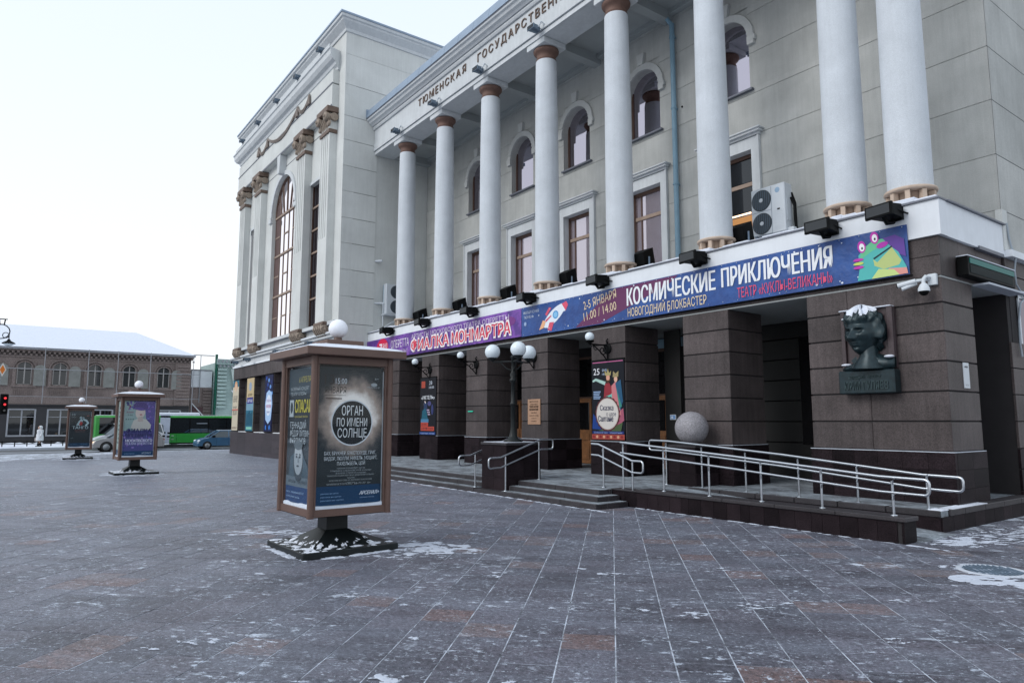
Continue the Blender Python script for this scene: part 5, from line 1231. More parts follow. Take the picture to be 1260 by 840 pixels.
for i, (x, _) in enumerate(place):
    z = 6.05; 
    if i == 0: f0.location = (x, 14.18, z); f0.rotation_euler.z = R(-10); f0['label'] = fl_lab[0]
    else: copy_tree(f0, (x, 14.18, z), R(-10 + 3 * ((i * 7) % 4 - 1)), fl_lab[i])
g0 = local(thing('uplight', (0, 0, 0), 'x', 'floodlight', 'black uplights standing on the arcade roof between the columns'))
mb = MB(); mb.hexa([(-.30, -.26, 0), (.30, -.26, 0), (.30, .22, .0), (-.30, .22, .0)], [(-.30, -.34, .40), (.30, -.34, .40), (.30, .10, .62), (-.30, .10, .62)]); mb.build('housing', M['black'], g0)
MB().tube([(.33, -.1, -.25), (.33, -.1, .3)], .03, 6).tube([(-.33, -.1, -.25), (-.33, -.1, .3)], .03, 6).box(-.34, .34, -.2, 0, -.28, -.24).build('stand', M['bluegrey'], g0)
ul = [(-14.30, 'black box uplight on the arcade roof in front of the blue-grey downpipe window'), (-17.82, 'black box uplight on the arcade roof right of the fifth column'), (-21.30, 'black box uplight on the arcade roof right of the sixth column'), (-24.85, 'black box uplight on the arcade roof right of the seventh column'), (-28.25, 'black box uplight on the arcade roof right of the column nearest the wing'), (-10.85, 'black box uplight on the arcade roof beside the big air conditioner')]
for i, (x, lb) in enumerate(ul):
    if i == 0: g0.location = (x, 15.45, 6.52); g0['label'] = lb
    else: copy_tree(g0, (x, 15.45, 6.52), label=lb)
e0 = flood('floodlight', 'small grey floodlights on the entablature over the columns', M['bluegrey'], .56)
MB().tube([(.1, -.1, 0), (.22, .0, .20), (.24, .1, .12)], .03, 6).ball((.2, -.02, .18), .045, 8).build('sensor', M['acwhite'], e0)
el = ['small grey floodlight over the column nearest the wing', 'small grey floodlight over the second column from the wing', 'small grey floodlight over the third column from the wing, beneath the frieze letters', 'small grey floodlight over the fourth column from the wing, beneath the frieze letters', 'small grey floodlight over the fifth column from the wing']
for i, x in enumerate(cols[::-1][:5]):
    if i == 0: e0.location = (x + .40, 14.20, 15.52); e0['label'] = el[0]
    else: copy_tree(e0, (x + .40, 14.20, 15.52), label=el[i])
q0 = flood('floodlight', 'small grey floodlights along the wing cornice', M['bluegrey'], .62)
wl_ = ['lowest', 'a', 'b', 'c', 'd']
wlab = ['small grey floodlight sticking out at the far left end of the wing cornice', 'small grey floodlight second from the far end of the wing cornice', 'small grey floodlight in the middle of the wing cornice row', 'small grey floodlight second from the near end of the wing cornice', 'small grey floodlight at the near end of the wing cornice']
for i, x in enumerate((-47.95, -44.3, -40.5, -36.9, -33.35)):
    if i == 0: q0.location = (x, 12.25, 21.12); q0['label'] = wlab[0]
    else: copy_tree(q0, (x, 12.25, 21.12), label=wlab[i])
wlab2 = ['grey lamp on the wing ledge at its street corner', 'grey lamp on the wing ledge above the sand and teal poster', 'grey lamp on the wing ledge above the midnight blue poster', 'grey lamp on the wing ledge above the advertising box roof']
for i, x in enumerate((-47.4, -44.6, -38.7, -33.6)):
    c_ = copy_tree(q0, (x, YW - .42, 5.78), label=wlab2[i]); c_['group'] = 'small grey lamps along the ledge over the wing posters'

# ================================================================ AIR CONDITIONERS, DOWNPIPE
def aircon(loc, rz, label, parts=True):
    t = thing('air_conditioner', loc, label, 'air conditioner', rz=rz); local(t)
    W, H, D = 1.02, 1.34, .36
    b0 = MB(); b0.box(-W / 2, W / 2, 0, D, 0, H, c=.02); b0.build('casing', M['acwhite'], t)
    for z in (.34, .99):
        f = MB().lathe([(.27, -.012), (.29, -.02), (.30, -.001)], (-.19, 0, z), 28, axis='y', caps=False).lathe([(.27, .0), (.27, .012)], (-.19, -.014, z), 28, axis='y').build('fan_grille', M['fanhole'] if 'fanhole' in M else M.setdefault('fanhole', mat('fan_dark', (.035, .05, .065), .5)), t)
        w_ = MB()
        for i in range(9): 
            dx = -.24 + .06 * i; hh = math.sqrt(max(0, .27 ** 2 - dx * dx)); w_.box(-.19 + dx - .003, -.19 + dx + .003, -.026, -.020, z - hh, z + hh)
        w_.build('grille_wires', M['bluegrey'], f); MB().lathe([(.06, 0), (.05, -.012)], (-.19, -.02, z), 12, axis='y').build('fan_hub', M['acwhite'], f)
        MB().box(-.49, .12, -.006, 0, z - .32, z - .313).box(.11, .117, -.006, 0, z - .32, z + .32).build('panel_edge', M['bluegrey'], t)
    for i in range(12): MB().box(.18, .46, -.005, 0, .10 + .045 * i, .108 + .045 * i).build('louvre', M['acwhite'], t)
    MB().box(.28, .36, -.006, 0, .62, .66).build('badge', M['black'], t)
    MB().lathe([(.075, 0), (.06, -.006)], (.3, 0, 1.17), 16, axis='y').build('emblem', ink('9ab4cc'), t)
    MB().box(W / 2, W / 2 + .012, .08, .28, .3, .9).build('side_cover', M['acwhite'], t)
    MB().tube([(W / 2 + .02, .28, .95), (W / 2 + .10, .30, .7), (W / 2 + .10, .30, .3), (W / 2 + .12, .33, .05)], .04, 8).tube([(W / 2, .34, 1.1), (W / 2 + .07, .38, .8), (W / 2 + .08, .38, .1)], .03, 8).build('hoses', M['black'], t)
    MB().box(W / 2 - .02, W / 2 + .16, .1, .26, -.02, .1, c=.01).build('drain_box', M['acwhite'], t)
    MB().box(-W / 2 + .1, -W / 2 + .16, -.02, D + .1, -.7, 0).box(W / 2 - .16, W / 2 - .1, -.02, D + .1, -.7, 0).build('stand', M['bluegrey'], t)
    return t
aircon((-10.62, 16.42, 6.93), 0, 'large white two-fan air conditioner behind the columns beside the lit window')
t = thing('air_conditioner', (-31.2, 15.3, 7.2), 'white air conditioner on a bracket, half hidden behind the column nearest the wing', 'air conditioner')
MB().box(-31.30, -30.95, 14.95, 16.0, 7.2, 8.72, c=.02).build('casing', M['acwhite'], t); MB().box(-31.40, -31.30, 14.98, 15.98, 7.22, 8.70).build('coil', M['pipe'], t)
for z in (7.58, 8.33): MB().lathe([(.33, 0), (.31, .02)], (-30.95, 15.5, z), 24, axis='x').build('fan_grille', M['fanhole'], t)
MB().tube([(-31.5, 14.55, 7.75), (-31.2, 14.95, 7.75)], .05, 6).tube([(-31.2, 14.9, 7.75), (-31.2, 14.9, 6.6)], .03, 6).tube([(-31.2, 14.9, 6.5), (-30.9, 15.9, 7.18)], .03, 6).box(-31.3, -30.9, 14.85, 16.05, 7.14, 7.19).build('bracket', M['acwhite'], t)
o = MB().tube([(-31.45, 14.56, 9.88), (-31.1, 14.75, 9.86)], .06, 8).build('pipe_stub', M['acwhite']); tag(o, 'short white pipe stub poking from the wing wall above the air conditioner', 'pipe')
t = thing('downpipe', (-14.5, 17.3, 6.2), 'blue-grey downpipe running down the back wall between two windows', 'downpipe')
MB().tube([(-14.50, 17.30, 6.2), (-14.50, 17.30, 15.2)], .085, 12).tube([(-14.50, 17.30, 15.15), (-14.62, 17.15, 15.45), (-14.95, 16.9, 15.62)], .075, 10).build('pipe', M['pipe'], t)
for z in (6.9, 9.6, 12.2, 14.7): MB().lathe([(.10, 0), (.105, .03), (.10, .07)], (-14.50, 17.30, z), 12).box(-14.56, -14.44, 17.3, 17.45, z, z + .04).build('clamp', M['pipe'], t)
MB().box(-14.28, -14.24, 17.40, 17.44, 12.2, 12.25).build('clamp', M['black'], t)
t_ = thing('wall_cable', (-14.7, 17.4, 6.2)); bpy.data.objects.remove(t_)

# ================================================================ RAILINGS
def rail(label, tops, posts, gap, grp='stainless steel handrails at the steps and ramp', r=.024):
    t = thing('handrail', (posts[0][0], posts[0][1], posts[0][2]), label, 'handrail', grp)
    pts = [Vector(p) for p in tops]; low = [p - Vector((0, 0, gap)) for p in pts]
    MB().tube([tuple(p) for p in pts], r, 10).build('top_rail', M['steel'], t); MB().tube([tuple(p) for p in low], r * .9, 10).build('lower_rail', M['steel'], t)
    return t, pts, low
def loop(t, a, b_, out, r=.024):      # rounded end joining the two rails
    a = Vector(a); b_ = Vector(b_); o_ = Vector(out); d = (a - b_).length; k = .07; pts = [a]
    dn = (b_ - a).normalized()
    for i in range(1, 5): q = PI / 2 * i / 4; pts.append(a + o_ * k * math.sin(q) + dn * k * (1 - math.cos(q)))
    for i in range(0, 5): q = PI / 2 * i / 4; pts.append(b_ + o_ * k * math.cos(q) - dn * k * (1 - math.sin(q)))
    MB().tube([tuple(p) for p in pts], r * .95, 10).build('rail_end', M['steel'], t)
def post(t, x, y, z0, z1, tops=None, side=(0, -1)):
    MB().tube([(x, y, z0), (x, y, z1)], .021, 10).lathe([(.055, 0), (.055, .008), (.03, .02)], (x, y, z0), 14).build('post', M['steel'], t)
def hook(t, x, y, z): MB().tube([(x, y, z - .10), (x + .03, y - .03, z - .09), (x + .04, y - .05, z - .03)], .009, 6).build('hook', M['steel'], t)
# ramp, outer rail
zt = lambda x: 1.0 + (x + 5.3) * (1.42 - 1.0) / (-11.45 + 5.3) if x < -5.6 else 1.0
yo, yr = 11.62, 13.27
t, a, b_ = rail('stainless handrail along the outer kerb of the ramp', [(-11.6, yo, 1.42), (-8.5, yo, zt(-8.5)), (-5.7, yo, 1.01), (-5.02, yo, 1.0)], [(-11.5, yo, .36)], .24)
loop(t, a[-1], b_[-1], (1, 0, 0))
for x in (-11.55, -10.33, -9.13, -7.93, -6.73, -5.52): post(t, x, yo + .03, .40 if x > -11 else TZ, zt(x) - .05); hook(t, x, yo + .02, zt(x) - .01); hook(t, x, yo + .02, zt(x) - .25)
t, a, b_ = rail('stainless handrail on the building side of the ramp', [(-12.15, yr, 1.43), (-11.6, yr, 1.42), (-8.5, yr, zt(-8.5) - .01), (-5.75, yr, .96), (-5.18, yr, .95)], [(-12, yr, .36)], .24)
loop(t, a[-1], b_[-1], (1, 0, 0)); loop(t, a[0], b_[0], (-1, 0, 0))
for x in (-11.70, -10.62, -9.43, -8.17, -6.95, -5.70): post(t, x, yr + .03, TZ, zt(x) - .07); hook(t, x, yr + .02, zt(x) - .03); hook(t, x, yr + .02, zt(x) - .27)
# rail on the right of the steps
ys = 11.50
t, a, b_ = rail('short sloping stainless handrail at the right end of the entrance steps', [(-12.45, ys, 1.37), (-12.2, ys, 1.36), (-11.12, ys, 1.02), (-10.86, ys, 1.02)], [(-12.1, ys, .36)], .26)
loop(t, a[-1], b_[-1], (1, 0, 0)); post(t, -12.08, ys + .03, TZ, 1.28); post(t, -11.14, ys + .03, .12, .99); hook(t, -12.08, ys, 1.28); hook(t, -11.14, ys, .78)
# rail beside the plinth
xs_ = -14.72
t, a, b_ = rail('sloping stainless handrail beside the lamp plinth', [(xs_, 10.12, .97), (xs_, 10.42, .98), (xs_, 11.75, 1.42), (xs_, 12.10, 1.42)], [(xs_, 10.5, .1)], .26)
loop(t, a[0], b_[0], (0, -1, 0)); loop(t, a[-1], b_[-1], (0, 1, 0)); post(t, xs_, 10.58, .12, 1.0); post(t, xs_, 11.68, TZ, 1.36)
t, a, b_ = rail('handrail on the far side of the lamp plinth, only its lower end in view', [(-16.15, 10.12, .97), (-16.15, 10.42, .98), (-16.15, 11.75, 1.42), (-16.15, 12.10, 1.42)], [(-16.15, 10.5, .1)], .26)
loop(t, a[0], b_[0], (0, -1, 0)); loop(t, a[-1], b_[-1], (0, 1, 0)); post(t, -16.15, 10.58, .12, 1.0); post(t, -16.15, 11.68, TZ, 1.36)

# ================================================================ ADVERTISING BOXES
def adbox(loc, label, front, side, rz=0):
    t = local(thing('advertising_box', loc, label, 'advertising box', 'brown advertising boxes on the square', rz=rz))
    a = .63
    MB().box(-.735, .735, -.735, .735, 0, .095, c=.012).build('base_plate', M['blackmatt'], t)
    st = MB(); q = lambda s_: [(-s_, -s_), (s_, -s_), (s_, s_), (-s_, s_)]
    b0 = [(x, y, .096) for x, y in q(.50)]; b1 = [(x, y, .30) for x, y in q(.17)]; b2 = [(x, y, .56) for x, y in q(.165)]
    st.hexa(b0, b1).hexa(b1, b2); st.build('pedestal_foot', M['blackmatt'], t)
    # snow lying on the plate and the sloping foot
    r_ = random.Random(int(abs(loc[0]) * 10)); s_ = MB()
    def dust(fn, na, nb, thr, fq):
        vid = {}; vs = []; fs = []
        ok = {(i, j) for i in range(na) for j in range(nb) if mnoise.fractal((i * fq, j * fq, loc[0]), .8, 2.1, 5) + fn(i / na, j / nb)[3] > thr}
        for (i, j) in ok:
            q = []
            for (a_, b_) in ((i, j), (i + 1, j), (i + 1, j + 1), (i, j + 1)):
                if (a_, b_) not in vid:
                    full = all((a_ - e, b_ - f) in ok for e in (0, 1) for f in (0, 1)); x, y, z, _ = fn(a_ / na, b_ / nb)
                    vid[(a_, b_)] = len(vs); vs.append((x, y, z + (.010 if full else 0)))
                q.append(vid[(a_, b_)])
            fs.append(tuple(q))
        s_.add(vs, fs, 0, True)
    dust(lambda u, v: (-.72 + 1.44 * u, -.725 + .24 * v, .097, .45 - .5 * abs(v - .6)), 70, 12, .30, .16)
    dust(lambda u, v: (.725 - .24 * v, -.72 + 1.44 * u, .097, .40 - .5 * abs(v - .6)), 70, 12, .34, .16)
    dust(lambda u, v: ((-.50 + .33 * v) * (1 - 2 * u), -.50 + .33 * v - .003, .097 + .204 * v, .35 - 1.1 * v), 44, 16, .30, .2)
    dust(lambda u, v: (.50 - .33 * v + .003, (.50 - .33 * v) * (2 * u - 1), .097 + .204 * v, .35 - 1.1 * v), 44, 16, .34, .2)
    tag(s_.build('foot_snow', M['snow'], t), kind='stuff')
    MB().box(-a + .02, a - .02, -a + .02, a - .02, .545, .60).box(-a + .12, a - .12, -a + .12, a - .12, .60, 2.84).build('cabinet', M['black'], t)
    for (x, y) in ((-a, -a), (a, -a), (a, a), (-a, a)): MB().lathe([(.048, 0), (.048, 2.30)], (x * .955, y * .955, .545), 10).box(x * .955 - .04, x * .955 + .04, y * .955 - .04, y * .955 + .04, .54, .56).build('corner_post', M['kioskbrown'], t)
    # four framed faces
    for k in range(4):
        an = PI / 2 * k; ca, sa = round(math.cos(an)), round(math.sin(an))
        T = lambda x, y, z: (x * ca - y * sa, x * sa + y * ca, z)
        fr = MB()
        for (x0, x1, z0, z1, y0, y1) in ((-.56, .56, .55, .655, -.612, -.55), (-.56, .56, 2.73, 2.845, -.612, -.55), (-.56, -.525, .655, 2.73, -.60, -.55), (.525, .56, .655, 2.73, -.60, -.55)):
            c_ = [T(x0, y0, z0), T(x1, y1, z1)]; fr.box(c_[0][0], c_[1][0], c_[0][1], c_[1][1], z0, z1, c=.004)
        fo = fr.build('face_frame', M['kioskbrown'], t)
        hn = MB()
        for z in (.95, 2.35): p = T(.525, -.61, z); hn.lathe([(.012, -.05), (.014, .05)], p, 8)
        hn.build('hinge', M['kioskbrown'], fo)
        c_ = [T(-.525, -.552, .66), T(.525, -.546, 2.73)]
        bp_ = MB().box(c_[0][0], c_[1][0], c_[0][1], c_[1][1], .66, 2.66).build('backing_panel', M['snow'] if False else ink('c9d2da'), t)
        P = Print(T(-.51, -.556, .70), T(1.05, 0, 0), (0, 0, 1.075), T(0, -1, 0)); P.lay = 0
        (front if k == 1 else side)(P); P.build('advert_sheet', bp_)
        # glass pane in front
        g_ = MB(); c_ = [T(-.524, -.590, .66), T(.524, -.587, 2.66)]; g_.box(c_[0][0], c_[1][0], c_[0][1], c_[1][1], .66, 2.728); g_.build('glass_pane', M['pane'], t)
        sn = MB(); pv = []
        for i in range(25):
            hh = .655 + .030 + .045 * max(0, mnoise.noise((i * .17 + k * 5, loc[0], 1)) + .25) + .02 * (i / 24 - .5) ** 2 * 4; xx = -.52 + 1.04 * i / 24
            pv += [T(xx, -.583, .655), T(xx, -.583, hh - .012), T(xx, -.560, hh)]
        sn.add(pv, [(3 * i + j, 3 * i + 3 + j, 3 * i + 4 + j, 3 * i + 1 + j) for i in range(24) for j in range(2)], 0, True)
        sn.build('sill_snow', M['snow'], t)
    rf = MB(); rf.box(-.79, .79, -.79, .79, 2.85, 2.965, c=.008); rf.build('roof', M['kioskbrown'], t)
    s_ = MB(); n_ = 18; H_ = []
    for i in range(n_ + 1):
        for j in range(n_ + 1):
            x = -.77 + 1.54 * i / n_; y = -.77 + 1.54 * j / n_; d = max(abs(x), abs(y)) / .77
            H_.append((x, y, 2.966 + .13 * (1 - d) ** .8 + (.012 + r_.uniform(0, .006) if d < .99 else 0)))
    s_.add(H_, [(i * (n_ + 1) + j, (i + 1) * (n_ + 1) + j, (i + 1) * (n_ + 1) + j + 1, i * (n_ + 1) + j + 1) for i in range(n_) for j in range(n_)], 0, True)
    s_.build('roof_snow', M['snow'], t)
    MB().box(-.30, .30, -.30, .30, 3.06, 3.135, c=.006).build('collar', M['kioskbrown'], t)
    MB().lathe([(.065, 0), (.065, .06), (.05, .09)], (0, 0, 3.13), 14).build('globe_neck', M['kioskbrown'], t)
    MB().ball((0, 0, 3.345), .148, 28).build('globe', M['globe2'], t)
    return t
m = bpy.data.materials.new('cabinet_glass'); m.use_nodes = True; n = m.node_tree.nodes; l = m.node_tree.links
tr = n.new('ShaderNodeBsdfTransparent'); tr.inputs[0].default_value = (.975, .985, .99, 1); gl_ = n.new('ShaderNodeBsdfGlossy'); gl_.inputs['Roughness'].default_value = .03
lw_ = n.new('ShaderNodeLayerWeight'); lw_.inputs[0].default_value = .5
pw_ = n.new('ShaderNodeMath'); pw_.operation = 'POWER'; pw_.inputs[1].default_value = 4.5; l.new(lw_.outputs['Facing'], pw_.inputs[0])
fr_ = n.new('ShaderNodeMath'); fr_.operation = 'MULTIPLY_ADD'; fr_.inputs[1].default_value = .30; fr_.inputs[2].default_value = .012; l.new(pw_.outputs[0], fr_.inputs[0]); ms_ = n.new('ShaderNodeMixShader')
l.new(fr_.outputs[0], ms_.inputs[0]); l.new(tr.outputs[0], ms_.inputs[1]); l.new(gl_.outputs[0], ms_.inputs[2]); l.new(ms_.outputs[0], n['Material Output'].inputs[0]); M['pane'] = m
def suncorona():
    m, n, l, b = newmat('printed_eclipse'); tc = n.new('ShaderNodeTexCoord'); p = wpos(n)
    sub = n.new('ShaderNodeVectorMath'); sub.operation = 'SUBTRACT'; l.new(tc.outputs['Object'], sub.inputs[0]); sub.inputs[1].default_value = (.556, .02, 1.98)
    ml = n.new('ShaderNodeMapping'); ml.inputs['Scale'].default_value = (0, 1, .95); l.new(sub.outputs[0], ml.inputs[0])
    ln = n.new('ShaderNodeVectorMath'); ln.operation = 'LENGTH'; l.new(ml.outputs[0], ln.inputs[0])
    nz = noise(n, l, p, 4, 5); ad = n.new('ShaderNodeMath'); ad.operation = 'MULTIPLY_ADD'; ad.inputs[1].default_value = .34; l.new(nz, ad.inputs[0]); l.new(ln.outputs['Value'], ad.inputs[2])
    r = n.new('ShaderNodeValToRGB'); e = r.color_ramp.elements; e[0].position = .46; e[0].color = (.88, .84, .80, 1); e[1].position = .80; e[1].color = (.020, .028, .033, 1)
    k = e.new(.58); k.color = (.36, .29, .25, 1); k = e.new(.72); k.color = (.062, .062, .064, 1)
    l.new(ad.outputs[0], r.inputs[0]); l.new(r.outputs[0], b.inputs['Base Color']); b.inputs['Roughness'].default_value = .6; b.inputs['Specular IOR Level'].default_value = .15; return m
COR = suncorona()
def ad_sun(P):
    P.rect(0, 0, .97, 1.86, COR); P.rect(0, 0, .97, .25, '0d3a5e')
    P.text('13', .08, 1.62, .14, .14, '2a2422', .02); P.text('15:00', .24, 1.63, .17, .08, 'c4ccd2', .02); P.text('ЯНВАРЯ', .08, 1.50, .32, .09, '2c2624', .02); P.rect(.08, 1.47, .40, 1.475, '2c2624'); P.rect(.10, 1.42, .34, 1.435, '4a3c36'); P.rect(.08, 1.40, .42, 1.402, '6a5a50')
    P.ell(.83, 1.63, .05, .025, '9aa4aa', 12); P.text('концертный зал', .72, 1.585, .2, .022, '9aa4aa', .01); P.text('6+', .84, 1.70, .06, .03, '9aa4aa')
    P.ell(.50, 1.10, .316, .316, 'd4dae0', 48); P.ell(.50, 1.10, .298, .298, '161c20', 48)
    P.text('ОРГАН', .34, 1.20, .32, .135, 'dfe4e8', .018); P.text('ПО ИМЕНИ', .27, 1.05, .46, .115, 'dfe4e8', .018); P.text('СОЛНЦЕ', .285, .90, .44, .125, 'dfe4e8', .018)
    for t_, x, y, w_ in (('БАХ, БРУКНЕР, БУКСТЕХУДЕ, ГРИГ,', .10, .665, .78), ('ВИДОР, ЛЮЛЛИ, НИХЕЛЬ, МОЦАРТ,', .10, .595, .80), ('ПАХЕЛЬБЕЛЬ, ЦОЙ', .29, .525, .42)): P.text(t_, x, y, w_, .048, 'ccd4da', .02)
    for i, (t_, w_) in enumerate((('МАРИЯ БЛАЖЕВИЧ орган', .42), ('ЭЛЬВИРА САБАНОВСКАЯ сопрано', .62), ('ЖАННА СТРИГИ сопрано', .46), ('МАКСИМ КОВАЛЕРОВ И ДМИТРИЙ ИЛЬИН', .70), ('трубы', .12), ('КСЕНИЯ ЮГОВА И ДАНИИЛ БАЛАНОВ', .64), ('песок', .12))): P.text(t_, .5 - w_ / 2, .475 - .032 * i, w_, .02, '9aa2a8', .01)
    P.text('WWW.KTO72.RU  68-77-77  0+', .14, .265, .66, .026, 'a0a8ae', .012)
    P.text('АРСЕНАЛ+', .63, .12, .30, .05, 'dfe8f2', .03, slant=.3); P.text('рекламное агентство', .64, .075, .22, .018, '8aa8c8')
    for i in range(3): P.text('реклама на щитах', .06, .15 - .045 * i, .26 + .04 * i, .02, '8ab0d4', .01)
def face(P, cx, cy, s):
    P.ell(cx, cy - .05 * s, .20 * s, .27 * s, '34424c', 24); P.ell(cx, cy, .17 * s, .23 * s, '96a0a8', 24); P.ell(cx - .02 * s, cy + .12 * s, .13 * s, .09 * s, 'a8b0b6', 16)
    for q in (-1, 1): P.ell(cx + q * .065 * s, cy + .03 * s, .035 * s, .018 * s, '2c363e', 10); P.ell(cx + q * .065 * s, cy + .065 * s, .045 * s, .012 * s, '4a545c', 10)
    P.poly([(cx - .015 * s, cy + .03 * s), (cx + .02 * s, cy + .03 * s), (cx + .035 * s, cy - .05 * s), (cx - .02 * s, cy - .055 * s)], '7c8890'); P.ell(cx, cy - .10 * s, .055 * s, .014 * s, '3a444c', 10)
    P.ell(cx, cy + .20 * s, .17 * s, .07 * s, '5c6870', 14)
def ad_grey(P):
    P.rect(0, 0, .97, 1.86, '27343d'); P.rect(0, 1.5, .97, 1.86, '3a4a54', True); P.rect(0, 0, .97, .22, '0d3a6a'); P.rect(0, .22, .97, .36, '5c6c78')
    P.text('6 АПРЕЛЯ', .40, 1.66, .42, .08, 'b8b060', .02); P.text('КАМЕРНЫЙ КОНЦЕРТ', .08, 1.55, .7, .05, 'aab6bc', .02); P.text('ТЕАТР ОПЕРЫ', .08, 1.48, .6, .045, 'aab6bc', .02)
    P.rect(.06, 1.18, .22, 1.42, 'a8b4ba'); P.ell(.14, 1.31, .05, .08, '38444c', 14); P.text('СПАСАЙ', .28, 1.24, .62, .18, 'c0b850', .03); P.text('музыкальный спектакль', .28, 1.17, .5, .035, 'b8b060', .01)
    P.text('ГЕННАДИЙ', .12, 1.02, .60, .09, 'b4c0c8', .02); P.text('ФЁДОР ЛИТВИН', .12, .91, .74, .085, 'b4c0c8', .02); P.text('ФЫРДИНОВ', .12, .81, .60, .08, 'b4c0c8', .02)
    P.poly([(.12, .36), (.18, .62), (.36, .70), (.66, .66), (.84, .50), (.88, .36)], '3c5260'); face(P, .48, .60, .95); P.text('ИГОРЬ   АНДРЕЙ', .14, .27, .7, .04, '20303a', .01)
    P.text('касса филармонии 68-77-77', .08, .13, .66, .03, '9ab8d8', .01); P.text('купить билет онлайн', .08, .07, .5, .025, '9ab8d8', .01)
def ad_violet(P):
    rs = random.Random(4); P.rect(0, 0, .97, 1.86, '8fa8a8'); P.rect(0, .0, .97, .85, '4b4a86'); P.poly([(.3, 1.86), (.97, 1.86), (.97, .8), (.72, 1.0), (.66, 1.5), (.4, 1.6)], '544a92')
    P.lay += 1
    for i in range(110):
        x = rs.uniform(.02, .95); y = rs.uniform(.22, 1.84)
        if x + (y - 1) * .5 < .45 and y > .85: continue
        if .30 < x < .72 and .95 < y < 1.72: continue
        P.ell(x, y, rs.uniform(.02, .05), rs.uniform(.02, .045), rs.choice(('5a4aa0', '7a5ab0', '3c3c80', '8f78c0', '2f3a70', '6a6ab8')), 7, step=(i % 20 == 0))
    P.poly([(.22, .95), (.30, 1.20), (.46, 1.28), (.70, 1.24), (.86, 1.05), (.84, .88), (.4, .86)], 'c4c2bc'); P.ell(.50, 1.48, .15, .22, 'cdbfb8', 24, -.15); P.poly([(.44, 1.32), (.42, 1.16), (.60, 1.16), (.58, 1.34)], 'b8aaa4')
    P.ell(.52, 1.40, .045, .02, '9a2a50', 12); P.ell(.50, 1.68, .24, .14, '4a3a80', 20, -.1); P.ell(.46, 1.60, .17, .05, '5c4a96', 16, -.1)
    P.text('7', .10, 1.56, .10, .17, '8a2c58', .02); P.text('ЯНВАРЯ', .06, 1.45, .22, .06, '8a2c58', .02); P.text('19:00', .08, 1.36, .18, .05, '30404a', .01)
    for i in range(4): P.ell(.07 + .07 * i, 1.24, .02, .02, '2f5a5a', 8, step=(i == 0))
    P.text('ФИАЛКА', .10, .78, .78, .14, '2c2a60', .05); P.text('МОНМАРТРА', .08, .63, .84, .13, '2c2a60', .05)
    P.text('МОСКОВСКОГО', .08, .47, .84, .09, 'd8d8ec', .04); P.text('ТЕАТРА ОПЕРЕТТЫ', .08, .37, .84, .08, 'c4c4e4', .03); P.rect(0, 0, .97, .16, '123e66'); P.text('АРСЕНАЛ+', .6, .06, .3, .05, 'c8d8ea', .02, slant=.3); P.text('реклама', .08, .06, .3, .03, '8ab0d4', .01)
def ad_green(P):
    P.rect(0, 0, .97, 1.86, 'a4b8b4'); P.rect(0, 0, .97, .2, '123e66')
    for i in range(9): P.rect(.15 + .05 * (i % 3), .4 + .15 * i, .8, .46 + .15 * i, '4a6a68', i == 0)
def ad_tango(P):
    P.rect(0, 0, .97, 1.86, '1c262c'); P.rect(0, 1.66, .97, 1.86, '2f3d46'); P.text('10', .08, 1.62, .16, .12, '9aaab0', .02); P.text('АПРЕЛЯ', .06, 1.52, .22, .05, '8a9aa0', .01); P.ell(.82, 1.62, .07, .025, '7a4a44', 10)
    P.poly([(.30, 1.12), (.42, 1.36), (.52, 1.46), (.60, 1.40), (.56, 1.18), (.46, 1.10)], '9cb4ba'); P.poly([(.42, 1.14), (.50, 1.36), (.60, 1.26), (.56, 1.12)], '9a2c30')
    P.poly([(.60, 1.46), (.78, 1.42), (.90, 1.24), (.76, 1.06), (.70, 1.12), (.80, 1.24), (.72, 1.34), (.62, 1.38)], 'a4bcc2'); P.ell(.50, 1.52, .06, .07, '8aa0a8', 12); P.ell(.62, 1.50, .05, .06, '7a9098', 12)
    P.text('ТАНГО', .14, .93, .72, .15, 'a8b8be', .03); P.text('ШОУ ИЗ АРГЕНТИНЫ', .26, .84, .48, .045, '9a5a58', .01); P.text('хореография и оркестр', .28, .77, .44, .035, '8a6a68', .01)
    P.text('12+', .1, .42, .12, .05, '7a8a90', .01); P.rect(0, 0, .97, .2, '0f3350'); P.text('АРСЕНАЛ+', .55, .11, .34, .05, '5a86a8', .02); P.text('реклама', .08, .11, .3, .04, '4a7698', .01)
adbox((-10.3, 4.16, 0), 'nearest brown advertising box, with the dark eclipse organ concert poster', ad_sun, ad_grey, R(1.6))
adbox((-29.6, 4.10, gz(-29.6)), 'middle brown advertising box, with a violet flower lady poster, in front of the cars', ad_violet, ad_green, R(1))
adbox((-47.0, 3.62, gz(-47)), 'farthest brown advertising box at the left, with a dark dancers poster', ad_tango, ad_grey, R(-4))

# ================================================================ MANHOLE, STAIN
o = thing('manhole_grate', (-3.72, 10.35, 0), 'round iron drain grate rimmed with snow in the paving at the right', 'manhole')
MB().lathe([(.40, .0), (.40, .012), (.33, .014), (.33, .0)], (-3.72, 10.35, 0.001), 36).build('rim', M['oldsnow'], o)
MB().lathe([(.329, .001), (.329, .004)], (-3.72, 10.35, 0.002), 30).build('pit', M['black'], o)
for k in range(11):
    d = -.28 + .056 * k; L = math.sqrt(.325 ** 2 - d * d); c_, s_ = math.cos(R(50)), math.sin(R(50)); mb = MB()
    p0 = (-3.72 + d * c_ - L * s_, 10.35 + d * s_ + L * c_, .012); p1 = (-3.72 + d * c_ + L * s_, 10.35 + d * s_ - L * c_, .012); mb.tube([p0, p1], .011, 5); mb.build('grate_bar', M['bluegrey'], o)

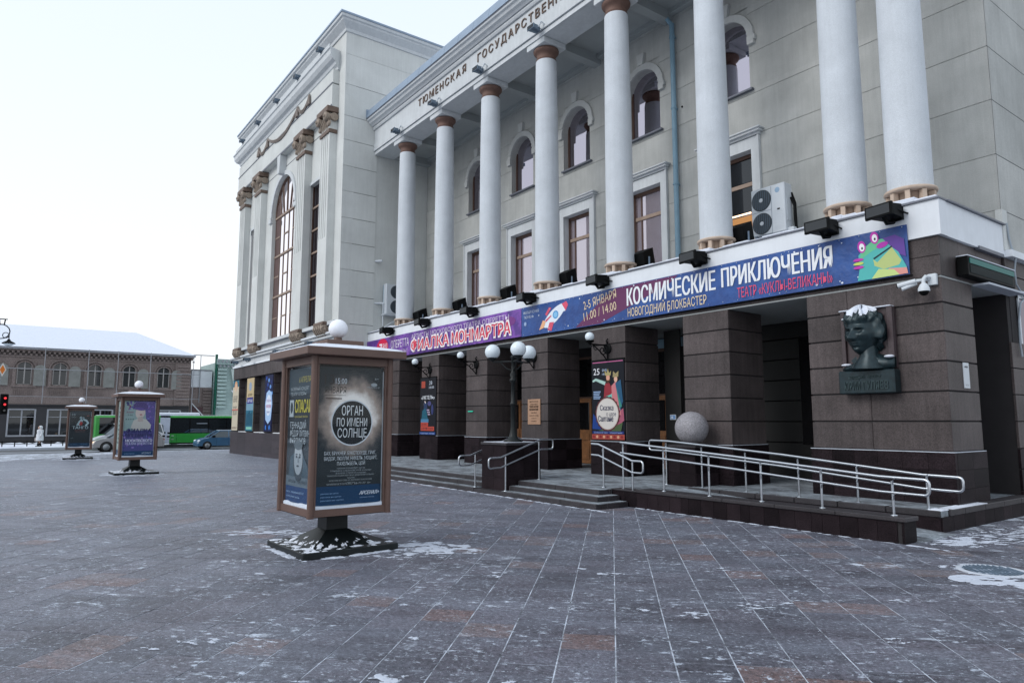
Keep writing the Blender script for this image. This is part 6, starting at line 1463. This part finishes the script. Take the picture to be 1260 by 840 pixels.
# ================================================================ STREET: VEHICLES
def car(name, loc, label, cat, prof, W, body, wheels, wr, glass, rz=R(90), lamps=None, roofz=None):
    # prof: side outline (x forward, z) of the lower body; glass: (x0,z0)-(x1,z1) roof outline list
    t = local(thing(name, loc, label, cat, rz=rz)); h = W / 2
    lo, up = prof, glass
    mb = MB(); n_ = len(lo); sec = [(-1, .94, .0), (-.97, 1, 1), (.97, 1, 1), (1, .94, 0)]
    rings = []
    for s_, k, _ in ((-1.0, .965, 0), (-.93, 1.0, 0), (.93, 1.0, 0), (1.0, .965, 0)):
        cx_ = sum(p[0] for p in lo) / n_; cz_ = sum(p[1] for p in lo) / n_
        rings.append([(cx_ + (x - cx_) * k, s_ * h, cz_ + (z - cz_) * k) for x, z in lo])
    v = [p for r_ in rings for p in r_]; f = [(i * n_ + j, i * n_ + (j + 1) % n_, (i + 1) * n_ + (j + 1) % n_, (i + 1) * n_ + j) for i in range(3) for j in range(n_)]
    f += [tuple(range(n_))[::-1], tuple(range(3 * n_, 4 * n_))]; mb.add(v, f)
    bo = mb.build('body', body, t)
    # cabin: tapering glasshouse with painted roof and pillars
    k = len(up); g = MB(); hb, ht = h * .96, h * .80; zb = min(z for _, z in up); zt_ = max(z for _, z in up)
    hw = lambda z: hb + (ht - hb) * (z - zb) / (zt_ - zb)
    v = [(x, -hw(z), z) for x, z in up] + [(x, hw(z), z) for x, z in up]
    g.add(v, [tuple(range(k)), tuple(range(k, 2 * k))[::-1]] + [(i, k + i, k + (i + 1) % k, (i + 1) % k) for i in range(k)]); co = g.build('cabin_glass', M['carglass'], t)
    pr_ = MB(); top_ = [p for p in up if p[1] > zt_ - .12]; x0, x1 = min(p[0] for p in top_), max(p[0] for p in top_)
    pr_.box(x0 - .04, x1 + .04, -ht - .01, ht + .01, zt_ - .05, zt_ + .02, c=.03); pr_.build('roof', body, t)
    MB().box(x0 + .05, x1 - .05, -ht + .08, ht - .08, zt_ + .02, zt_ + .05, c=.02).build('roof_snow', M['oldsnow'], t)
    xs_ = [p[0] for p in up if p[1] < zb + .02]; 
    for s_ in (-1, 1):
        for (a, b_) in ((min(xs_), x0), ((min(xs_) + max(xs_)) / 2, (x0 + x1) / 2), (max(xs_), x1)): pr2 = MB().tube([(a, s_ * (hb + .003), zb), (b_, s_ * (ht + .004), zt_ - .02)], .035, 6).build('pillar', body, t)
        MB().box(max(xs_) - .45, max(xs_) - .25, s_ * (h + .03) - .08, s_ * (h + .03) + .08, zb + .02, zb + .16, c=.02).build('mirror', M['black'], t)
        dm = (min(xs_) + max(xs_)) / 2
        for dx in (-.95, 0, .95): MB().box(dm + dx - .006, dm + dx + .006, s_ * (h - .002) - .003, s_ * (h - .002) + .004, zb - .58, zb - .01).build('door_gap', M['black'], t)
        for dx in (-.75, .15): MB().box(dm + dx, dm + dx + .18, s_ * (h + .005) - .012, s_ * (h + .005) + .012, zb - .15, zb - .11).build('door_handle', body, t)
    for x in wheels:
        for s_ in (-1, 1):
            wh = MB().lathe([(wr * 1.12, -.02), (wr * 1.12, .015)], (x, s_ * (h + .0), wr), 20, axis='y').build('wheel_arch', M['black'], t)
            w_ = MB().lathe([(wr * .6, -.11), (wr * .95, -.11), (wr, -.07), (wr, .07), (wr * .95, .11), (wr * .6, .11)], (x, s_ * (h - .06), wr), 24, axis='y').build('wheel', M['tyre'], t)
            MB().lathe([(wr * .62, 0), (wr * .58, .01 * s_), (.05, .03 * s_)], (x, s_ * (h + .055), wr), 18, axis='y').build('rim', M['rim'], w_)
    for (x, z, w_, hh, m_, nm) in lamps or []:
        for s_ in (-1, 1): MB().ball((x, s_ * (h - .18), z), 1, 12, 0, (.16, w_, hh)).build(nm, m_, t)
    return t
hatch = [(-1.95, .28), (-2.0, .55), (-1.95, .95), (1.05, .96), (1.55, .88), (1.95, .72), (2.05, .50), (2.02, .26)]
hg = [(-1.9, .95), (-1.55, 1.38), (-1.1, 1.50), (.0, 1.50), (.35, 1.44), (1.15, .96)]
car('parked_car', (-61.7, 14.95, -.36), 'small blue hatchback whose rear is hidden by the granite wing', 'car', hatch, 1.72, paint('blue_car_paint', (.045, .13, .24)), (-1.3, 1.3), .31, hg, R(-90), [(1.88, .68, .20, .09, M['headlamp'] if False else M['globe'], 'headlight')])
suv = [(-2.4, .35), (-2.45, .65), (-2.38, 1.02), (1.2, 1.02), (1.8, .98), (2.25, .86), (2.42, .60), (2.38, .32)]
sg = [(-2.3, 1.0), (-1.95, 1.5), (-1.5, 1.62), (.2, 1.62), (.6, 1.52), (1.35, 1.02)]
car('suv', (-60.6, 7.85, -.36), 'silver grey car driving left behind the middle advertising box, headlights on', 'car', suv, 1.86, paint('silver_car_paint', (.30, .30, .31)), (-1.5, 1.5), .37, sg, R(-90), [(2.22, .72, .18, .09, M['headlamp'], 'headlight'), (-2.30, .88, .18, .12, M['taillamp'], 'tail_light')])
van = [(-2.5, .35), (-2.55, .8), (-2.5, 1.25), (1.35, 1.25), (2.0, 1.12), (2.45, .95), (2.55, .6), (2.5, .32)]
vg = [(-2.45, 1.22), (-2.40, 1.95), (-2.2, 2.08), (.75, 2.08), (1.0, 1.98), (1.75, 1.24)]
car('minivan', (-64.2, 8.35, -.36), 'white minivan in the lane beyond the silver car', 'van', van, 1.95, paint('white_van_paint', (.62, .64, .68)), (-1.6, 1.6), .36, vg, R(-90), [(2.38, .85, .16, .12, M['globe'], 'headlight')])
# city bus
t = thing('city_bus', (-68, 12.2, -.36), 'long green city bus with a white mid panel and snowy roof pod', 'bus')
gr = paint('green_bus_paint', (.03, .30, .045)); gl2 = paint('bright_green_stripe', (.08, .48, .10)); BX = -66.75; BZ = -.36
MB().box(BX - 2.4, BX, 6.15, 18.2, BZ + .32, BZ + 2.74, c=.10).build('body', gr, t)
MB().box(BX - .02, BX + .012, 11.85, 18.0, BZ + 1.22, BZ + 2.58).build('window_band', M['glassdark'], t)
for k in range(4): MB().box(BX + .012, BX + .018, 11.95 + 1.55 * k, 13.4 + 1.55 * k, BZ + 1.3, BZ + 2.5).build('window_pane', M['carglass'], t)
MB().box(BX - .02, BX + .012, 6.5, 10.9, BZ + 1.22, BZ + 2.58).build('window_band', M['glassdark'], t)
MB().box(BX - .01, BX + .02, 6.2, 18.1, BZ + 2.60, BZ + 2.76).build('roof_stripe', gl2, t)
MB().box(BX - .05, BX + .02, 11.05, 11.84, BZ + .35, BZ + 2.80).build('white_panel', paint('pale_blue_panel', (.52, .58, .70)), t)
MB().box(BX - .01, BX + .015, 11.86, 18.1, BZ + .30, BZ + .42).build('skirt', M['black'], t)
MB().box(BX - 2.2, BX - .2, 10.6, 14.3, BZ + 2.75, BZ + 3.05, c=.1).box(BX - 2.3, BX - .1, 6.4, 18, BZ + 2.74, BZ + 2.80, c=.02).build('roof_pod', M['snow'], t)
for y in (8.6, 15.6):
    w_ = MB().lathe([(.30, -.12), (.46, -.12), (.48, 0), (.46, .12), (.30, .12)], (BX - .06, y, BZ + .48), 22, axis='x').build('wheel', M['tyre'], t); MB().lathe([(.28, .0), (.1, .03)], (BX + .05, y, BZ + .48), 16, axis='x').build('rim', M['rim'], w_)
MB().box(BX + .012, BX + .02, 14.0, 14.9, BZ + 2.05, BZ + 2.12).build('ceiling_lamp', ink('9aa4b0'), t)

# ================================================================ PERSON in a white coat
def person(loc, rz):
    t = local(thing('person', loc, 'person in a long white hooded coat carrying a bag along the far pavement', 'person', rz=rz))
    me = bpy.data.meshes.new('body'); V = [(0, 0, .92), (0, 0, 1.15), (0, .02, 1.38), (0, .0, 1.48), (0, -.01, 1.60), (.09, 0, .88), (.10, -.10, .50), (.10, -.16, .08), (.10, -.28, .04), (-.09, 0, .88), (-.10, .06, .50), (-.10, .20, .10), (-.10, .12, .04),
        (.19, .02, 1.38), (.24, .04, 1.12), (.24, -.04, .90), (.24, -.08, .82), (-.19, .02, 1.38), (-.25, .00, 1.12), (-.24, -.08, .90), (-.24, -.12, .82)]
    E = [(0, 1), (1, 2), (2, 3), (3, 4), (0, 5), (5, 6), (6, 7), (7, 8), (0, 9), (9, 10), (10, 11), (11, 12), (2, 13), (13, 14), (14, 15), (15, 16), (2, 17), (17, 18), (18, 19), (19, 20)]
    Rr = [.15, .15, .15, .06, .10, .10, .07, .05, .045, .10, .07, .05, .045, .075, .06, .045, .04, .075, .06, .045, .04]
    me.from_pydata(V, E, []); o = bpy.data.objects.new('body', me); COL.objects.link(o); o.parent = t; me.materials.append(M['skin'])
    o.modifiers.new('skin', 'SKIN'); 
    for i, sv in enumerate(me.skin_vertices[0].data): sv.radius = (Rr[i], Rr[i]); sv.use_root = (i == 0)
    o.modifiers.new('sub', 'SUBSURF').levels = 1; o.modifiers['sub'].render_levels = 1
    co = MB().lathe([(.27, .50), (.28, .62), (.25, .90), (.21, 1.08), (.24, 1.28), (.23, 1.40), (.10, 1.48)], (0, .02, 0), 20); co.tube([(.20, .02, 1.40), (.26, .04, 1.12), (.26, -.05, .88)], [.10, .085, .075], 10).tube([(-.20, .02, 1.40), (-.27, 0, 1.12), (-.26, -.09, .88)], [.10, .085, .075], 10); co.build('coat', M['coat'], t)
    MB().ball((0, .03, 1.60), .155, 16, 0, (.95, 1, 1.1)).build('hood', M['coat'], t); MB().ball((0, -.08, 1.59), .10, 14, 0, (.9, .9, 1.2)).build('face', M['skin'], t)
    MB().ball((0, -.175, 1.585), .02, 8).build('nose', M['skin'], t)
    MB().box(-.34, -.24, -.22, .06, .46, .76, c=.03).tube([(-.29, -.15, .76), (-.29, -.10, .88), (-.29, 0, .76)], .012, 6).build('bag', ink('b8b0ac'), t)
    for x, y in ((.10, -.20), (-.10, .16)): MB().box(x - .05, x + .05, y - .14, y + .12, 0, .10, c=.03).tube([(x, y + .03, .05), (x, y * .6, .45)], .06, 8).build('boot', M['black'], t)
M['skin'] = mat('skin', (.42, .27, .21), .6); M['coat'] = mat('white_coat_cloth', (.60, .62, .66), .9, bstr=.3, bscale=30)
person((-71, 2.62, -.215), R(25))

# ================================================================ FAR SIDE OF THE STREET
o = thing('low_fence', (-71.8, 2, -.2), 'low black railing half buried in snow on the far pavement', 'fence')
for i in range(16):
    y = -3.3 + i * .85
    MB().tube([(-71.8, y, -.2), (-71.8, y, .28)], .045, 6).build('fence_post', M['black'], o)
mb = MB(); mb.tube([(-71.8, -3.6, .22), (-71.8, 9.6, .22)], .03, 6).tube([(-71.8, -3.6, .02), (-71.8, 9.6, .02)], .025, 6); mb.build('fence_rail', M['black'], o)
def bank(y0, y1, x, w_, h_, seed):
    r_ = random.Random(seed); mb = MB(); n_ = int((y1 - y0) / .3); v = []
    for i in range(n_ + 1):
        y = y0 + (y1 - y0) * i / n_; hh = h_ * r_.uniform(.5, 1.1)
        v += [(x + w_, y, -.215), (x + w_ * .4, y, -.215 + hh * .8), (x - w_ * .4, y, -.215 + hh), (x - w_, y, -.215)]
    mb.add(v, [(4 * i + j, 4 * i + 4 + j, 4 * i + 5 + j, 4 * i + 1 + j) for i in range(n_) for j in range(3)], 0, True); return mb
o = bank(-8, 30, -73.0, .9, .30, 3).build('snow_bank', M['snow']); tag(o, kind='stuff')
o = bank(-8, 30, -69.0, .5, .10, 4).build('snow_bank', M['snow']); tag(o, kind='stuff')
# brown merchant's house under a construction net
XB = -82
hs = thing('brown_house', (XB - 5, 4, -.2), 'brown two-storey brick house with arched windows, snowy roof and scaffold poles', 'building')
Yh0, Yh1 = -14, 16.3
wcen = [-10.6, -7.6, -4.6, -1.6, 1.4, 4.3, 7.3, 10.4, 13.65]
mbw = MB()
hol = [(c_ - .62, c_ + .62, 5.45, 7.7) for c_ in wcen]
for (a, b_, c_, d) in cutrects(Yh0, Yh1, 3.55, 8.1, hol): mbw.box(XB - .3, XB, a, b_, c_, d)
hw_ = mbw.build('upper_wall', M['brick'], hs)
MB().box(XB - 14, XB - .3, Yh0, Yh1, -.2, 8.9).build('house_core', M['brickdark'], hs)
gfc = [-8.6, -4.9, -1.5, 1.45, 4.6, 8.0, 11.6, 14.4]
mbw = MB()
for (a, b_, c_, d) in cutrects(Yh0, Yh1, -.2, 3.45, [(c_ - 1.1, c_ + 1.1, .55, 3.1) for c_ in gfc]): mbw.box(XB - .3, XB, a, b_, c_, d)
mbw.build('ground_floor_wall', M['brickdark'], hs)
MB().box(XB - .3, XB + .15, Yh0, Yh1, 3.45, 3.56).build('string_course', M['brickdark'], hs)
for c_ in wcen:
    wn = MB().box(XB - .25, XB - .22, c_ - .6, c_ + .6, 5.45, 7.7).build('window', M['glassdark'], hs)
    fr = MB().box(XB - .22, XB - .14, c_ - .6, c_ - .52, 5.45, 7.7).box(XB - .22, XB - .14, c_ + .52, c_ + .6, 5.45, 7.7).box(XB - .22, XB - .14, c_ - .05, c_ + .05, 5.45, 7.7).box(XB - .22, XB - .13, c_ - .6, c_ + .6, 6.95, 7.05).box(XB - .22, XB - .14, c_ - .6, c_ + .6, 5.40, 5.5); fr.build('frame', M['brickline'], wn)
    ap = MB()
    for rr, pj in ((.72, .10), (.95, .16)):
        i_ = arcpts(c_, 7.02, rr - .10, rr - .10, 12); o_ = arcpts(c_, 7.02, rr, rr, 12)
        for k in range(12): ap.hexa([(XB, i_[k][0], i_[k][1]), (XB, o_[k][0], o_[k][1]), (XB, o_[k + 1][0], o_[k + 1][1]), (XB, i_[k + 1][0], i_[k + 1][1])], [(XB + pj, i_[k][0], i_[k][1]), (XB + pj, o_[k][0], o_[k][1]), (XB + pj, o_[k + 1][0], o_[k + 1][1]), (XB + pj, i_[k + 1][0], i_[k + 1][1])])
    ap.box(XB, XB + .14, c_ - .95, c_ - .70, 5.3, 7.02).box(XB, XB + .14, c_ + .70, c_ + .95, 5.3, 7.02).box(XB, XB + .2, c_ - 1.0, c_ + 1.0, 5.22, 5.36); ap.build('arch_moulding', M['brick'], wn)
    sp = MB()
    for i in range(8):
        t0, t1 = PI * i / 8, PI * (i + 1) / 8
        sp.add([(XB - .12, c_ + .62 * math.cos(t0), 7.05 + .62 * math.sin(t0)), (XB - .12, c_ + .62 * math.cos(t1), 7.05 + .62 * math.sin(t1)), (XB - .12, c_ + .62 * math.cos(t1), 7.71), (XB - .12, c_ + .62 * math.cos(t0), 7.71)], [(0, 1, 2, 3)])
    sp.build('arch_spandrel', M['brick'], wn)
    sh_ = MB().box(XB + .18, XB + .22, c_ + .75, c_ + 1.75, 5.35, 6.95).prism([(c_ + .75, 6.95), (c_ + 1.75, 6.95)] + arcpts(c_ + 1.25, 6.95, .5, .45, 10), lambda a, b_, d: (d, a, b_), XB + .18, XB + .22); sh_.build('arched_panel', M['arched_panel'] if 'arched_panel' in M else M.setdefault('arched_panel', mat('grey_green_panel', (.215, .22, .21), .8, var=.15, vscale=2)), wn)  # flat grey-green panel with an arched head, right of each window
    bl = MB()
    for i in range(11): bl.box(XB, XB + .07, c_ - .85 + .16 * i, c_ - .78 + .16 * i, 4.45, 4.95)
    bl.build('blind_balusters', M['brick'], wn)
for i, c_ in enumerate(gfc):
    wn = MB().box(XB - .24, XB - .20, c_ - 1.1, c_ + 1.1, .55, 3.1).build('window', M['glassdark'], hs)
    MB().box(XB - .2, XB + .05, c_ - 1.14, c_ - 1.0, .5, 3.1).box(XB - .2, XB + .05, c_ + 1.0, c_ + 1.14, .5, 3.1).box(XB - .2, XB + .07, c_ - 1.14, c_ + 1.14, .45, .6).box(XB - .2, XB - .05, c_ - .06, c_ + .06, .6, 3.0).box(XB - .2, XB + .05, c_ - 1.0, c_ + 1.0, 3.0, 3.12).box(XB - .2, XB - .08, c_ - 1.0, c_ + 1.0, 2.3, 2.36).build('frame', M['scaff'] if i > 0 else M['brickline'], wn)
cz = MB().box(XB - .3, XB + .10, Yh0, Yh1, 8.1, 8.25).box(XB - .3, XB + .35, Yh0, Yh1 + .2, 8.72, 8.86).build('cornice', M['brick'], hs)
MB().box(XB - .3, XB + .10, Yh0, Yh1, 8.251, 8.719).build('dentil_band', mat('shaded_brown_brick', (.085, .07, .066), .9), hs)  # brick darkened: shade in the gaps between dentils put into the colour
dn = MB()
y = Yh0
while y < Yh1:
    dn.box(XB + .1, XB + .30, y, y + .20, 8.52, 8.70).box(XB + .1, XB + .24, y + .2, y + .38, 8.28, 8.44); y += .42
tag(dn.build('dentils', M['brick'], cz), kind='stuff')
MB().box(XB - .3, XB + .55, Yh0, Yh1 + .35, 8.87, 9.05).build('eaves', M['scaff'], hs)
MB().box(XB, XB + .18, 14.75, Yh1, 3.6, 8.1).build('corner_pier', M['brick'], hs)
for k in range(12): MB().box(XB, XB + .26, 14.9, Yh1 - .02, 3.75 + .36 * k, 3.98 + .36 * k).build('rustic_stone', M['brick'], hs)
rf = MB(); e = [(XB + .6, Yh0 - .3, 9.06), (XB + .6, Yh1 + .4, 9.06), (XB - 14.3, Yh1 + .4, 9.06), (XB - 14.3, Yh0 - .3, 9.06), (XB - 6.8, Yh0 + 3, 12.0), (XB - 6.8, Yh1 - 4.6, 12.0)]
rf.add(e, [(0, 1, 5, 4), (1, 2, 5), (2, 3, 4, 5), (3, 0, 4)]).add([(XB + .6, Yh0 - .3, 9.03), (XB + .6, Yh1 + .4, 9.03), (XB - 14.3, Yh1 + .4, 9.03), (XB - 14.3, Yh0 - .3, 9.03)], [(3, 2, 1, 0)]); rf.build('roof', M['snow'], hs)
for y in (-8, -4.6, -.9, 2.95, 6.6, 9.2, 12.2, 16.4): 
    MB().tube([(XB + .9, y, 3.6 if y not in (16.4,) else 0), (XB + .9, y, 9.1)], .035, 6).build('scaffold_pole', M['scaff'], hs)
MB().tube([(XB + .9, Yh0, 6.95), (XB + .9, Yh1 + .8, 6.95)], .032, 6).build('scaffold_pole', M['scaff'], hs)
MB().tube([(XB + .9, Yh0, 4.3), (XB + .9, Yh1 + .8, 4.3)], .02, 6).build('scaffold_pole', M['scaff'], hs)
# pale gap building and teal netted building
t = thing('pale_house', (XB - 3, 17.9, -.2), 'narrow pale house front with brick rustication between the brown and teal houses', 'building')
MB().box(XB - 8, XB - 1.5, 16.6, 18.9, -.2, 7.6).build('wall', M['pinkwall'], t); MB().box(XB - 1.5, XB - 1.35, 16.7, 18.85, 7.6 - 1.9, 7.55).build('white_panel', M['fascia'], t)
MB().box(XB - 1.5, XB - 1.3, 16.65, 18.9, 7.6, 7.7).tube([(XB - 1.2, 16.6, 9.3), (XB - 1.2, 19.0, 9.3)], .05, 6).tube([(XB - 1.2, 17.55, 4), (XB - 1.2, 17.55, 9.3)], .04, 6).build('scaffold_tube', M['scaff'], t)
MB().box(XB - 1.5, XB - 1.30, 16.65, 18.9, -.2, 5.6).build('lower_wall', M['brick'], t)
for k in range(9): MB().box(XB - 1.30, XB - 1.15, 17.9, 18.85, 2.6 + .34 * k, 2.82 + .34 * k).build('rustic_stone', M['brick'], t)
MB().tube([(XB - 1.1, 16.8, 3.9), (XB - 1.1, 18.9, 1.6)], .06, 6).build('brace', M['fascia'], t); MB().box(XB - 1.29, XB - 1.1, 16.9, 18.0, 1.0, 3.5).build('hoarding', ink('5a4548'), t)
t = thing('teal_house', (XB - 3, 21, -.2), 'house wrapped in teal netting with a pale tarpaulin, beside the granite wing', 'building')
MB().box(XB - 8, XB - .5, 19.0, 30, -.2, 8.5).build('wall', M['teal'], t); MB().box(XB - .5, XB - .1, 19.0, 30, 8.3, 8.9).build('cornice', M['teal'], t)
dn = MB(); y = 19.1
while y < 26: dn.box(XB - .1, XB + .1, y, y + .2, 8.55, 8.8).box(XB - .1, XB + .05, y + .2, y + .38, 8.0, 8.2); y += .42
tag(dn.build('dentils', M['scaff'], t), kind='stuff')
for k in range(11): MB().box(XB - .5, XB - .25, 19.2, 20.2, 3.4 + .42 * k, 3.66 + .42 * k).build('rustic_stone', M['teal'], t)
MB().add([(XB - .2, 20.6, 7.8), (XB - .2, 26, 7.8), (XB - .1, 26, 3.2), (XB - .1, 23.0, 3.2), (XB - .15, 21.2, 4.2)], [(0, 4, 3, 2, 1)]).build('tarpaulin', M['tarp'], t)
MB().tube([(XB, 20.7, 5.4), (XB + .1, 23.4, 2.2)], .08, 6).build('brace', M['fascia'], t); MB().box(XB - .4, XB - .1, 21.2, 26, -.2, 3.3).build('hoarding', ink('4a3a46'), t)
MB().box(XB - .55, XB - .15, 18.92, 19.12, -.2, 9.4).build('net_edge', ink('1f5a4a'), t)
# plain block farther along the street, left of view and beyond
t = thing('grey_block', (XB - 5, -30, -.2), 'plain grey building beyond the left edge of the brown house', 'building')
MB().box(XB - 14, XB, -50, -14.4, -.2, 8.4).build('wall', M['brick'], t); MB().box(XB - 14.3, XB + .4, -50.2, -14.1, 8.4, 8.6).build('roof', M['snow'], t)

# ================================================================ STREET LAMP AND TRAFFIC LIGHT AT THE LEFT EDGE
t = thing('ornate_lamp', (-50, -1.35, gz(-50)), 'ornate dark street lamp arm with a scroll at the upper left edge', 'street lamp')
MB().lathe([(.14, 0), (.12, .3), (.07, .6), (.06, 7.2), (.03, 7.6)], (-50, -1.35, gz(-50)), 14).build('pole', M['black'], t)
am = MB(); am.tube([(-50, -1.35, 6.95), (-50, -.9, 7.3)] + [(-50, -.42 + .42 * math.cos(a), 7.13 + .42 * math.sin(a)) for a in [R(150 - 24 * i) for i in range(14)]], .03, 8)
am.tube([(-50, -.05 - .13 + .16 * math.cos(a), 6.92 + .16 * math.sin(a)) for a in [R(-20 - 30 * i) for i in range(12)]], .022, 6); am.tube([(-50, -.02, 6.95), (-50, -.02, 6.68)], .03, 6)
am.tube([(-50, -.5, 7.5), (-50, -.55, 7.85)], .04, 6).tube([(-50, -.3, 7.52), (-50, -.26, 7.85)], .04, 6).tube([(-50, -.65, 7.86), (-50, -.15, 7.86)], .03, 6); am.build('scroll_arm', M['black'], t)
MB().lathe([(.06, .25), (.10, .16), (.30, .05), (.34, .0), (.33, -.02)], (-50, -.02, 6.45), 20).build('lamp_shade', M['black'], t); MB().ball((-50, -.02, 6.43), .26, 16, 0, (1, 1, .5), -1, 0).build('lamp_bowl', M['globe'], t)
t = thing('traffic_light', (-55, -.35, gz(-55)), 'traffic light showing red at the left edge of the photo', 'traffic light')
MB().lathe([(.07, 0), (.06, 5.5)], (-55, -.35, gz(-55)), 12).build('pole', M['scaff'], t); MB().box(-55.12, -54.88, -.22, .22, 2.35, 3.65, c=.04).box(-55.05, -54.95, -.35, -.2, 2.9, 3.0).build('housing', M['black'], t)
for z, m_ in ((3.38, M['redlight']), (2.98, M['redlight']), (2.60, M['glassdark'])):
    MB().lathe([(.075, 0), (.07, .02)], (-54.88, .05, z), 14, axis='x').build('lamp', m_, t); MB().lathe([(.14, .0), (.14, .14)], (-54.88, .05, z), 14, axis='x', caps=False).build('visor', M['black'], t)
MB().prism([(-.42, 5.2), (-.22, 5.65), (-.02, 5.2), (-.22, 4.75)], lambda a, b_, d: (d, a, b_), -54.95, -54.92).build('road_sign', ink('d8d4cc'), t); MB().prism([(-.36, 5.2), (-.22, 5.5), (-.08, 5.2), (-.22, 4.9)], lambda a, b_, d: (d, a, b_), -54.92, -54.91).build('sign_face', ink('d87a30'), t)
